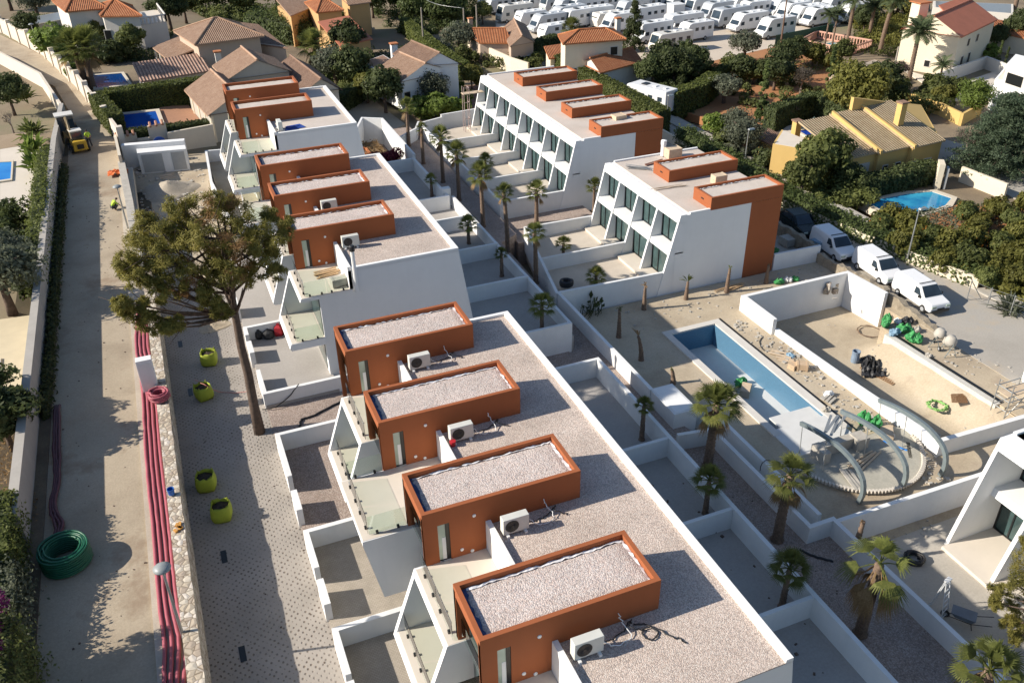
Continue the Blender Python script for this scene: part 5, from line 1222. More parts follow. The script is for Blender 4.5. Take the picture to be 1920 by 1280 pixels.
fence = tag(MB().hexa([(*xy(gp(1452, 88)), 1.6), (*xy(gp(1560, 66)), 1.6), (*xy(gp(1560.3, 65.6)), 1.6), (*xy(gp(1452.3, 87.6)), 1.6), (*xy(gp(1452, 88)), 3.3), (*xy(gp(1560, 66)), 3.3), (*xy(gp(1560.3, 65.6)), 3.3), (*xy(gp(1452.3, 87.6)), 3.3)]).build('mesh_fence', plain('green_netting', (.03, .10, .07), .8, .15, 4)), 'dark green netting fence between motorhome lot and field', 'fence')
# street wall with clipped hedge and lamp posts
wall('street_wall', [(51.5, 112), (51.6, 60), (53.6, 49), (55.3, 42.2)], 2.75, 1.4, .25, 'long cream wall along the street opposite the parked vans', W_BEI)
hedge([(52.2, 112), (52.3, 84)], 4.6, 1.6, 1.6, 'tall clipped hedge along the far part of the street', 'hedge', 70, .13)
hedge([(52.3, 80), (52.3, 60), (54.4, 49), (56.1, 42.8)], [3.7, 3.2, 2.9, 2.8], 1.5, 1.7, 'loose green hedge above the cream street wall', 'cypress', 110, .13, ragged=.22)
def ph(px, ht, t, label, leaf='hedge', dens=80, sz=.13, ragged=.06):
    P_ = [gp(u, v) for u, v in px]; return hedge([xy(p) for p in P_], [p.z+ht for p in P_], min(p.z for p in P_)-.4, t, label, leaf, dens, sz, ragged=ragged)
P1, P2, P3 = at(178, 172, 8.0), at(215, 214, 8.0), at(405, 142, 8.0)
hedge([xy(P3), (P1.x+1.0, P1.y)], 8.0, 4.6, 1.8, 'tall square clipped hedge along the upper side of the pool garden', 'hedge', 80, .12)
hedge([(P1.x, P1.y), xy(P2)], 8.0, 5, 1.5, 'clipped hedge beside the far road, left of the blue pool', 'hedge', 80, .12)
ph([(226, 274), (320, 262), (405, 250)], 1.5, 1.2, 'low clipped hedge behind the white meter wall', 'dark', 80, .12)
ph([(1440, 244), (1520, 214), (1590, 236)], 2.6, 1.6, 'dark clipped hedge behind the yellow villa pool', 'dark', 60, .15)
ph([(1256, 218), (1310, 200), (1334, 180)], 3.0, 1.8, 'dark clipped hedge beside the street lamp behind the back row', 'hedge', 60, .15)
ph([(1600, 372), (1660, 360), (1740, 340)], 2.0, 1.5, 'green hedge between yellow villa and its large pool', 'dark', 80, .15, .15)
ph([(760, 60), (818, 112), (872, 150)], 2.3, 1.6, 'clipped hedge along the lane above the white villa', 'hedge', 50, .16)
ph([(930, 112), (1000, 104), (1045, 92)], 2.2, 1.5, 'dark clipped hedge beside the cream two storey villa', 'dark', 50, .16)
ph([(480, 62), (560, 84), (640, 60)], 3.2, 3.0, 'dense row of tall cypresses clipped as a screen behind the tan villa', 'cypress', 40, .2, .5)
ph([(640, 210), (690, 178)], 2.2, 1.6, 'dark hedge beside the pale drive left of the white villa', 'dark', 50, .16)
# the hedge and shrubs along the left edge of the near road
hedge([(-10.8, 37.3), (-10.6, 33.0)], 8.0, 5.6, 1.7, 'rounded dark green hedge block on the left verge', 'hedge', 220, .08, ragged=.14)
hedge([(-10.4, 33), (-10.3, 28.5)], [7.6, 7.2], 5.6, 1.6, 'pale leaved shrub hedge above the green pipe coil', 'olive', 220, .08, ragged=.25)
hedge([(-10.5, 28.4), (-10.4, 21), (-10.4, 12)], [8.7, 9.0, 8.6], 5.6, 2.7, 'tall bougainvillea hedge at the bottom left corner', 'mid', 260, .075, ragged=.3)
g = np.random.default_rng(3); cs = [(-10.4+g.normal()*.8, y, 8.95+g.normal()*.3) for y in np.concatenate([g.uniform(19, 23, 26), g.uniform(23, 30, 26), g.uniform(14, 19, 22)])]
crown_obj('x', leaf_mesh('bougainvillea', blob_pts(g, cs, .28+.3*g.random(len(cs)), 260, .8, .5), .06, LEAF['bougain'], .8, 1)); o = bpy.context.scene.objects['x']; o.name = 'bougainvillea'; tag(o, 'magenta bougainvillea blossom spilling over the bottom left hedge', 'flowers')
hedge([(-10.7, 90), (-10.5, 76), (-10.5, 62)], [7.6, 8.0, 7.4], 5.5, 1.0, 'green cypress like hedge inside the long grey wall', 'hedge', 90, .11, ragged=.2)
hedge([(-9.35, 88), (-9.35, 46)], 6.5, 5.7, .35, 'thin strip of low dark weeds at the foot of the long grey wall', 'dark', 60, .12, 'weed_strip', 'weeds', ragged=.12)
# ---------------------------------------------------------------- trees and shrubs of the background: (kind, u, v, scale, label)
def bt(kind, u, v, s, label, cat='tree', **k): return tree(kind, gp(u, v), label, cat, s, **k)
for a in (
    ('greyball', 72, 34, 1.5, 'large grey green ball shaped tree at the top left corner'), ('lime', 108, 118, 1.5, 'yellow green tree left of the twin palms by the far road'), ('bigdark', 22, 20, 1.1, 'dark tree cut off by the top left corner'),
    ('round_dark', 60, 78, 1.0, 'dark reddish shadowed shrub mass behind the far pillar wall'), ('bush_dark', 205, 118, 1.8, 'dark bush under the white two storey villa, beside the twin palms'), ('round', 255, 108, 1.0, 'green bush between white villa and tan villa porch'),
    ('bush_dark', 232, 112, 1.6, 'low dark bush left of the tan villa porch'), ('lime', 142, 152, .7, 'small yellow green shrub at the foot of the twin palms'), ('round', 190, 88, .8, 'small tree against the white villa wall, right of the palms'), ('round', 350, 44, 1.3, 'green tree behind the tan villa, left of the cypress screen'),
    ('bigdark', 322, 58, .9, 'dark tree between the white and tan villas'), ('round_dark', 410, 28, 1.4, 'bushy dark tree at the top edge behind the tan hip roof'), ('round', 460, 34, 1.2, 'green tree at the top edge, left of the cypress row'), ('pinebg', 380, 20, 1.0, 'spreading tree at the top edge above the tan villa'), ('round', 520, 22, 1.1, 'leafy tree at the top edge beside the ochre villa'),
    ('round_dark', 655, 128, 1.5, 'dark leafy tree behind the low rose roof left of the white villa'), ('olive', 632, 168, 1.5, 'grey green shrub mass left of the white villa'), ('round_dark', 668, 176, 1.5, 'dark round tree at the left wall of the white villa'), ('bush_dark', 612, 140, 1.5, 'dark bush right of the yellow headed palm'),
    ('citrus', 690, 196, 1.3, 'orange flecked yellow green tree by the pale drive'), ('round_dark', 724, 214, 1.3, 'thin trunked leafy tree standing in the pale drive'), ('citrus_dark', 760, 178, 1.0, 'leafy shrub tree at the white villa arcade'), ('greyball', 812, 200, 1.15, 'grey green clipped ball tree in front of the white villa'),
    ('bush_lime', 790, 222, 2.0, 'spiky green shrub at the left of the cactus like clump'), ('lime', 825, 222, 1.0, 'tall cactus like green clump behind the back row end wall'), ('bush_lime', 850, 216, 1.7, 'bright shrub behind the white end wall of the alley'), ('citrus', 885, 168, 1.1, 'yellowish bush beside the cream boundary wall'), ('bush', 876, 122, 1.8, 'reddish green shrub above the cream boundary wall'),
    ('pinebg', 790, 46, 1.3, 'umbrella pine in the lane above the white villa'), ('pinebg', 836, 50, 1.4, 'umbrella pine nearest the motorhome lot'), ('bigdark', 700, 34, .9, 'dark leafy tree right of the ochre villa'), ('pinebg', 760, 24, 1.3, 'umbrella pine at the top edge, left of two others'), ('bigdark', 870, 22, 1.0, 'dark pine at the top edge beside the motorhomes'), ('round', 905, 46, .9, 'green bush behind the pinkish bungalow'),
    ('olive', 862, 108, 1.5, 'tall grey green tree beside the pinkish bungalow'), ('bush_dark', 970, 118, 1.6, 'dark bush in the garden of the cream two storey villa'), ('bush', 1000, 128, 1.4, 'low bush by the cream villa terrace'), ('conifer', 1186, 96, .8, 'dark conifer beside the cream two storey villa'),
    ('bigdark', 1222, 170, .75, 'dark garden tree behind the back row cabins'), ('bigdark', 1262, 168, .85, 'dark shady tree at the edge of the gravel lot'), ('round_dark', 1296, 162, 1.2, 'dark bush between gravel lot and lamp post'), ('round_dark', 1240, 142, 1.1, 'dark bush at the corner of the cream villa and lot'), ('round_dark', 1284, 140, 1.0, 'dark shrub along the near edge of the gravel lot'), ('conifer', 1277, 176, .42, 'small bright conifer in the dark garden'), ('bush_lime', 1218, 196, 1.4, 'light green bush beside the parked camper behind the back row'),
    ('citrus_dark', 1342, 158, 1.1, 'dark citrus tree, leftmost in the red field'), ('citrus_dark', 1374, 146, 1.2, 'dark citrus tree in the red field, second from the left'), ('round_dark', 1388, 160, 1.0, 'dark bushy tree at the middle of the red field'), ('citrus_dark', 1412, 160, 1.3, 'green citrus tree left of the slim cypress top'), ('round_dark', 1450, 172, 1.2, 'dark spreading bush right of the slim cypress'), ('round_dark', 1466, 138, 1.0, 'dark green tree in the red field near the pink balustrade'), ('round_dark', 1484, 126, 1.0, 'dark round tree nearer the pink balustrade'), ('citrus', 1522, 126, 1.2, 'yellow green tree below the pink balustrade'), ('olive', 1394, 120, 1.25, 'olive tree with long shadow at the edge of the red field'),
    ('olive', 1356, 196, 1.1, 'yellowish young olive in the red field by the clipped hedge'), ('citrus', 1560, 134, .9, 'yellow green bush beside the thin twin palms'), ('round', 1575, 124, .8, 'bush behind the brown roofed outbuilding'),
    ('cypress', 1424, 232, 1.05, 'slim dark cypress standing between red field and yellow villa hedge'), ('cypress', 1546, 205, 1.0, 'leaning dark cypress beside the big leafy tree'), ('cypress', 1556, 208, .8, 'shorter dark cypress leaning on its neighbour'),
    ('lime', 1340, 260, .9, 'lime green shrub behind the street hedge'), ('olive', 1378, 262, 1.0, 'grey leaved tree left of the yellow villa, farther one'), ('olive', 1392, 298, 1.2, 'grey leaved tree left of the yellow villa, nearer one'), ('bush', 1360, 280, 1.5, 'green shrub at the foot of the grey leaved trees'), ('bush_dark', 1440, 322, 1.5, 'dark bush below the yellow annex'),
    ('carob', 1602, 226, 1.15, 'big yellow green leafy tree behind the yellow villa pool'), ('round_dark', 1650, 190, 1.2, 'dark leafy tree right of the big yellow green one'), ('ball', 1818, 218, 1.15, 'round clipped bright green tree behind the yellow villa'), ('citrus_dark', 1742, 190, 1.2, 'leafy tree left of the round clipped tree'), ('citrus', 1765, 206, 1.0, 'yellow flecked citrus beside the round clipped tree'), ('citrus_dark', 1788, 190, 1.1, 'green tree behind the round clipped tree'),
    ('round', 1535, 352, 1.25, 'large bushy green tree in front of the yellow villa garage wall'), ('round', 1500, 374, .95, 'green bush merging into the street hedge'), ('round_dark', 1578, 362, .8, 'dark bush between big tree and large pool'),
    ('citrus', 1680, 40, 1.8, 'yellow green shrub by the lane at top right'), ('citrus', 1640, 30, 1.6, 'yellow shrub behind the date palms at the back'), ('round', 1720, 24, 1.5, 'green shrub left of the beige villa chimney'), ('bigdark', 1618, 66, .7, 'dark palm thicket tree beside the pink balustrade'), ('bush_lime', 1850, 110, 1.6, 'light green shrub right of the beige villa'), ('round_dark', 1860, 96, .9, 'dark bush in the shade of the beige villa'), ('cypress', 1866, 132, .55, 'clipped yellow green cypress block by the white modern house'), ('cypress', 1880, 135, .5, 'second clipped cypress by the white modern house'), ('bigdark', 1905, 90, .8, 'dark tree at the right edge behind the rust roof'),
    ('greyball', 20, 516, .9, 'grey green ball bush in the shaded left garden'), ('olive', 24, 588, 1.4, 'grey olive tree at the left edge beside the long grey wall'), ('bush_dark', 10, 462, .9, 'dark garden tree at the left edge in shade'), ('cypress', 46, 560, .35, 'tiny dark cypress beside the small pillar in the left garden'), ('bush_dark', 20, 420, 1.2, 'dark bush standing in for lawn shade left of the long grey wall'), ('round_dark', 24, 842, .9, 'dark round bush left of the rounded hedge block'), ('round_dark', -8, 800, .9, 'dark bush at the left edge above the soil strip'),  # two dark bushes on the left lawn stand in for its shade
    ('round_dark', 28, 216, 1.1, 'dark green tree beside the pale far wall on the left')):
    k, u, v, s, l = a; bt(k, u, v, s, l, 'bush' if 'bush' in k else 'tree')
og = 'citrus trees in the orchard'; rnd = random.Random(12); oc = [(1640, 446), (1672, 432), (1702, 452), (1800, 420), (1834, 438), (1866, 414), (1896, 436), (1925, 410), (1694, 484), (1738, 470), (1776, 480), (1818, 470), (1862, 478), (1905, 466), (1766, 514), (1812, 512), (1858, 518), (1902, 508), (1846, 548), (1900, 556)]
ow = ('nearest the large pool', 'leaning over the pool edge', 'first by the lamp post', 'behind the lamp post', 'in the upper orchard row', 'at the middle of the upper row', 'right in the upper row', 'by the driveway at the right edge', 'left of the lamp post foot', 'in the second row near the hedge', 'beside bare red soil', 'in the middle of the orchard', 'right of the orchard centre', 'at the right edge, second row', 'above the wire fence', 'before the reddish clearing', 'with greyer leaves on the right', 'at the right edge, third row', 'next to the fence posts', 'lowest at the right edge')
for i, ((u, v), w__) in enumerate(zip(oc, ow)):
    t = bt('citrus' if i % 3 else 'citrus_dark', u, v, rnd.uniform(.72, .98), 'orange flecked citrus tree '+w__, 'citrus tree', group=og)
    if i in (0, 1, 3, 5, 7, 9, 11):
        g = np.random.default_rng(i); d = g.normal(size=(46, 3)); d /= np.linalg.norm(d, axis=1)[:, None]; crown_obj('oranges', leaf_mesh('oranges', d*np.array([1.55, 1.55, 1.15])+np.array([0, 0, 1.6]), .07, LEAF['orange'], .9, i), t)['kind'] = 'stuff'
bare_tree(gp(1500, 178), 'wide pale bare tree in the red field below the dark citrus', 4.4, 3, 3, 'twig', 2400, .14); bare_tree(gp(1478, 232), 'small bare tree on red soil right of the slim cypress', 3.0, 2, 4, 'twig', 300, .1); bare_tree(gp(1300, 128), 'low bare shrub at the corner of the gravel lot', 2.6, 2, 5, 'twig', 250, .1)
bare_tree(gp(1806, 312), 'grey bare tree in front of the yellow villa end wall', 5.0, 3, 6, 'twig', 1500, .12); bare_tree(gp(1680, 166), 'pale pink blossoming almond tree beside the outbuilding', 4.2, 3, 7, 'blossom', 2600, .16, 'blossom tree'); bare_tree(gp(562, 142), 'bare grey shrub beside the yellow headed palm', 2.6, 2, 8, 'twig', 500, .12)
bare_tree(gp(26, 250), 'young bare tree in the dry bed at the left edge', 3.0, 2, 9, 'twig', 160, .1); bare_tree(gp(36, 415), 'leafless sapling in the shaded left garden', 2.4, 1.5, 10, 'twig', 100, .08); bare_tree(gp(1725, 196), 'bare vine on poles behind the yellow villa', 2.2, 1.5, 11, 'twig', 160, .1)
# cedar
r = thing('cedar_tree', 'broad layered dark cedar at the right edge beyond the yellow villa', 'cedar tree', gp(1868, 326)); r.scale = (.92, .92, .92); g = np.random.default_rng(31); tb = MB().tube([(0, 0, 0), (0, .1, 3), (.1, 0, 8.6)], [.4, .3, .05], 8); pts = []
for k in range(15):
    z = 1.0+7.4*k/14; R = 4.6*(1-((z-1)/8.2)**1.5)+.4; n = int(9-4*k/14)
    for j in range(n):
        a = 2*PI*(j+g.random()*.7)/n; L = R*(.7+.4*g.random()); e = np.array([math.cos(a)*L, math.sin(a)*L, z-.25+.3*g.random()]); tb.tube([(0, 0, z), tuple(e)], [.09, .02], 4)
        for q in range(9): f = .25+.75*q/8; c = e*np.array([f, f, 1])+g.normal(size=3)*np.array([.35, .35, .1])*1.0; d = g.normal(size=(60, 3))*np.array([.42, .42, .10]); pts.append(c+d)
tb.build('trunk', BARK, r); crown_obj('crown', leaf_mesh('crown', np.concatenate(pts), .15, LEAF['cedar'], .35, 2, .7), r)
# palms of the background
fan_palm(gp(162, 164), 4.6, 2.7, 'big silvery fan palm by the far road, left of a pair', 61, 4, 34, (-.4, .2), .42, None, .2); fan_palm(gp(174, 164), 4.8, 2.7, 'big silvery fan palm by the far road, right of a pair', 62, 4, 34, (.4, .2), .42, None, .2)
fan_palm(gp(594, 142), 4.2, 2.6, 'bushy yellow green fan palm behind the grey gabled villa', 63, 5, 36, (0, 0), .3, None, .3)
for u, v, h, l in ((1071, 140, 6.3, 'tallest fan palm in front of the cream two storey villa, left of three'), (1083, 146, 4.9, 'fan palm in front of the cream villa, middle of three'), (1121, 152, 5.0, 'fan palm in front of the low red roof, right of three')): fan_palm(gp(u, v), h, 1.75, l, int(h*10), 6, 34, (-.1, 0), .2, 'tall fan palms before the cream villa', .3)
feather_palm(gp(930, 108), .8, 2.4, 'low yellow green feather palm beside the pinkish bungalow', 71, 26, .25)
feather_palm(gp(1704, 150), 6.2, 3.3, 'date palm casting its shadow on the beige villa gable', 72, 38, .32); feather_palm(gp(1588, 82), 6.6, 3.0, 'tall date palm behind the pink balustrade, left one', 73, 34, .32); feather_palm(gp(1650, 96), 7.2, 3.0, 'tall date palm leaning right behind the pink balustrade', 74, 34, .32, (.8, 0)); feather_palm(gp(1628, 76), 5.0, 2.6, 'shaded date palm between the two tall ones', 75, 28, .3)
feather_palm(gp(1541, 116), 6.4, 2.0, 'thin queen palm in front of the pink balustrade, left one', 76, 22, .14, (.1, 0)); feather_palm(gp(1556, 110), 6.2, 2.0, 'thin queen palm in front of the pink balustrade, right one', 77, 22, .14, (.1, 0)); feather_palm(gp(1757, 170), 3.2, 2.0, 'drooping queen palm above the pale grey wall', 78, 20, .14)
feather_palm(gp(1895, 44), 6.4, 2.0, 'date palm cut off at the top right corner', 79, 26, .4)
feather_palm(gp(1622, 245), .3, 1.5, 'small bright cycad like palm at the yellow villa porch', 80, 20, .12)
# broad-leaved tropical clump over the left wall
def clump(loc, label, n, R, seed, leaf='lime', wd=.22, name='banana_plant', cat='plant'):
    r = thing(name, label, cat, loc); rnd = random.Random(seed); b = MB()
    for k in range(n):
        az = rnd.random()*6.28; el = rnd.uniform(.2, 1.4); L = R*rnd.uniform(.6, 1.2); o_ = Vector((rnd.uniform(-.5, .5), rnd.uniform(-.6, .6), rnd.uniform(0, .6))); h = Vector((math.cos(az)*math.cos(el), math.sin(az)*math.cos(el), math.sin(el)))
        p1, p2 = o_+h*L*.5, o_+h*L+Vector((0, 0, -.25*L)); w = h.cross(Vector((0, 0, 1))); w = w.normalized()*wd if w.length > .01 else Vector((wd, 0, 0)); b.face([o_, p1-w, p2, p1+w])
    b.build('leaves', LEAF[leaf], r, fix=False); return r
for i, (u, v, n, R, lf, l) in enumerate(((66, 268, 60, 2.0, 'mid', 'dark broad leaved palm clump over the left wall by the machines'), (68, 300, 70, 2.0, 'lime', 'bright yellow green banana clump over the left wall'), (72, 330, 60, 1.8, 'lime', 'green banana clump over the left wall beside the small pool'), (48, 200, 60, 1.9, 'mid', 'spiky dark plant behind the pale far wall'))):
    p = gp(u, v); clump((p.x, p.y, 6.2), l, n, R, i, lf)
clump(gp(1520, 245), 'blue green agave beside the small deep blue pool', 40, 1.3, 9, 'agave', .16, 'agave')
clump(gp(1890, 590), 'pale spiky shrub behind the wire fence at the right edge', 90, 1.6, 10, 'olive', .10, 'shrub', 'bush')
r = crown_obj('wine_shrub', leaf_mesh('wine_shrub', blob_pts(np.random.default_rng(2), [(17.9+i*.55, 81.2+.3*(i % 3), 4.7+.25*(i % 2)) for i in range(6)], [.75]*6, 380, .8), .11, LEAF['wine'], .6, 5)); tag(r, 'magenta and dark red shrub in the terracotta edged bed', 'bush')
g = np.random.default_rng(6); r = crown_obj('dry_grass', leaf_mesh('dry_grass', np.stack([g.uniform(17, 20.2, 1500), g.uniform(82, 88, 1500), 4.4+g.random(1500)*.25], 1), .14, LEAF['palmdry'], .3, 6, 1)); r['kind'] = 'stuff'; r['label'] = 'dry grass in the raised bed'
g = np.random.default_rng(7)
def scatter(name, px, n, size, leaf, label, seed):
    g = np.random.default_rng(seed); P_ = [gp(u, v) for u, v in px]; o = []
    for _ in range(n): a, b_ = g.random(), g.random(); p = (P_[0]*(1-a)+P_[1]*a)*(1-b_)+(P_[3]*(1-a)+P_[2]*a)*b_; o.append((p.x, p.y, p.z+.12+g.random()*.25))
    r = crown_obj(name, leaf_mesh(name, np.array(o), size, LEAF[leaf], .4, seed, .8)); r['kind'] = 'stuff'; r['label'] = label
scatter('grass', [(1240, 150), (1560, 110), (1560, 130), (1240, 205)], 2600, .16, 'grass', 'sparse grass and weeds on the red field', 41)
scatter('weeds', [(1640, 400), (1930, 380), (1960, 560), (1720, 470)], 5000, .16, 'olive', 'weeds under the orchard trees', 42)
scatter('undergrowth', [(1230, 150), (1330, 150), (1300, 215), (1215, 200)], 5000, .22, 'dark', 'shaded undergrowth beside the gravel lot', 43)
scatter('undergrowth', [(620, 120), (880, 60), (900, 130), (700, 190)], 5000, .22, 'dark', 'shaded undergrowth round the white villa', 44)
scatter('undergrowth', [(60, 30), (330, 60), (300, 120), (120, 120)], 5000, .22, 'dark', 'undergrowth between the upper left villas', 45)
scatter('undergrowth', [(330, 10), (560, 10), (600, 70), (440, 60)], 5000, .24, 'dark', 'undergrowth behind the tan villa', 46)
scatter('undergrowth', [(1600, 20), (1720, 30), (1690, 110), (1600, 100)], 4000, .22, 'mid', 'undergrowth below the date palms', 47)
scatter('grass', [(-5, 800), (70, 850), (74, 1000), (-5, 980)], 600, .10, 'palmdry', 'dry leaf litter on the left soil strip', 48)
def shrub_mass(name, px, n, R, leaf, label, seed, zmax=1.2):
    g = np.random.default_rng(seed); P_ = [gp(u, v) for u, v in px]; cs = []
    for _ in range(n): a, b_ = g.random(), g.random(); p = (P_[0]*(1-a)+P_[1]*a)*(1-b_)+(P_[3]*(1-a)+P_[2]*a)*b_; cs.append((p.x, p.y, p.z+.2+g.random()*zmax))
    r = crown_obj(name, leaf_mesh(name, blob_pts(g, cs, R*(.5+.8*g.random(n)), 110, .85), .17, LEAF[leaf], .55, seed)); r['kind'] = 'stuff'; r['label'] = label
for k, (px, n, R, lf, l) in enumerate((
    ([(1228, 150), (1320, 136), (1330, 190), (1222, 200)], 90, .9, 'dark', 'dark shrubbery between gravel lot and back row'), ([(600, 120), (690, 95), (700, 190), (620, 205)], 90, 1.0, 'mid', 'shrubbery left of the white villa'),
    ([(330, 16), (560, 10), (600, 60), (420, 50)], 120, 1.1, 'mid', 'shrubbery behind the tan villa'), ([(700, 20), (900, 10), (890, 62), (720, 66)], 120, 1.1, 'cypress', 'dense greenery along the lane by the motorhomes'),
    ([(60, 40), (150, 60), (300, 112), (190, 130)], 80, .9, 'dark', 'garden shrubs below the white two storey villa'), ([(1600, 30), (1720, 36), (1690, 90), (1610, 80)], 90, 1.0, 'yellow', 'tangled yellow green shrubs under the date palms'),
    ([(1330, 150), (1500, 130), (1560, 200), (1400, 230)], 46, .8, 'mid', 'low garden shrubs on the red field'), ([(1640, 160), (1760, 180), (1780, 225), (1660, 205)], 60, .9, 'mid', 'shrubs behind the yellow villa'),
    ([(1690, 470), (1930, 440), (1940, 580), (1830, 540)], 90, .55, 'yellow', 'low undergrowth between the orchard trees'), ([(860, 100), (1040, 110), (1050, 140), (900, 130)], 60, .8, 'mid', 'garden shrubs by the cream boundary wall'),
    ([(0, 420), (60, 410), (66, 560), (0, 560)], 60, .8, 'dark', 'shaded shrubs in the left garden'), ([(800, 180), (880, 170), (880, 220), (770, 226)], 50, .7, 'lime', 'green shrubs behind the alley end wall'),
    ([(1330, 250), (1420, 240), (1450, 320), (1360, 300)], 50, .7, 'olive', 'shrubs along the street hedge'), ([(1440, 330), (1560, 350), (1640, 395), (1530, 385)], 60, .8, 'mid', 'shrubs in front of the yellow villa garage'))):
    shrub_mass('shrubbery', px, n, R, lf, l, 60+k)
# ---------------------------------------------------------------- vehicles
RVW = plain('motorhome_white', (.74, .74, .73), .35, .05, .6); RVS = plain('motorhome_silver', (.46, .48, .50), .35, .06, .6); RVB = plain('motorhome_cream', (.66, .63, .57), .4, .05, .6)
TYRE = plain('tyre_rubber', (.02, .02, .02), .8, .2, 8); SCREEN = m_glass('windscreen', (.03, .045, .06), .05); VANW = plain('van_white', (.78, .78, .78), .25, .03, .8); RIM = plain('wheel_rim', (.35, .36, .37), .4, .1)
def wheel(root, x, y, r=.34, w=.22):
    t = MB().lathe((x, y-w/2, r), [(r*.55, 0), (r*.93, .0), (r, w*.2), (r, w*.8), (r*.93, w), (r*.55, w)], 14, 'y').build('wheel', TYRE, root)
    MB().lathe((x, y-w/2-.005, r), [(r*.55, 0), (r*.55, w+.01)], 10, 'y').build('rim', RIM, t)
def motorhome(kind, mtl, label):
    r = thing('motorhome', label, 'motorhome'); W2 = 1.12; L = 6.8
    if kind == 'alcove': prof = [(0, .42), (L, .42), (L, 2.95), (.55, 3.0), (.25, 2.75), (.25, 2.15), (1.0, 2.0), (.75, 1.25), (0, 1.0)]
    elif kind == 'integrated': prof = [(0, .4), (L, .4), (L, 2.9), (.9, 2.92), (.55, 2.75), (.15, 1.5), (0, 1.2)]
    elif kind == 'caravan': prof = [(.9, .45), (L-.6, .45), (L-.4, 1.5), (L-.75, 2.5), (1.3, 2.55), (.75, 1.5)]
    else: prof = [(0, .4), (L, .4), (L, 2.85), (2.0, 2.9), (1.45, 2.72), (.95, 1.95), (.55, 1.25), (.05, 1.02)]
    bd = MB().xz(prof, -W2, W2).build('body', mtl, r, bevel=.09)
    if kind == 'caravan':
        MB().box(1.0, -.7, 1.4, .93, .7, 2.0).build('windscreen', SCREEN, bd); wheel(r, 3.6, -W2+.05); wheel(r, 3.6, W2-.05); MB().tube([(.9, 0, .55), (-.2, 0, .5)], .05, 6).build('drawbar', GALV, r)
    else:
        a, c = (prof[6], prof[7]) if kind == 'alcove' else ((prof[5], prof[6]) if kind != 'integrated' else (prof[4], prof[5])); k0, k1 = .06, .94
        p0 = (a[0]*(1-k0)+c[0]*k0-.03, a[1]*(1-k0)+c[1]*k0); p1 = (a[0]*(1-k1)+c[0]*k1-.03, a[1]*(1-k1)+c[1]*k1); s = MB()
        s.hexa([(p1[0], -.92, p1[1]), (p1[0]+.05, -.92, p1[1]), (p1[0]+.05, .92, p1[1]), (p1[0], .92, p1[1]), (p0[0], -.85, p0[1]), (p0[0]+.05, -.85, p0[1]), (p0[0]+.05, .85, p0[1]), (p0[0], .85, p0[1])]); s.build('windscreen', SCREEN, r)
        for sy in (-1, 1):
            MB().box(1.05, sy*W2, 1.2, 1.75, sy*(W2+.015), 1.75).build('cab_window', SCREEN, r); wheel(r, 1.15, sy*(W2-.08)); wheel(r, 5.0, sy*(W2-.08))
        MB().box(-.06, -1.0, .42, .05, 1.0, .62).build('bumper', plain('bumper_grey', (.16, .16, .17), .6, .1), r)
        for sy in (-1, 1): MB().box(-.04, sy*.65-.16, .78, .06, sy*.65+.16, .95).build('headlight', GLASSL, r)
    for sy in (-1, 1):
        for x in (2.7, 4.0, 5.5): MB().box(x, sy*W2, 1.65, x+.7, sy*(W2+.015), 2.15).build('side_window', SCREEN, r)
    zt = prof[2][1] if kind != 'caravan' else 2.53
    for x, w_ in ((2.3, .45), (4.0, .3), (5.6, .25)): MB().box(x, -w_, zt, x+w_*1.6, w_, zt+.12).build('roof_hatch', DARK if x < 3 and kind != 'caravan' else RVW, bd)
    return r
HEAD = math.atan2(1.15, 7.1); RVG = 'motorhomes parked on the gravel lot'
bands = [('front', [(1224, 78, 'alcove', RVW), (1255, 97, 'integrated', RVB), (1278, 60, 'alcove', RVW), (1301, 76, 'low', RVW), (1398, 58, 'low', RVW), (1449, 70, 'low', RVW), (1506, 44, 'low', RVW), (1484, 40, 'low', RVW), (1532, 48, 'low', RVW)]),
         ('middle', [(930, 12, 'low', RVW), (1062, 46, 'low', RVS), (1088, 52, 'integrated', RVW), (1160, 60, 'low', RVW), (966, 40, 'integrated', RVB), (995, 50, 'caravan', RVW), (1026, 60, 'low', RVS), (1040, 76, 'caravan', RVW), (1113, 47, 'low', RVW), (1136, 52, 'caravan', RVB), (1184, 34, 'low', RVS), (1212, 46, 'integrated', RVW), (1366, 50, 'integrated', RVS), (1342, 38, 'low', RVS), (1316, 29, 'integrated', RVW), (1466, 30, 'low', RVW), (1536, 22, 'integrated', RVB), (1564, 26, 'low', RVS), (1596, 40, 'low', RVW), (936, 26, 'caravan', RVS)]),
         ('third', [(1115, 22, 'low', RVS), (1196, 22, 'low', RVW), (1220, 24, 'low', RVS), (1296, 20, 'low', RVW), (1410, 34, 'low', RVW), (1424, 18, 'low', RVS), (1500, 20, 'low', RVW), (1010, 17, 'low', RVW), (1046, 22, 'integrated', RVS), (1066, 30, 'low', RVS), (1098, 30, 'integrated', RVW), (1139, 22, 'integrated', RVW), (1246, 18, 'alcove', RVW), (1272, 22, 'low', RVS), (1390, 22, 'caravan', RVW), (1440, 26, 'integrated', RVB), (1362, 14, 'alcove', RVW), (1160, 8, 'low', RVW)]),
         ('farthest', [(984, 12, 'low', RVW), (965, 6, 'low', RVS), (1006, 3, 'alcove', RVW), (1040, 5, 'low', RVW), (1075, 8, 'low', RVW), (1108, 10, 'low', RVS), (1188, 2, 'low', RVW), (1216, 5, 'integrated', RVW), (1290, 4, 'low', RVW), (1318, 8, 'alcove', RVW), (1336, 1, 'low', RVS), (1410, 5, 'integrated', RVW), (1438, 4, 'low', RVW), (1470, 8, 'low', RVW), (1500, 6, 'integrated', RVB), (1530, 4, 'low', RVW)])]
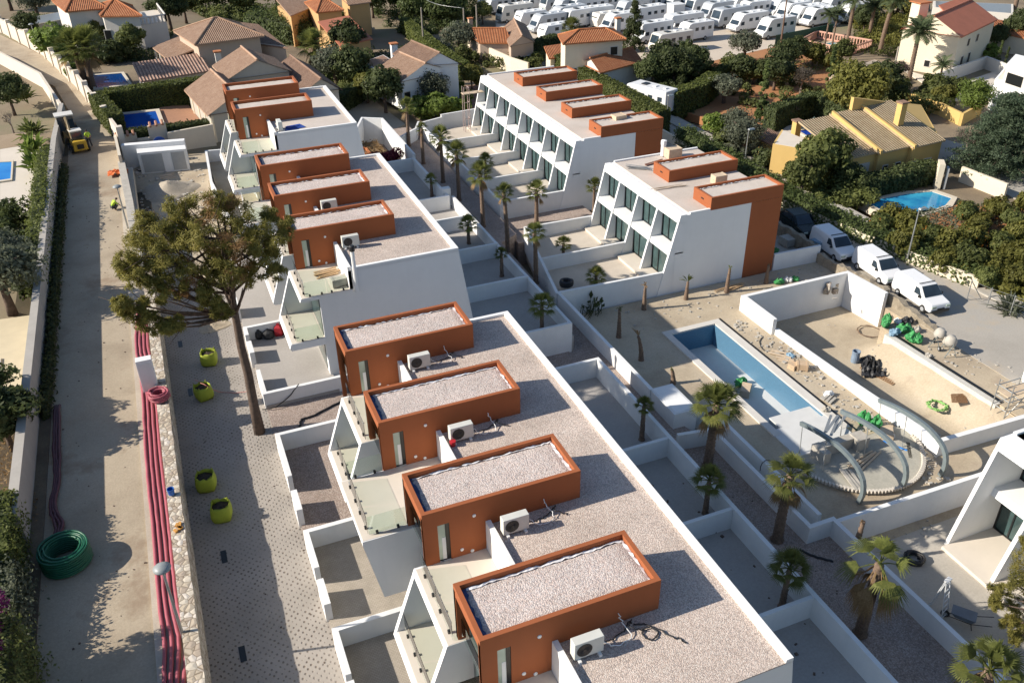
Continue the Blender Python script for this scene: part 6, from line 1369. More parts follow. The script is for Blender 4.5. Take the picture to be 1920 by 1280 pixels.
ORD = 'first second third fourth fifth sixth seventh eighth ninth tenth eleventh twelfth thirteenth fourteenth fifteenth sixteenth seventeenth eighteenth nineteenth twentieth twentyfirst'.split()
protos = {}; KN = dict(low='low nosed motorhome', alcove='cab-over motorhome', integrated='full fronted motorhome', caravan='towed caravan'); rnd = random.Random(7)
for bn, rows in bands:
    for i, (u, v, k, mt_) in enumerate(sorted(rows, key=lambda q: q[0])):
        cn = {RVW: 'white', RVS: 'silver grey', RVB: 'cream'}[mt_]; lab = f'{cn} {KN[k]}, {ORD[i]} from the left in the {bn} row of the lot'
        p = gp(u, v); key = (k, mt_.name); loc = (p.x-3.4*math.cos(HEAD), p.y-3.4*math.sin(HEAD), p.z+.10)
        if key not in protos: protos[key] = motorhome(k, mt_, lab); o = protos[key]; o.location = loc; o.rotation_euler = (0, 0, HEAD+rnd.uniform(-.05, .05)); o['group'] = RVG
        else: o = dup(protos[key], loc, HEAD+rnd.uniform(-.06, .06), lab, RVG)
        sc = rnd.uniform(.92, 1.06); o.scale = (sc, 1, rnd.uniform(.96, 1.04))
o = dup(protos[('integrated', 'motorhome_white')], (*xy(at(1178, 196, 1.9)), 1.9), -1.2, 'white camper parked behind the terracotta cabins of the back row'); o['group'] = ''; del o['group']
o = MB().box(-1.1, -1.1, 0, 1.1, 1.1, 2.2); o.prism([(-1.2, -1.2), (1.2, -1.2), (1.2, 1.2), (-1.2, 1.2)], 2.2, 2.32); q = o.build('kiosk', RVW, None, loc=gp(1266, 33, .1)); tag(q, 'small white hut between motorhomes in the lot', 'hut')
tag(MB().lathe((0, 0, 0), [(.16, 0), (.16, .05), (.05, .6)], 8).build('traffic_cone', plain('cone_orange', (.6, .12, .03), .6, .1), None, loc=gp(1224, 114, .1)), 'orange cone in front of the nearest cream motorhome', 'cone')
def car(name, label, cat, loc, rz, van=True, mtl=VANW):
    r = thing(name, label, cat, loc, rz); W2 = .88
    prof = [(-2.1, .32), (2.1, .3), (2.2, .55), (2.12, .92), (1.25, 1.12), (.55, 1.78), (-1.95, 1.82), (-2.15, 1.6), (-2.2, .6)] if van else [(-2.1, .3), (2.15, .3), (2.25, .6), (2.1, .85), (1.0, 1.02), (.3, 1.62), (-1.2, 1.68), (-2.05, 1.05), (-2.2, .6)]
    b = MB(); n = len(prof); top = lambda z: W2-max(0, z-1.0)*.16
    for sy in (-1, 1): b.v += [(x, sy*top(z), z) for x, z in prof]
    b.f = [tuple(range(n)), tuple(range(2*n-1, n-1, -1))]+[((k+1) % n, k, n+k, n+(k+1) % n) for k in range(n)]
    bd = b.build('body', mtl, r, bevel=.11)
    s = MB(); A, B_ = ((1.22, 1.16), (.60, 1.73)) if van else ((.98, 1.05), (.33, 1.57)); s.hexa([(A[0]+.02, -.76, A[1]), (A[0]+.05, -.76, A[1]), (A[0]+.05, .76, A[1]), (A[0]+.02, .76, A[1]), (B_[0]+.02, -.66, B_[1]), (B_[0]+.05, -.66, B_[1]), (B_[0]+.05, .66, B_[1]), (B_[0]+.02, .66, B_[1])]); s.build('windscreen', SCREEN, r)
    for sy in (-1, 1):
        w = MB(); y0, y1 = sy*(top(1.12)+.012), sy*(top(1.6)+.012); w.face([(.98, y0, 1.12), (.2, y0, 1.12), (.2, y1, 1.6), (.58, y1, 1.6)]); w.build('side_window', SCREEN, r, fix=False)
        if not van: w = MB(); w.face([(.1, y0, 1.12), (-1.4, y0, 1.12), (-1.1, y1, 1.55), (.1, y1, 1.58)]); w.build('side_window', SCREEN, r, fix=False)
        for x in (1.35, -1.35): wheel(r, x, sy*(W2-.08), .31, .2)
        MB().box(2.06, sy*.62-.18, .66, 2.2, sy*.62+.18, .82).build('headlight', GLASSL, r); MB().box(.85, sy*(W2+.02), 1.05, 1.0, sy*(W2+.18), 1.2).build('mirror', DARK, r)
    MB().box(2.13, -.75, .32, 2.26, .75, .52).build('bumper', DARK, r); MB().box(2.17, -.3, .56, 2.23, .3, .64).build('grille', DARK, r)
    if van: MB().tube([(.35, -.7, 1.86), (.35, .7, 1.86)], .035, 6).build('roof_bar', DARK, r)
    return r
vd = math.radians(-94); zS = STZ+.07
car('van', 'white van nearest the viewer on the right hand street, fully in sun', 'van', at(1722, 566, zS), vd); car('van', 'white van in the middle of three on the street, half in shade', 'van', at(1643, 516, zS), vd); car('van', 'white van nearest the terracotta end wall, in shade', 'van', at(1560, 474, zS), vd)
car('car', 'dark green estate car parked beside the terracotta end wall', 'car', at(1495, 432, zS), math.radians(-96), False, plain('dark_green_paint', (.008, .016, .016), .25, .1))

# ---------------------------------------------------------------- machines and people on the far road
YELP = plain('machine_yellow', (.52, .33, .03), .5, .12, 3); OLDY = plain('worn_loader_yellow', (.28, .20, .10), .6, .25, 3)
r = thing('backhoe_loader', 'backhoe loader with pale cab roof working on the far road', 'backhoe loader', at(131, 262, ROADZ), math.radians(98))
b = MB().box(-1.7, -.5, .7, 1.6, .5, 1.3); b.box(.2, -.45, 1.3, 1.7, .45, 1.75); b.build('chassis', OLDY, r); c = MB().hexa([(-1.2, -.8, 1.2), (.2, -.8, 1.2), (.2, .8, 1.2), (-1.2, .8, 1.2), (-1.1, -.7, 2.7), (.0, -.7, 2.7), (.0, .7, 2.7), (-1.1, .7, 2.7)]).build('cab', SCREEN, r); MB().box(-1.25, -.85, 2.7, .15, .85, 2.82).build('cab_roof', RVB, c)
for x, rr in ((-1.2, .72), (1.4, .5)):
    for sy in (-1, 1): wheel(r, x, sy*.85, rr, .42)
b = MB().tube([(-1.8, 0, 1.0), (-2.9, 0, 3.0), (-4.1, 0, 2.0), (-4.3, 0, .6)], [.16, .15, .13, .1], 6); b.build('digging_arm', OLDY, r); MB().hexa([(-4.6, -.3, .1), (-4.0, -.3, .1), (-4.0, .3, .1), (-4.6, .3, .1), (-4.5, -.35, .7), (-4.1, -.35, .7), (-4.1, .35, .7), (-4.5, .35, .7)]).build('bucket', DARK, r); b = MB().tube([(1.2, -.6, 1.2), (2.6, -.6, .5)], .1, 6); b.hexa([(2.5, -1.1, .1), (3.2, -1.1, .1), (3.2, 1.1, .1), (2.5, 1.1, .1), (2.5, -1.1, .9), (2.8, -1.1, .9), (2.8, 1.1, .9), (2.5, 1.1, .9)]); b.build('front_bucket', OLDY, r)
r = thing('compact_loader', 'small yellow compact loader in front of the backhoe', 'compact loader', at(150, 282, ROADZ), math.radians(102)); MB().hexa([(-1.2, -.65, .3), (.9, -.65, .3), (.9, .65, .3), (-1.2, .65, .3), (-1.25, -.6, 1.25), (.6, -.6, 1.1), (.6, .6, 1.1), (-1.25, .6, 1.25)]).build('body', YELP, r, bevel=.05); MB().box(-1.28, -.3, .5, -1.2, .3, .95).build('grille', DARK, r)
c = MB().hexa([(-.5, -.5, 1.2), (.5, -.5, 1.1), (.5, .5, 1.1), (-.5, .5, 1.2), (-.45, -.45, 2.0), (.35, -.45, 2.0), (.35, .45, 2.0), (-.45, .45, 2.0)]).build('cab', SCREEN, r); MB().box(-.55, -.55, 2.0, .45, .55, 2.1).build('cab_roof', RVB, c)
for x in (-.65, .5):
    for sy in (-1, 1): wheel(r, x, sy*.72, .38, .28)
SKIN = plain('skin', (.36, .21, .14), .6, .05); HIVIS = plain('hi_vis_yellow', (.42, .62, .04), .7, .1, 6); TROUS = plain('dark_work_trousers', (.05, .05, .06), .9, .2, 6); HAIR = plain('dark_hair', (.03, .022, .018), .8, .2, 9)
def person(label, loc, rz, J, clothes):
    r = thing('person', label, 'person', loc, rz)
    def skin(name, verts, edges, rad, mtl, root=0):
        me = bpy.data.meshes.new(name); me.from_pydata(verts, edges, []); me.materials.append(mtl); o = bpy.data.objects.new(name, me); COL.objects.link(o); o.parent = r
        md = o.modifiers.new('skin', 'SKIN'); md.use_smooth_shade = True; o.modifiers.new('sub', 'SUBSURF').levels = 1; o.modifiers['sub'].render_levels = 2
        for v, q in zip(me.skin_vertices[0].data, rad): v.radius = (q, q) if not hasattr(q, '__len__') else q
        me.skin_vertices[0].data[root].use_root = True; return o
    N = ['pelvis', 'waist', 'chest', 'neck', 'chin', 'head', 'crown', 'sl', 'el', 'wl', 'hl', 'sr', 'er', 'wr', 'hr', 'hipl', 'kl', 'al', 'tl', 'hipr', 'kr', 'ar', 'tr']
    E = [(0, 1), (1, 2), (2, 3), (3, 4), (4, 5), (5, 6), (2, 7), (7, 8), (8, 9), (9, 10), (2, 11), (11, 12), (12, 13), (13, 14), (0, 15), (15, 16), (16, 17), (17, 18), (0, 19), (19, 20), (20, 21), (21, 22)]
    R = [.13, .12, .14, .055, .06, .095, .07, .065, .045, .033, .035, .065, .045, .033, .035, .09, .062, .045, .05, .09, .062, .045, .05]
    V = [J[n] for n in N]; skin('body', V, E, R, SKIN)
    g = lambda *q: [J[n] for n in q]
    skin('hi_vis_vest', g('pelvis', 'waist', 'chest', 'neck', 'sl', 'el', 'sr', 'er'), [(0, 1), (1, 2), (2, 3), (2, 4), (4, 5), (2, 6), (6, 7)], [.15, .145, .165, .075, .085, .062, .085, .062], HIVIS)
    skin('trousers', g('pelvis', 'hipl', 'kl', 'al', 'hipr', 'kr', 'ar'), [(0, 1), (1, 2), (2, 3), (0, 4), (4, 5), (5, 6)], [.15, .11, .08, .065, .11, .08, .065], TROUS)
    h = Vector(J['crown']); MB().lathe(tuple(h+Vector((0, 0, -.06))), [(.10, -.03), (.105, .02), (.07, .075), (.02, .095)], 12).build('hair', HAIR, r, True); return r
ST = dict(pelvis=(0, 0, .95), waist=(0, 0, 1.12), chest=(0, .02, 1.34), neck=(0, .03, 1.5), chin=(0, .06, 1.56), head=(0, .06, 1.65), crown=(0, .05, 1.73), sl=(-.19, .02, 1.42), el=(-.27, .05, 1.15), wl=(-.22, .22, .98), hl=(-.2, .3, .95), sr=(.19, .02, 1.42), er=(.27, -.02, 1.14), wr=(.27, .08, .9), hr=(.27, .12, .82), hipl=(-.1, 0, .88), kl=(-.12, .06, .5), al=(-.13, .0, .09), tl=(-.14, .16, .04), hipr=(.1, 0, .88), kr=(.14, .0, .48), ar=(.16, -.1, .09), tr=(.18, .05, .04))
person('person in yellow vest and dark trousers standing beside the small yellow loader', at(170, 276, ROADZ), .5, ST, 0)
CRJ = dict(pelvis=(0, -.1, .34), waist=(0, .0, .48), chest=(0, .16, .66), neck=(0, .27, .78), chin=(0, .34, .82), head=(0, .38, .88), crown=(0, .4, .96), sl=(-.19, .18, .74), el=(-.25, .38, .52), wl=(-.16, .55, .32), hl=(-.12, .62, .24), sr=(.19, .18, .74), er=(.26, .36, .5), wr=(.18, .56, .3), hr=(.14, .63, .22), hipl=(-.1, -.06, .32), kl=(-.17, .34, .44), al=(-.15, .05, .09), tl=(-.16, .2, .04), hipr=(.1, -.06, .32), kr=(.18, .34, .42), ar=(.16, .02, .09), tr=(.17, .18, .04))
person('person in yellow vest crouching on the road edge beside a lamp post', at(214, 394, ROADZ), -1.2, CRJ, 0)

# ---------------------------------------------------------------- rooftop things
def ac_unit(loc, label, rz=0):
    r = thing('air_conditioner', label, 'air conditioner', loc, rz, 'rooftop air conditioner units'); AW = plain('ac_casing', (.62, .62, .57), .45, .05, 2)
    MB().box(-.52, -.17, .10, .52, .17, .80).build('casing', AW, r, bevel=.02)
    f = MB().lathe((-.17, -.185, .45), [(.27, 0), (.27, .02), (.25, .03)], 24, 'y').build('fan_grille', DARK, r); b = MB()
    for k in range(9): t = k*PI/9; b.tube([(-.17-.25*math.cos(t), -.192, .45-.25*math.sin(t)), (-.17+.25*math.cos(t), -.192, .45+.25*math.sin(t))], .006, 4)
    b.build('fan_guard', plain('grille_grey', (.07, .07, .075), .5, .1), f); MB().lathe((-.17, -.2, .45), [(.06, 0), (.06, .02)], 12, 'y').build('fan_hub', DARK, f)
    for x in (-.36, .36): MB().box(x-.05, -.30, 0, x+.05, .28, .10).build('support_foot', RVW, r)
    MB().box(.49, -.12, .2, .535, .12, .5).build('valve_cover', AW, r); return r
acs = [(8.98, A0-.72, 'air conditioner on the roof nearest the viewer, bottom cabin'), (8.98, A0+P-.72, 'air conditioner beside the second cabin from the bottom'), (8.98, A0+2*P-.72, 'air conditioner with red bucket at its foot, third cabin up'), (8.98, A0+3*P-.72, 'air conditioner by the farthest cabin of the nearest row'), (9.0, 49.69-.72, 'air conditioner beside the white flue on the roof behind the pine'), (9.0, 49.69+P-.72, 'air conditioner between the first and middle cabins behind the pine')]
first = None
for i, (x, y, l) in enumerate(acs):
    z = PATZ+6.65+(0 if i < 4 else .24)
    if first is None: first = ac_unit((x, y, z), l)
    else: dup(first, (x, y, z), 0, l)
dup(first, (8.75, 75.2-2.6, PATZ+.55+6.65), PI/2, 'white appliance unit standing on the far roof beside blue sheet')
b = MB(); rnd = random.Random(3)
for k in range(9): b.face([(9.1+rnd.uniform(0, 1.5), 72.2+rnd.uniform(0, 1), PATZ+7.23+rnd.uniform(0, .12)) for _ in range(3)])
b.prism([(9.1, 72.2), (10.8, 72.4), (10.5, 73.4), (9.3, 73.2)], PATZ+7.2, PATZ+7.26); tag(b.build('plastic_sheet', plain('blue_sheet', (.03, .09, .38), .4, .2, 3), None, fix=False), 'crumpled blue plastic sheet on the far flat roof', 'sheet')
def wire(name, pts, r_, mtl, label, cat='cable', seed=0, jit=.05, n=6):
    rnd = random.Random(seed); P_ = [Vector(p) for p in pts]; Q = []
    for i in range(len(P_)-1):
        for k in range(n):
            t = k/n; a, b_, c, d = P_[max(0, i-1)], P_[i], P_[i+1], P_[min(len(P_)-1, i+2)]
            Q.append(.5*((2*b_)+(c-a)*t+(2*a-5*b_+4*c-d)*t*t+(3*b_-a-3*c+d)*t**3)+Vector((rnd.uniform(-jit, jit), rnd.uniform(-jit, jit), 0)))
    Q.append(P_[-1]); return tag(MB().tube(Q, r_, 6).build(name, mtl, None, True), label, cat)
rl = ('nearest roof by the bottom cabin', 'roof of the second cabin from the bottom', 'roof of the third cabin up', 'roof of the farthest cabin in the nearest row')
for i in range(4):
    y = A0+i*P; z = PATZ+6.66; rnd = random.Random(i)
    wire('cable', [(9.5, y-.7, z+.3), (9.9, y-.6, z+.06), (10.5, y-.4, z+.03), (10.9, y-.12, z+.06), (10.7, y-.5, z+.2), (11.2, y-.7, z+.03)], .022, BLACKP, 'tangled black cable on the '+rl[i], seed=i)
    wire('conduit', [(9.55, y-.75, z+.4), (9.9, y-.85, z+.1), (10.6, y-.75, z+.04), (10.5, y-.2, z+.3), (10.45, y-.05, z+.5)], .018, RVW, 'white pipe end on the '+rl[i], 'pipe', i+9)
    if i == 0:
        wire('cable', [(10.9, y-.3, z+.03), (11.3, y-.5, z+.05), (11.5, y-.9, z+.03), (11.2, y-1.1, z+.05), (10.95, y-.8, z+.03), (11.3, y-.6, z+.08), (11.9, y-1.3, z+.03), (12.1, y-1.6, z+.03)], .025, BLACKP, 'loose black cable loop trailing across the nearest gravel roof', seed=77)
tag(MB().lathe((0, 0, 0), [(.11, 0), (.14, .26)], 12).build('bucket', plain('red_plastic', (.45, .02, .03), .5, .1), None, loc=(8.5, A0+2*P-1.0, PATZ+6.65)), 'small red bucket on gravel beside an air conditioner', 'bucket')
tag(MB().box(0, 0, 0, .35, .25, .16).build('brick_stack', WOOD, None, loc=(12.25, A0+1.8, PATZ+6.65)), 'small yellowish box on gravel behind the nearest cabin', 'box')
def crate(name, loc, s, rz, mtl, label, cat='box'):
    b = MB(); a, c, h = s; b.obox((0, 0), a/2, c/2, 0.06, h, 0); 
    for x in (-a/2+.08, a/2-.08): b.obox((x, 0), .06, c/2+.02, 0, h+.02, 0)
    b.obox((0, 0), a/2+.02, .05, h*.45, h*.55, 0); o = b.build(name, mtl, None, loc=loc); o.rotation_euler = (0, 0, rz); return tag(o, label, cat)
LTW = plain('light_wood', (.56, .44, .31), .8, .12, 5)
crate('wooden_crate', (39.0, 66.9+3.6, 8.48), (1.2, .9, 1.1), .1, LTW, 'wooden crate on the back row roof before the nearest cabin'); crate('wooden_crate', at(1261, 294, 8.2), (1.3, .9, .8), .0, LTW, 'wooden crate on the roof edge of the terracotta ended pair'); crate('wooden_crate', at(1347, 343, 8.2), (1.1, .7, .7), .0, LTW, 'wooden crate between the two cabins of the terracotta ended pair')
p = at(1243, 292, 8.2); tag(MB().lathe((0, 0, 0), [(.22, 0), (.22, 1.0), (.25, 1.0), (.25, 1.35), (.1, 1.4)], 12).build('flue', WHITE, None, loc=p), 'white round flue on the roof edge beside a wooden crate', 'flue')
def planks(u, v, z, n, L, rz, label, mtl=WOOD, t=.04, w=.12, jit=.25, name='plank_pile', cat='planks'):
    rnd = random.Random(int(u)); b = MB()
    for k in range(n): b.obox((rnd.uniform(-jit, jit), (k-n/2)*w*1.15+rnd.uniform(-.03, .03)), L/2*rnd.uniform(.7, 1), w/2, .01+.045*(k % 3), .01+.045*(k % 3)+t, rnd.uniform(-.12, .12))
    o = b.build(name, mtl, None, loc=at(u, v, z)); o.rotation_euler = (0, 0, rz); return tag(o, label, cat)
planks(614, 512, PATZ+.24+5.48, 6, 1.8, .1, 'short wooden planks stacked on the white terrace behind the pine'); planks(1198, 315, 8.2, 6, 2.2, -.7, 'grey metal strips lying on the roof of the terracotta ended pair', GALV, .02, .08, .3, 'metal_strips', 'metal strips'); planks(1226, 305, 8.2, 2, 2.6, .2, 'rust brown batten by the farther cabin of the pair', plain('rusty_brown', (.20, .07, .04), .9, .2)); planks(1252, 352, 8.2, 3, 3.4, -.1, 'thin battens on the roof in front of the farther cabin', LTW, .03, .05)
crate('concrete_box', at(637, 534, PATZ+.24+5.48), (1.0, .6, .5), .1, CONC, 'pale rubble box on the white terrace beside the planks'); 

# ---------------------------------------------------------------- the paved court and the road
LIMEB = plain('lime_bag_fabric', (.31, .36, .03), .75, .1, 5); SOIL = plain('dark_soil', (.05, .035, .025), 1, .4, 12)
def bulk_bag(u, v, label, seed, s=.50):
    rnd = random.Random(seed); r = thing('bulk_bag', label, 'bulk bag', at(u, v, PARKZ+.01), rnd.uniform(-.3, .3), 'yellow green bulk bags on the paving'); b = MB(); n = 24; rings = []
    for k, (rr, z) in enumerate(((.84, 0), (1.0, .18), (1.06, .4), (1.0, .62), (.92, .80), (.84, .82), (.86, .6))):
        ring = []
        for j in range(n):
            t = 2*PI*j/n; sq = 1/max(abs(math.cos(t)), abs(math.sin(t)))**.55; q = s*rr*sq*(1+rnd.uniform(-.03, .03)); ring.append(len(b.v)); b.v.append((q*math.cos(t), q*math.sin(t), z*1.05+(rnd.uniform(-.06, .08) if z > .75 else 0)))
        rings.append(ring)
    for a, c in zip(rings, rings[1:]):
        for j in range(n): b.f.append((a[j], a[(j+1) % n], c[(j+1) % n], c[j]))
    b.f.append(tuple(rings[0][::-1])); b.build('bag', LIMEB, r, True)
    m_ = MB(); m_.v = [(0, 0, .78)]+[(s*.92*math.cos(2*PI*j/16)*1.05, s*.92*math.sin(2*PI*j/16)*1.05, .64+rnd.uniform(-.05, .08)) for j in range(16)]; m_.f = [(0, 1+j, 1+(j+1) % 16) for j in range(16)]; m_.build('soil', SOIL, r, fix=False)
    for t in (.8, 2.4, 4.0, 5.5): MB().tube([(s*.9*math.cos(t-.15), s*.9*math.sin(t-.15), .8), (s*1.0*math.cos(t), s*1.0*math.sin(t), .97), (s*.9*math.cos(t+.15), s*.9*math.sin(t+.15), .8)], .022, 5).build('lifting_loop', LIMEB, r)
    return r
bulk_bag(394, 681, 'lime yellow bulk bag of soil, farthest from the viewer', 1); bulk_bag(384, 745, 'lime yellow bulk bag of soil with a pink cord across it', 2); bulk_bag(389, 914, 'lime yellow bulk bag in shade, second nearest the viewer', 3); bulk_bag(418, 970, 'lime yellow bulk bag nearest the viewer, half in sun', 4)
wire('cord', [at(366, 712, 4.9), at(385, 722, 5.5), at(410, 734, 4.5), at(440, 736, 4.45), at(468, 733, 4.6)], .02, plain('pink_cord', (.5, .18, .16), .7, .1), 'thin pink cord from a bulk bag to the pine trunk', 'cord', 3, .02)
wire('cord', [at(560, 720, 5.6), at(540, 745, 4.9), at(515, 763, 4.6), at(492, 768, 4.5)], .03, BLACKP, 'black cable hanging over the white patio wall by the pine', 'cable', 5, .02)
wire('cable', [at(640, 752, 4.5), at(590, 778, 4.5), at(566, 786, 4.5), at(562, 800, 4.5)], .06, BLACKP, 'thick dark hose lying on the pink gravel passage', 'hose', 6, .05)
PIPE = plain('red_corrugated_pipe', (.36, .085, .11), .55, .12, 5)
for i in range(4):
    x0 = -4.42+i*.23; pts = [(x0+.25, 56.5, 6.0), (x0-.05, 52, 6.0), (x0+.1, 47+i*.3, 6.02), (x0, 40, 6.0), (x0+.03, 34, 6.0), (x0+.02, 29.5, 6.0), (x0+.08+.05*i, 27.2, 6.02), (x0-.06, 24.6, 6.0), (x0+.22, 22.0, 6.0), (x0+.30, 19, 6.0), (x0+.25, 14, 6.0)]
    wire('corrugated_pipe', pts, .085, PIPE, ('outermost red corrugated pipe, on the road side of the bundle', 'second red corrugated pipe in the bundle, counting from the road', 'third red corrugated pipe in the bundle, counting from the road', 'innermost red corrugated pipe, against the stone wall')[i], 'pipe', i, .015, 8)
def coil(name, c, R, r_, turns, h, mtl, label, cat='pipe coil', jit=.03, layers=1, tilt=None):
    rnd = random.Random(int(R*100)); pts = []; N = turns*28
    for k in range(N+1):
        t = 2*PI*k/28; f = k/N; lay = (f*layers) % 1; rr = R*(1+.0*f)+rnd.uniform(-jit, jit)*.6-(int(f*layers))*r_*1.9; z = r_+h*(lay if int(f*layers) % 2 == 0 else 1-lay); pts.append((rr*math.cos(t), rr*math.sin(t), z))
    o = MB().tube(pts, r_, 6).build(name, mtl, None, True, loc=c)
    if tilt: o.rotation_euler = tilt
    return tag(o, label, cat)
coil('pipe_coil', at(300, 748, 6.4), .52, .075, 7, .42, PIPE, 'coil of red corrugated pipe on the stone wall', 'pipe coil', .05, 2)
GRP = plain('green_pipe', (.010, .11, .055), .42, .15, 3); q = at(128, 1055, ROADZ); coil('pipe_coil', (q.x, q.y, q.z), 1.02, .05, 34, .95, GRP, 'large upright coil of dark green pipe on the shaded road', 'pipe coil', .03, 4)
for i in range(3): wire('dark_hose', [(-8.95+.1*i, 47, 5.95), (-8.9+.13*i, 43, 5.95), (-8.75+.1*i, 40, 5.95), (-8.9+.1*i, 38, 5.95), (-8.6+.15*i, 36.4, 5.95), (-8.7, 35.4, 5.92)], .08, plain('maroon_pipe', (.10, .03, .04), .6, .2), ('maroon pipe in shade nearest the weeds', 'middle maroon pipe in shade by the left verge', 'maroon pipe in shade nearest the road')[i], 'pipe', i, .03)
cab = athing('electric_cabinet', 'tall white blank cabinet standing on the stone wall beside the pipe coil', 'cabinet', at(286, 700, 5.6)); p = at(285, 735, 5.9); MB().box(p.x-.42, p.y-.1, 5.5, p.x+.42, p.y+.4, 8.1).build('casing', WHITE, cab, bevel=.01); MB().box(p.x-.36, p.y-.115, 5.9, p.x+.36, p.y-.1, 7.9).build('door', OFFW, cab)
def lamp(base, h, label, name='street_lamp', head='disc', arm=.0):
    r = thing(name, label, 'street lamp', base); MB().tube([(0, 0, 0), (0, 0, h)], [.07, .045], 8).build('post', GALV, r)
    if head == 'disc': MB().lathe((0, 0, h-.05), [(.05, 0), (.33, .12), (.34, .17), (.2, .26), (.05, .30)], 18).build('lamp_head', plain('lamp_grey', (.26, .28, .28), .45, .1), r, True)
    else: MB().hexa([(-.15, -.3, h-.02), (.55, -.3, h-.02), (.55, .0, h-.02), (-.15, .0, h-.02), (-.1, -.26, h+.1), (.5, -.26, h+.1), (.5, -.05, h+.1), (-.1, -.05, h+.1)]).build('lamp_head', GALV, r)
    return r
lamp(at(346, 1200, 5.9), 3.95, 'grey disc headed lamp post leaning over the stone wall, bottom left'); lamp(at(240, 428, 5.9), 3.4, 'grey disc headed lamp post beside the crouching worker'); lamp(gp(73, 98), 3.6, 'pale lamp post behind the far pillar wall')
lamp(at(1700, 490, STZ+.3), 4.6, 'tall street lamp on the pavement before the orchard', head='arm'); lamp(at(1394, 322, STZ+.3), 4.4, 'thin street lamp beside the street hedge near the grey trees', head='arm'); lamp(at(1248, 248, STZ+.2), 4.2, 'street lamp behind the back row cabins', head='arm')
for u, v, h, l in ((1000, 55, 4, ''),): pass
def pole(u, v, h, label, mtl=CONC):
    r = gp(u, v); return tag(MB().tube([(0, 0, 0), (0, 0, h)], [.14, .10], 8).build('utility_pole', mtl, None, loc=r), label, 'pole')
WPOLE = plain('weathered_pole', (.33, .29, .24), .9, .15)
pole(697, 62, 8, 'utility pole right of the ochre villa', WPOLE); pole(795, 98, 6.5, 'utility pole behind the white villa roof', WPOLE); pole(872, 92, 6, 'pale utility pole left of the pinkish bungalow', WPOLE); pole(896, 100, 7, 'utility pole at the wall of the pinkish bungalow', WPOLE); pole(1463, 88, 8, 'brown utility pole at the netting fence corner', plain('brown_pole', (.16, .10, .07), .9, .2)); pole(1668, 170, 5.5, 'slim pole in front of the blossoming tree', WPOLE)
wire('overhead_line', [gp(755, 40)+Vector((0, 0, 7)), gp(810, 80)+Vector((0, 0, 6.2)), gp(872, 92)+Vector((0, 0, 6))], .03, GALV, 'overhead line running down to the pale pole by the bungalow', 'wire', 0, 0)
for i, (u, v) in enumerate(((338, 645), (357, 735), (420, 1043), (455, 1225))): tag(MB().box(-.13, -.42, 0, .13, .42, .012).build('drain_grate', DARK, None, loc=at(u, v, PARKZ+.004)), ('dark drain grate farthest up the paved court', 'dark drain grate beside the corded bulk bag', 'dark drain grate on the paving below the nearest bulk bag', 'dark drain grate nearest the bottom of the picture')[i], 'drain', 'drain grates in the paving')
p = at(322, 926, 6.45); tag(MB().lathe((0, 0, 0), [(.14, 0), (.17, .34), (.15, .34), (.13, .1)], 14).build('bucket', plain('blue_plastic', (.02, .12, .42), .5, .1), None, loc=p), 'blue bucket on top of the stone wall', 'bucket')
p = at(333, 988, 6.45); b = MB(); rnd = random.Random(6)
for k in range(7): b.obox((rnd.uniform(-.2, .2), rnd.uniform(-.25, .25)), .11, .06, 0, .08, rnd.random()*3)
tag(b.build('glove_pile', plain('orange_fabric', (.55, .27, .06), .8, .2), None, loc=p), 'orange yellow work gloves lying on the stone wall', 'gloves')
p = at(222, 326, ROADZ+.1); b = MB(); rnd = random.Random(9); N = 9
for j in range(N):
    for i in range(N): b.v.append((i*.22-.9, j*.16-.6, .1+rnd.random()*.35*math.sin(PI*i/8)))
for j in range(N-1):
    for i in range(N-1): b.f.append((j*N+i, j*N+i+1, (j+1)*N+i+1, (j+1)*N+i))
tag(b.build('safety_net', plain('orange_net', (.62, .14, .03), .8, .15, 8), None, loc=p), 'crumpled orange safety netting at the road edge', 'safety net')
def heap(u, v, z, R, h, mtl, label, seed, name='sand_heap', cat='heap', sx=1.0):
    rnd = random.Random(seed); b = MB(); n, m_ = 28, 10; b.v.append((0, 0, h))
    for k in range(1, m_+1):
        f = k/m_
        for j in range(n): t = 2*PI*j/n; q = R*f*(1+.12*math.sin(3*t+seed)+rnd.uniform(-.04, .04)); b.v.append((q*math.cos(t)*sx, q*math.sin(t), h*(1-f)**1.15+(rnd.uniform(-.04, .05) if k < m_ else -.05)))
    for j in range(n): b.f.append((0, 1+j, 1+(j+1) % n))
    for k in range(m_-1):
        for j in range(n): b.f.append((1+k*n+j, 1+(k+1)*n+j, 1+(k+1)*n+(j+1) % n, 1+k*n+(j+1) % n))
    return tag(b.build(name, mtl, None, True, loc=at(u, v, z), fix=False), label, cat)
heap(318, 358, PARKZ, 2.6, 1.0, m_ground('grey_sand', [(.3, (.36, .31, .24)), (.7, (.46, .40, .32))], .8, .2, .5), 'grey sand heap in the yard before the meter wall', 1); heap(400, 612, PARKZ, .9, .25, SAND, 'small spill of sand on the paving beside the pine', 2, sx=1.3); heap(270, 318, PARKZ, 1.6, .5, STONE, 'rubble heap at the left of the construction yard', 3, 'rubble_heap')
slab('yard_hole', [xy(at(*q, PARKZ+.0)) for q in ((255, 362), (282, 358), (286, 405), (258, 408))], PARKZ+.01, .2, m_ground('dark_bed', [(.3, (.06, .05, .035)), (.7, (.12, .10, .06))], .8, .3, .4))
planks(315, 330, PARKZ, 4, 1.6, .2, 'pale boards beside the grey sand heap', LTW, .04, .3); planks(268, 405, PARKZ+.05, 3, 1.3, .1, 'pale blue boards under the pine crown edge', plain('pale_blue_board', (.40, .48, .55), .7, .06), .04, .3)
coil('hose_coil', at(266, 320, PARKZ+.1), .4, .05, 2, .1, BLACKP, 'black hose loop against the meter wall', 'hose')
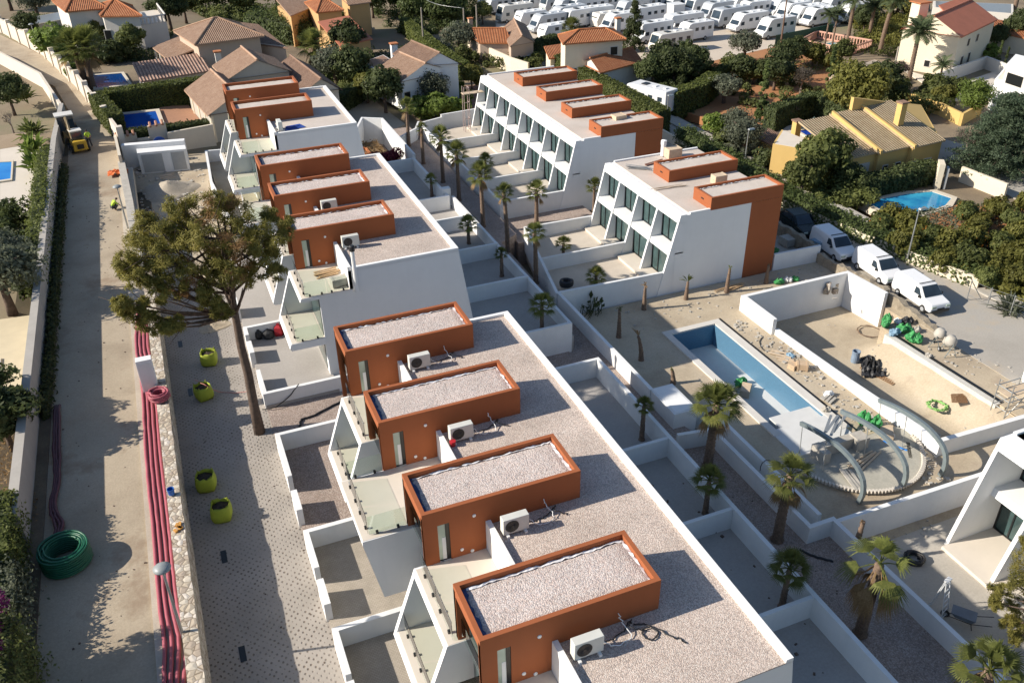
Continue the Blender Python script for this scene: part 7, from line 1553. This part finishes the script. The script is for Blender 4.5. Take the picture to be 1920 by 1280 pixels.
b = MB(); rnd = random.Random(14); o_ = at(515, 632, PATZ+.16)
for k, (dx, c_, l, mt_) in enumerate(((-.95, (.25, .6), 'black folded barrow leaning on the white patio wall', BLACKP), (-.35, (.42, .55), 'black round drum in the tool pile', BLACKP), (.35, (.4, .75), 'red petrol machine in the tool pile', plain('red_paint', (.42, .02, .03), .45, .15)), (.85, (.25, .7), 'pale upright sack in the tool pile', LTW), (1.35, (.35, .55), 'dark red jerrycan at the end of the tool pile', plain('dark_red_paint', (.24, .02, .03), .5, .15)))):
    b = MB().lathe((0, 0, 0), [(c_[0]*.8, 0), (c_[0], c_[1]*.3), (c_[0]*.85, c_[1]*.8), (c_[0]*.3, c_[1])], 9 if k != 2 else 5); b.box(-.08, -.08, c_[1]*.9, .08, .08, c_[1]*1.12); tag(b.build(('barrow', 'drum', 'petrol_machine', 'sack', 'jerrycan')[k], mt_, None, loc=o_+Vector((dx, .25-.1*(k % 2), 0))), l, ('barrow', 'drum', 'machine', 'sack', 'jerrycan')[k])

# ---------------------------------------------------------------- clutter of the pool site
GRN = plain('green_sack', (.04, .25, .07), .6, .3, 7); RUST = plain('rusty_mesh', (.24, .13, .06), .9, .2, 6); BLUEC = plain('blue_sack', (.20, .32, .42), .6, .15, 5)
def sack(loc, s, mtl, label, seed, name='rubble_sack', flat=.75, cat='sack', group=None):
    rnd = random.Random(seed); b = MB(); n, m_ = 18, 10
    for k in range(m_+1):
        f = k/m_; rr = math.sin(PI*(.12+.8*f))**.7
        for j in range(n): t = 2*PI*j/n; q = s*rr*(1+.2*math.sin(2*t+seed)+.12*math.sin(5*t+seed*2+3*f)+rnd.uniform(-.2, .2)); b.v.append((q*math.cos(t), q*math.sin(t)*.85, s*flat*1.6*f*(1+.25*math.sin(3*t+seed))+rnd.uniform(-.09, .09)*s*(f > 0)))
    for k in range(m_):
        for j in range(n): b.f.append((k*n+j, k*n+(j+1) % n, (k+1)*n+(j+1) % n, (k+1)*n+j))
    b.f.append(tuple(range(n-1, -1, -1))); b.f.append(tuple(m_*n+j for j in range(n))); return tag(b.build(name, mtl, None, loc=loc), label, cat, group)
sg = 'green rubble sacks on the site'
for i, (u, v, z, s, mt_, l) in enumerate(((1660, 612, SANDZ, .42, GRN, 'green rubble sack against the end of the tall wall'), (1676, 628, SANDZ, .40, BLUEC, 'pale bluish sack in the sack heap by the wall end'), (1693, 622, SANDZ, .5, GRN, 'big green rubble sack in the middle of the sack heap'), (1700, 606, SANDZ, .4, BLACKP, 'black sack behind the green sacks'), (1712, 640, SANDZ, .55, GRN, 'bright green rubble sack at the near end of the sack heap'), (1682, 606, SANDZ, .3, OFFW, 'white sack behind the green sacks'), (1668, 600, SANDZ, .3, CARD, 'brown cardboard piece on top of the sack heap'), (1718, 622, SANDZ, .32, CONC, 'grey rubble sack at the right of the sack heap'),
        (1460, 532, SANDZ, .35, GRN, 'small green sack by the short forecourt wall'), (1476, 528, SANDZ, .33, OFFW, 'white sack by the short forecourt wall'), (1490, 526, SANDZ, .3, GRN, 'second small green sack by the short forecourt wall'), (1617, 795, SANDZ, .40, GRN, 'tall green net bundle beside the low white wall'), (1640, 805, SANDZ, .42, GRN, 'green net heap next to the tall green bundle'), (1388, 722, .12, .45, GRN, 'green sack pile on the empty pool floor'), (1553, 742, SANDZ, .3, OFFW, 'white paint stained sacks on the ground by the low wall'), (1548, 770, SANDZ+.1, .25, CONC, 'grey rubble bag by the steel beams'), (1667, 822, SANDZ, .3, OFFW, 'white bag at the foot of the low wall'))):
    sack(at(u, v, z), s, mt_, l, i, flat=1.3 if 'tall' in l else .7, group=sg if mt_ is GRN else None)
crate('trestle_board', at(1397, 738, .12), (1.1, .6, .55), .8, LTW, 'board on a trestle standing on the pool floor', 'trestle'); crate('cardboard_box', at(1503, 692, SANDZ), (.75, .55, .5), -.6, CARD, 'brown cardboard box beside the long low wall'); crate('cardboard_box', at(1487, 690, SANDZ), (.6, .5, .35), .3, CARD, 'smaller open cardboard box beside the first'); planks(1470, 668, SANDZ, 5, 1.6, -.8, 'pale boards and tools lying beside the pool', LTW, .04, .2, .3)
sack(at(1482, 668, SANDZ), .3, BLUEC, 'blue grey cloth bundle on the boards by the pool', 55, 'cloth_bundle', .4, 'cloth')
def mixer(u, v, label, rz):
    r = thing('cement_mixer', label, 'cement mixer', at(u, v, SANDZ), rz); MB().lathe((0, 0, 1.05), [(.12, -.35), (.36, -.25), (.42, .0), (.34, .22), (.22, .40)], 16).build('drum', CONC, r, True); b = MB()
    for sx in (-1, 1): b.tube([(sx*.45, -.4, .0), (sx*.45, 0, 1.0), (sx*.45, .4, .0)], .03, 6)
    b.tube([(-.5, 0, 1.0), (.5, 0, 1.0)], .035, 6); b.build('frame', STEEL, r); MB().box(.4, -.2, .6, .7, .2, 1.05).build('motor_box', CONC, r); w_ = wheel(r, .45, .4, .18, .08); return r
mixer(1756, 650, 'grey cement mixer nearer the green sacks', .4); mixer(1776, 664, 'cement mixer with its drum tipped, nearer the right edge', 1.2)
sack(at(1740, 668, SANDZ), .25, CONC, 'overturned cement bucket beside the mixers', 5, 'bucket', .5, 'bucket')
p = at(1602, 678, .13); tag(MB().lathe((0, 0, 0), [(.27, 0), (.29, .3), (.27, .62), (.29, .9), (.24, .9), (.22, .5)], 16).build('barrel', plain('blue_grey_barrel', (.20, .26, .34), .5, .12), None, loc=p), 'open blue grey barrel on the sunken yard', 'barrel')
def sheet(name, px, z, mtl, label, cat, amp, N=18, seed=0):
    rnd = random.Random(seed); P_ = [at(u, v, z) for u, v in px]; b = MB()
    for j in range(N+1):
        for i in range(N+1): a, c = i/N, j/N; p = (P_[0]*(1-a)+P_[1]*a)*(1-c)+(P_[3]*(1-a)+P_[2]*a)*c; e = math.sin(PI*a)*math.sin(PI*c); b.v.append((p.x+rnd.uniform(-.05, .05)*(amp > .05), p.y+rnd.uniform(-.05, .05)*(amp > .05), p.z+.015+amp*rnd.random()*(.3+e)))
    for j in range(N):
        for i in range(N): b.f.append((j*(N+1)+i, j*(N+1)+i+1, (j+1)*(N+1)+i+1, (j+1)*(N+1)+i))
    return tag(b.build(name, mtl, None, fix=False), label, cat)
def grid(name, px, z, mtl, label, cat, n=14):
    P_ = [at(u, v, z) for u, v in px]; b = MB(); L = lambda a, c: (P_[0]*(1-a)+P_[1]*a)*(1-c)+(P_[3]*(1-a)+P_[2]*a)*c
    for k in range(n+1): f = k/n; b.tube([L(f, 0)+Vector((0, 0, .03)), L(f, 1)+Vector((0, 0, .03))], .022, 4); b.tube([L(0, f)+Vector((0, 0, .05)), L(1, f)+Vector((0, 0, .05))], .022, 4)
    return tag(b.build(name, mtl), label, cat)
grid('steel_mesh', [(1650, 676), (1712, 706), (1672, 722), (1612, 690)], .19, RUST, 'rusty steel mesh lying under the black tarpaulin', 'steel mesh'); grid('steel_mesh', [(1783, 740), (1810, 739), (1814, 756), (1785, 755)], 1.3, RUST, 'small rusty mesh panel lying near the scaffold', 'steel mesh', 10)
sheet('tarpaulin', [(1612, 672), (1642, 668), (1682, 706), (1616, 708)], .2, BLACKP, 'crumpled black tarpaulin on the sunken yard', 'tarpaulin', .55, 16, 3)
coil('hose_coil', at(1757, 762, .6), .55, .035, 5, .12, plain('green_hose', (.22, .42, .12), .5, .15), 'loose coil of green garden hose on the sunken yard', 'hose', .25); coil('hose_coil', at(1630, 622, .2), .85, .03, 2, .05, BARKP, 'brown hose loops by the end of the tall wall', 'hose', .1); coil('hose_coil', at(1713, 1050, 1.76), .45, .06, 6, .22, BLACKP, 'black hose coil on shaded ground by the slanted end house', 'hose', .04, 2); coil('tyre_stack', at(1062, 537, ALLZ), .42, .14, 3, .35, BLACKP, 'black tyre like hose roll against the garden wall corner', 'hose roll', .03)
wire('hose', [at(1430, 632, 1.78), at(1424, 640, 1.8), at(1430, 654, 1.78), at(1446, 662, 1.8), at(1470, 664, 1.8)], .03, BLACKP, 'dark hose curling over the sand by the long low wall', 'hose', 2, .02); wire('hose', [at(1500, 1030, 2.78), at(1520, 1040, 2.8), at(1540, 1046, 2.8), at(1562, 1052, 2.78)], .06, BLACKP, 'short black pipe lying across the alley gravel', 'pipe', 2, .02); wire('cable', [at(1425, 882, 2.9), at(1428, 870, 3.1), at(1438, 862, 3.0), at(1450, 866, 1.9)], .025, BLACKP, 'black cable looping over the second white wall', 'cable', 1, .01)
r = athing('trench_channel', 'long concrete drain channel with dark comb edge beside the sunken yard', 'drain channel', at(1765, 700, 1.6)); a_, c_ = at(1662, 630, 1.6), at(1870, 762, 1.6); d = (c_-a_).normalized(); n_ = Vector((-d.y, d.x, 0))
MB().hexa([(*xy(a_-n_*.22), 1), (*xy(c_-n_*.22), 1), (*xy(c_+n_*.22), 1), (*xy(a_+n_*.22), 1), (*xy(a_-n_*.22), 1.8), (*xy(c_-n_*.22), 1.8), (*xy(c_+n_*.22), 1.8), (*xy(a_+n_*.22), 1.8)]).build('channel', plain('pale_concrete', (.55, .53, .48), .9, .08), r); b = MB(); L = (c_-a_).length
for k in range(90): q = a_+d*L*k/90+n_*.33; b.obox(q, .05, .10, 1.6, 1.86, math.atan2(d.y, d.x)+.5)
b.build('comb_edge', DARK, r)
r = thing('scaffold', 'grey tube scaffold leaning against the white angular wall', 'scaffold', at(1890, 770, 1.75)); b = MB()
for x in (-.9, .9):
    for y in (-.5, .5): b.tube([(x, y, 0), (x, y, 2.3)], .035, 6)
for z in (.5, 1.2, 1.9):
    b.tube([(-.9, -.5, z), (.9, -.5, z)], .03, 6); b.tube([(-.9, .5, z), (.9, .5, z)], .03, 6); b.tube([(-.9, -.5, z), (-.9, .5, z)], .03, 6); b.tube([(.9, -.5, z), (.9, .5, z)], .03, 6)
b.tube([(-.9, -.5, 0), (.9, -.5, 1.9)], .03, 6); b.build('tube_frame', GALV, r); MB().box(-1.0, -.4, 1.5, 1.5, .4, 1.56).build('platform', LTW, r)
r = thing('scaffold', 'thin scaffold tower at the far corner of the back row', 'scaffold', at(876, 246, 2.8)); b = MB()
for x in (-.3, .3):
    for y in (-.3, .3): b.tube([(x, y, 0), (x, y, 5)], .035, 5)
for z in (.6, 1.5, 2.4, 3.3, 4.2, 4.9): b.tube([(-.3, -.3, z), (.3, -.3, z)], .03, 5); b.tube([(.3, -.3, z), (.3, .3, z)], .03, 5)
b.build('tube_frame', plain('pinkish_steel', (.45, .33, .30), .6, .1), r); MB().box(-.4, -.4, 4.2, 2.0, .4, 4.28).build('platform', LTW, r)
r = thing('step_ladder', 'aluminium step ladder standing by the long white site wall', 'ladder', at(1757, 1150, 1.78), .3); b = MB()
for sx in (-1, 1): b.tube([(sx*.28, -.35, 0), (sx*.18, 0, 2.2)], .03, 6); b.tube([(sx*.28, .45, 0), (sx*.18, .05, 2.2)], .025, 6)
for k in range(7): f = (k+.6)/7.5; b.tube([(-.28+.1*f, -.35*(1-f), 2.2*f), (.28-.1*f, -.35*(1-f), 2.2*f)], .025, 6)
b.build('rails', plain('aluminium', (.55, .56, .57), .4, .08), r); MB().box(-.2, -.08, 2.18, .2, .12, 2.24).build('top_cap', RVW, r)
r = thing('wheelbarrow', 'grey wheelbarrow with raised handles on the shaded ground', 'wheelbarrow', at(1805, 1168, 1.78), 2.2); MB().hexa([(-.3, -.22, .35), (.4, -.18, .35), (.4, .18, .35), (-.3, .22, .35), (-.45, -.34, .65), (.6, -.3, .65), (.6, .3, .65), (-.45, .34, .65)]).build('tray', plain('barrow_blue_grey', (.14, .17, .21), .6, .15), r); b = MB()
for sy in (-1, 1): b.tube([(.75, sy*.08, .2), (-.3, sy*.28, .38), (-1.1, sy*.32, .75)], .02, 6); b.tube([(-.3, sy*.25, .36), (-.4, sy*.25, 0)], .02, 6)
b.build('handles', BLACKP, r); wheel(r, .8, 0, .2, .09)
planks(1560, 795, 2.6, 4, 2.2, .6, 'grey boards laid across the unfinished terrace', GALV, .03, .16); planks(1620, 862, 1.97, 5, 2.6, .3, 'timber shuttering on the round terrace slab', LTW, .06, .1); planks(1597, 905, 1.97, 3, 2.0, 1.3, 'boards in shade at the near side of the round terrace', CONC, .05, .2); planks(1370, 540, 1.8, 7, 2.4, .15, 'broken boards and sticks by the bare palms', WOOD, .04, .07, .5); planks(1700, 850, 1.8, 5, 1.8, .9, 'dark boards leaning by the low white wall', BARK, .05, .2); planks(1552, 745, 1.8, 4, .9, .4, 'grey offcuts lying in the sun beside the low wall', CONC, .08, .16)
sack(at(1608, 828, 2.0), .26, plain('bright_blue', (.03, .18, .5), .5, .1), 'bright blue bag hanging off the terrace scaffold', 21, 'bag', .5, 'bag'); tag(MB().lathe((0, 0, 0), [(.26, 0), (.28, .42), (.24, .42), (.22, .1)], 14).build('bucket', CONC, None, loc=at(1752, 824, .15)), 'grey tub at the inner corner of the low white walls', 'tub')
p0_, p1_ = at(1655, 830, 1.8), at(1700, 848, 1.8); tag(MB().tube([p0_+Vector((0, 0, .1)), p1_+Vector((0, 0, .1))], .1, 8).build('plastic_pipe', plain('bright_blue', None) if False else MATS['bright_blue'], None), 'bright blue pipe lying along the low white wall', 'pipe')
crate('brick_pallet', at(1660, 818, 1.78), (1.1, .7, .5), .9, LTW, 'pale timber stack at the foot of the low white wall', 'timber stack'); planks(1560, 560, 2.0, 1, .5, 0, 'flat stone lying on the sand by the tall wall', CONC)
crate('block_pallet', at(1478, 458, 1.85), (1.3, 1.1, .7), .1, CONC, 'pallet of grey blocks on the forecourt', 'pallet'); crate('wrapped_pallet', at(1534, 466, 1.85), (1.2, 1.0, .8), .2, BLUEC, 'film wrapped pallet by the street wall', 'pallet'); sack(at(1450, 475, 1.85), .4, GRN, 'dark green sack heap on the shaded forecourt', 61); crate('tool_box', at(1505, 470, 1.85), (.9, .6, .3), .5, BARK, 'brown scrap pile on the shaded forecourt', 'scrap')
b = MB(); rnd = random.Random(33); PP = [at(1813, 560, 1.9), at(1850, 575, 1.9), at(1893, 590, 1.9), at(1935, 605, 1.9)]
for p in PP: b.tube([p, p+Vector((0, 0, 1.6))], .04, 6)
for z in (.3, .9, 1.5):
    for p, q in zip(PP, PP[1:]): b.tube([p+Vector((0, 0, z)), q+Vector((0, 0, z))], .012, 4)
b.tube([PP[0]+Vector((0, 0, 1.5)), PP[0]+Vector((.9, -.5, 0))], .035, 6); tag(b.build('wire_fence', GALV), 'wire fence with leaning posts at the end of the cream street wall', 'fence')
b = MB(); p = at(1570, 515, 2.9); rnd = random.Random(8)
for k in range(16): b.obox((p.x+rnd.uniform(-1.2, .6), p.y+rnd.uniform(-.8, .8)), .2, .14, 1.7, 1.7+rnd.uniform(.25, .9), rnd.random()*3)
tag(b.build('stone_pile', STONE), 'sunlit pile of rough stones behind the tall white wall', 'stone pile')
g = np.random.default_rng(19)
def rubble(name, areas, n, label, mtl, smax=.09, seed=0):      # areas: x0, y0, x1, y1, z
    rnd = random.Random(seed); b = MB(); w = [(a[2]-a[0])*(a[3]-a[1]) for a in areas]
    for _ in range(n):
        x0, y0, x1, y1, z = rnd.choices(areas, w)[0]; p = (rnd.uniform(x0, x1), rnd.uniform(y0, y1)); s = smax*rnd.uniform(.2, 1)**1.6
        if z is None: z = .12+1.45*sm(42.0, 44.7, p[0])*(1-sm(39.0, 41.0, p[1]))
        b.obox(p, s, s*rnd.uniform(.5, 1), z-.02, z+s*rnd.uniform(.4, 1.0), rnd.random()*3.1)
    o = b.build(name, mtl); o['kind'] = 'stuff'; o['label'] = label; return o
rubble('rubble', [(35, 31, 37, 42, SANDZ), (35, 26, 37.2, 31, SANDZ), (34.9, 42, 36.7, 45.6, SANDZ)], 260, 'scattered stones and building rubble beside the long low wall', CONC, .14, 1)
rubble('rubble', [(45.2, 29, 49, 40, SANDZ), (38, 47.2, 47, 50.5, SANDZ), (27.5, 22.4, 33, 24, 1.78), (28, 47, 37, 50.8, SANDZ)], 260, 'small stones scattered over the rest of the site', CONC, .10, 5)
rubble('stones', [(38, 29, 44, 46, None)], 90, 'small stones on the floor of the sunken yard', CONC, .07, 6)
rubble('gravel_debris', [(-3.3, 70, 2.5, 91, PARKZ)], 260, 'scattered stones in the construction yard', CONC, .16, 2); rubble('leaf_litter', [(15.8, 12, 21.5, 31.5, RPZ)], 90, 'dark leaf litter on the shaded garden floors', BARK, .08, 3)
rubble('dust_debris', [(-8.8, 14, -4.8, 80, ROADZ), (-2.8, 14, 2, 58, PARKZ), (22.5, 14, 25, 60, ALLZ)], 420, 'small debris on road, court and alley', BARK, .045, 4)
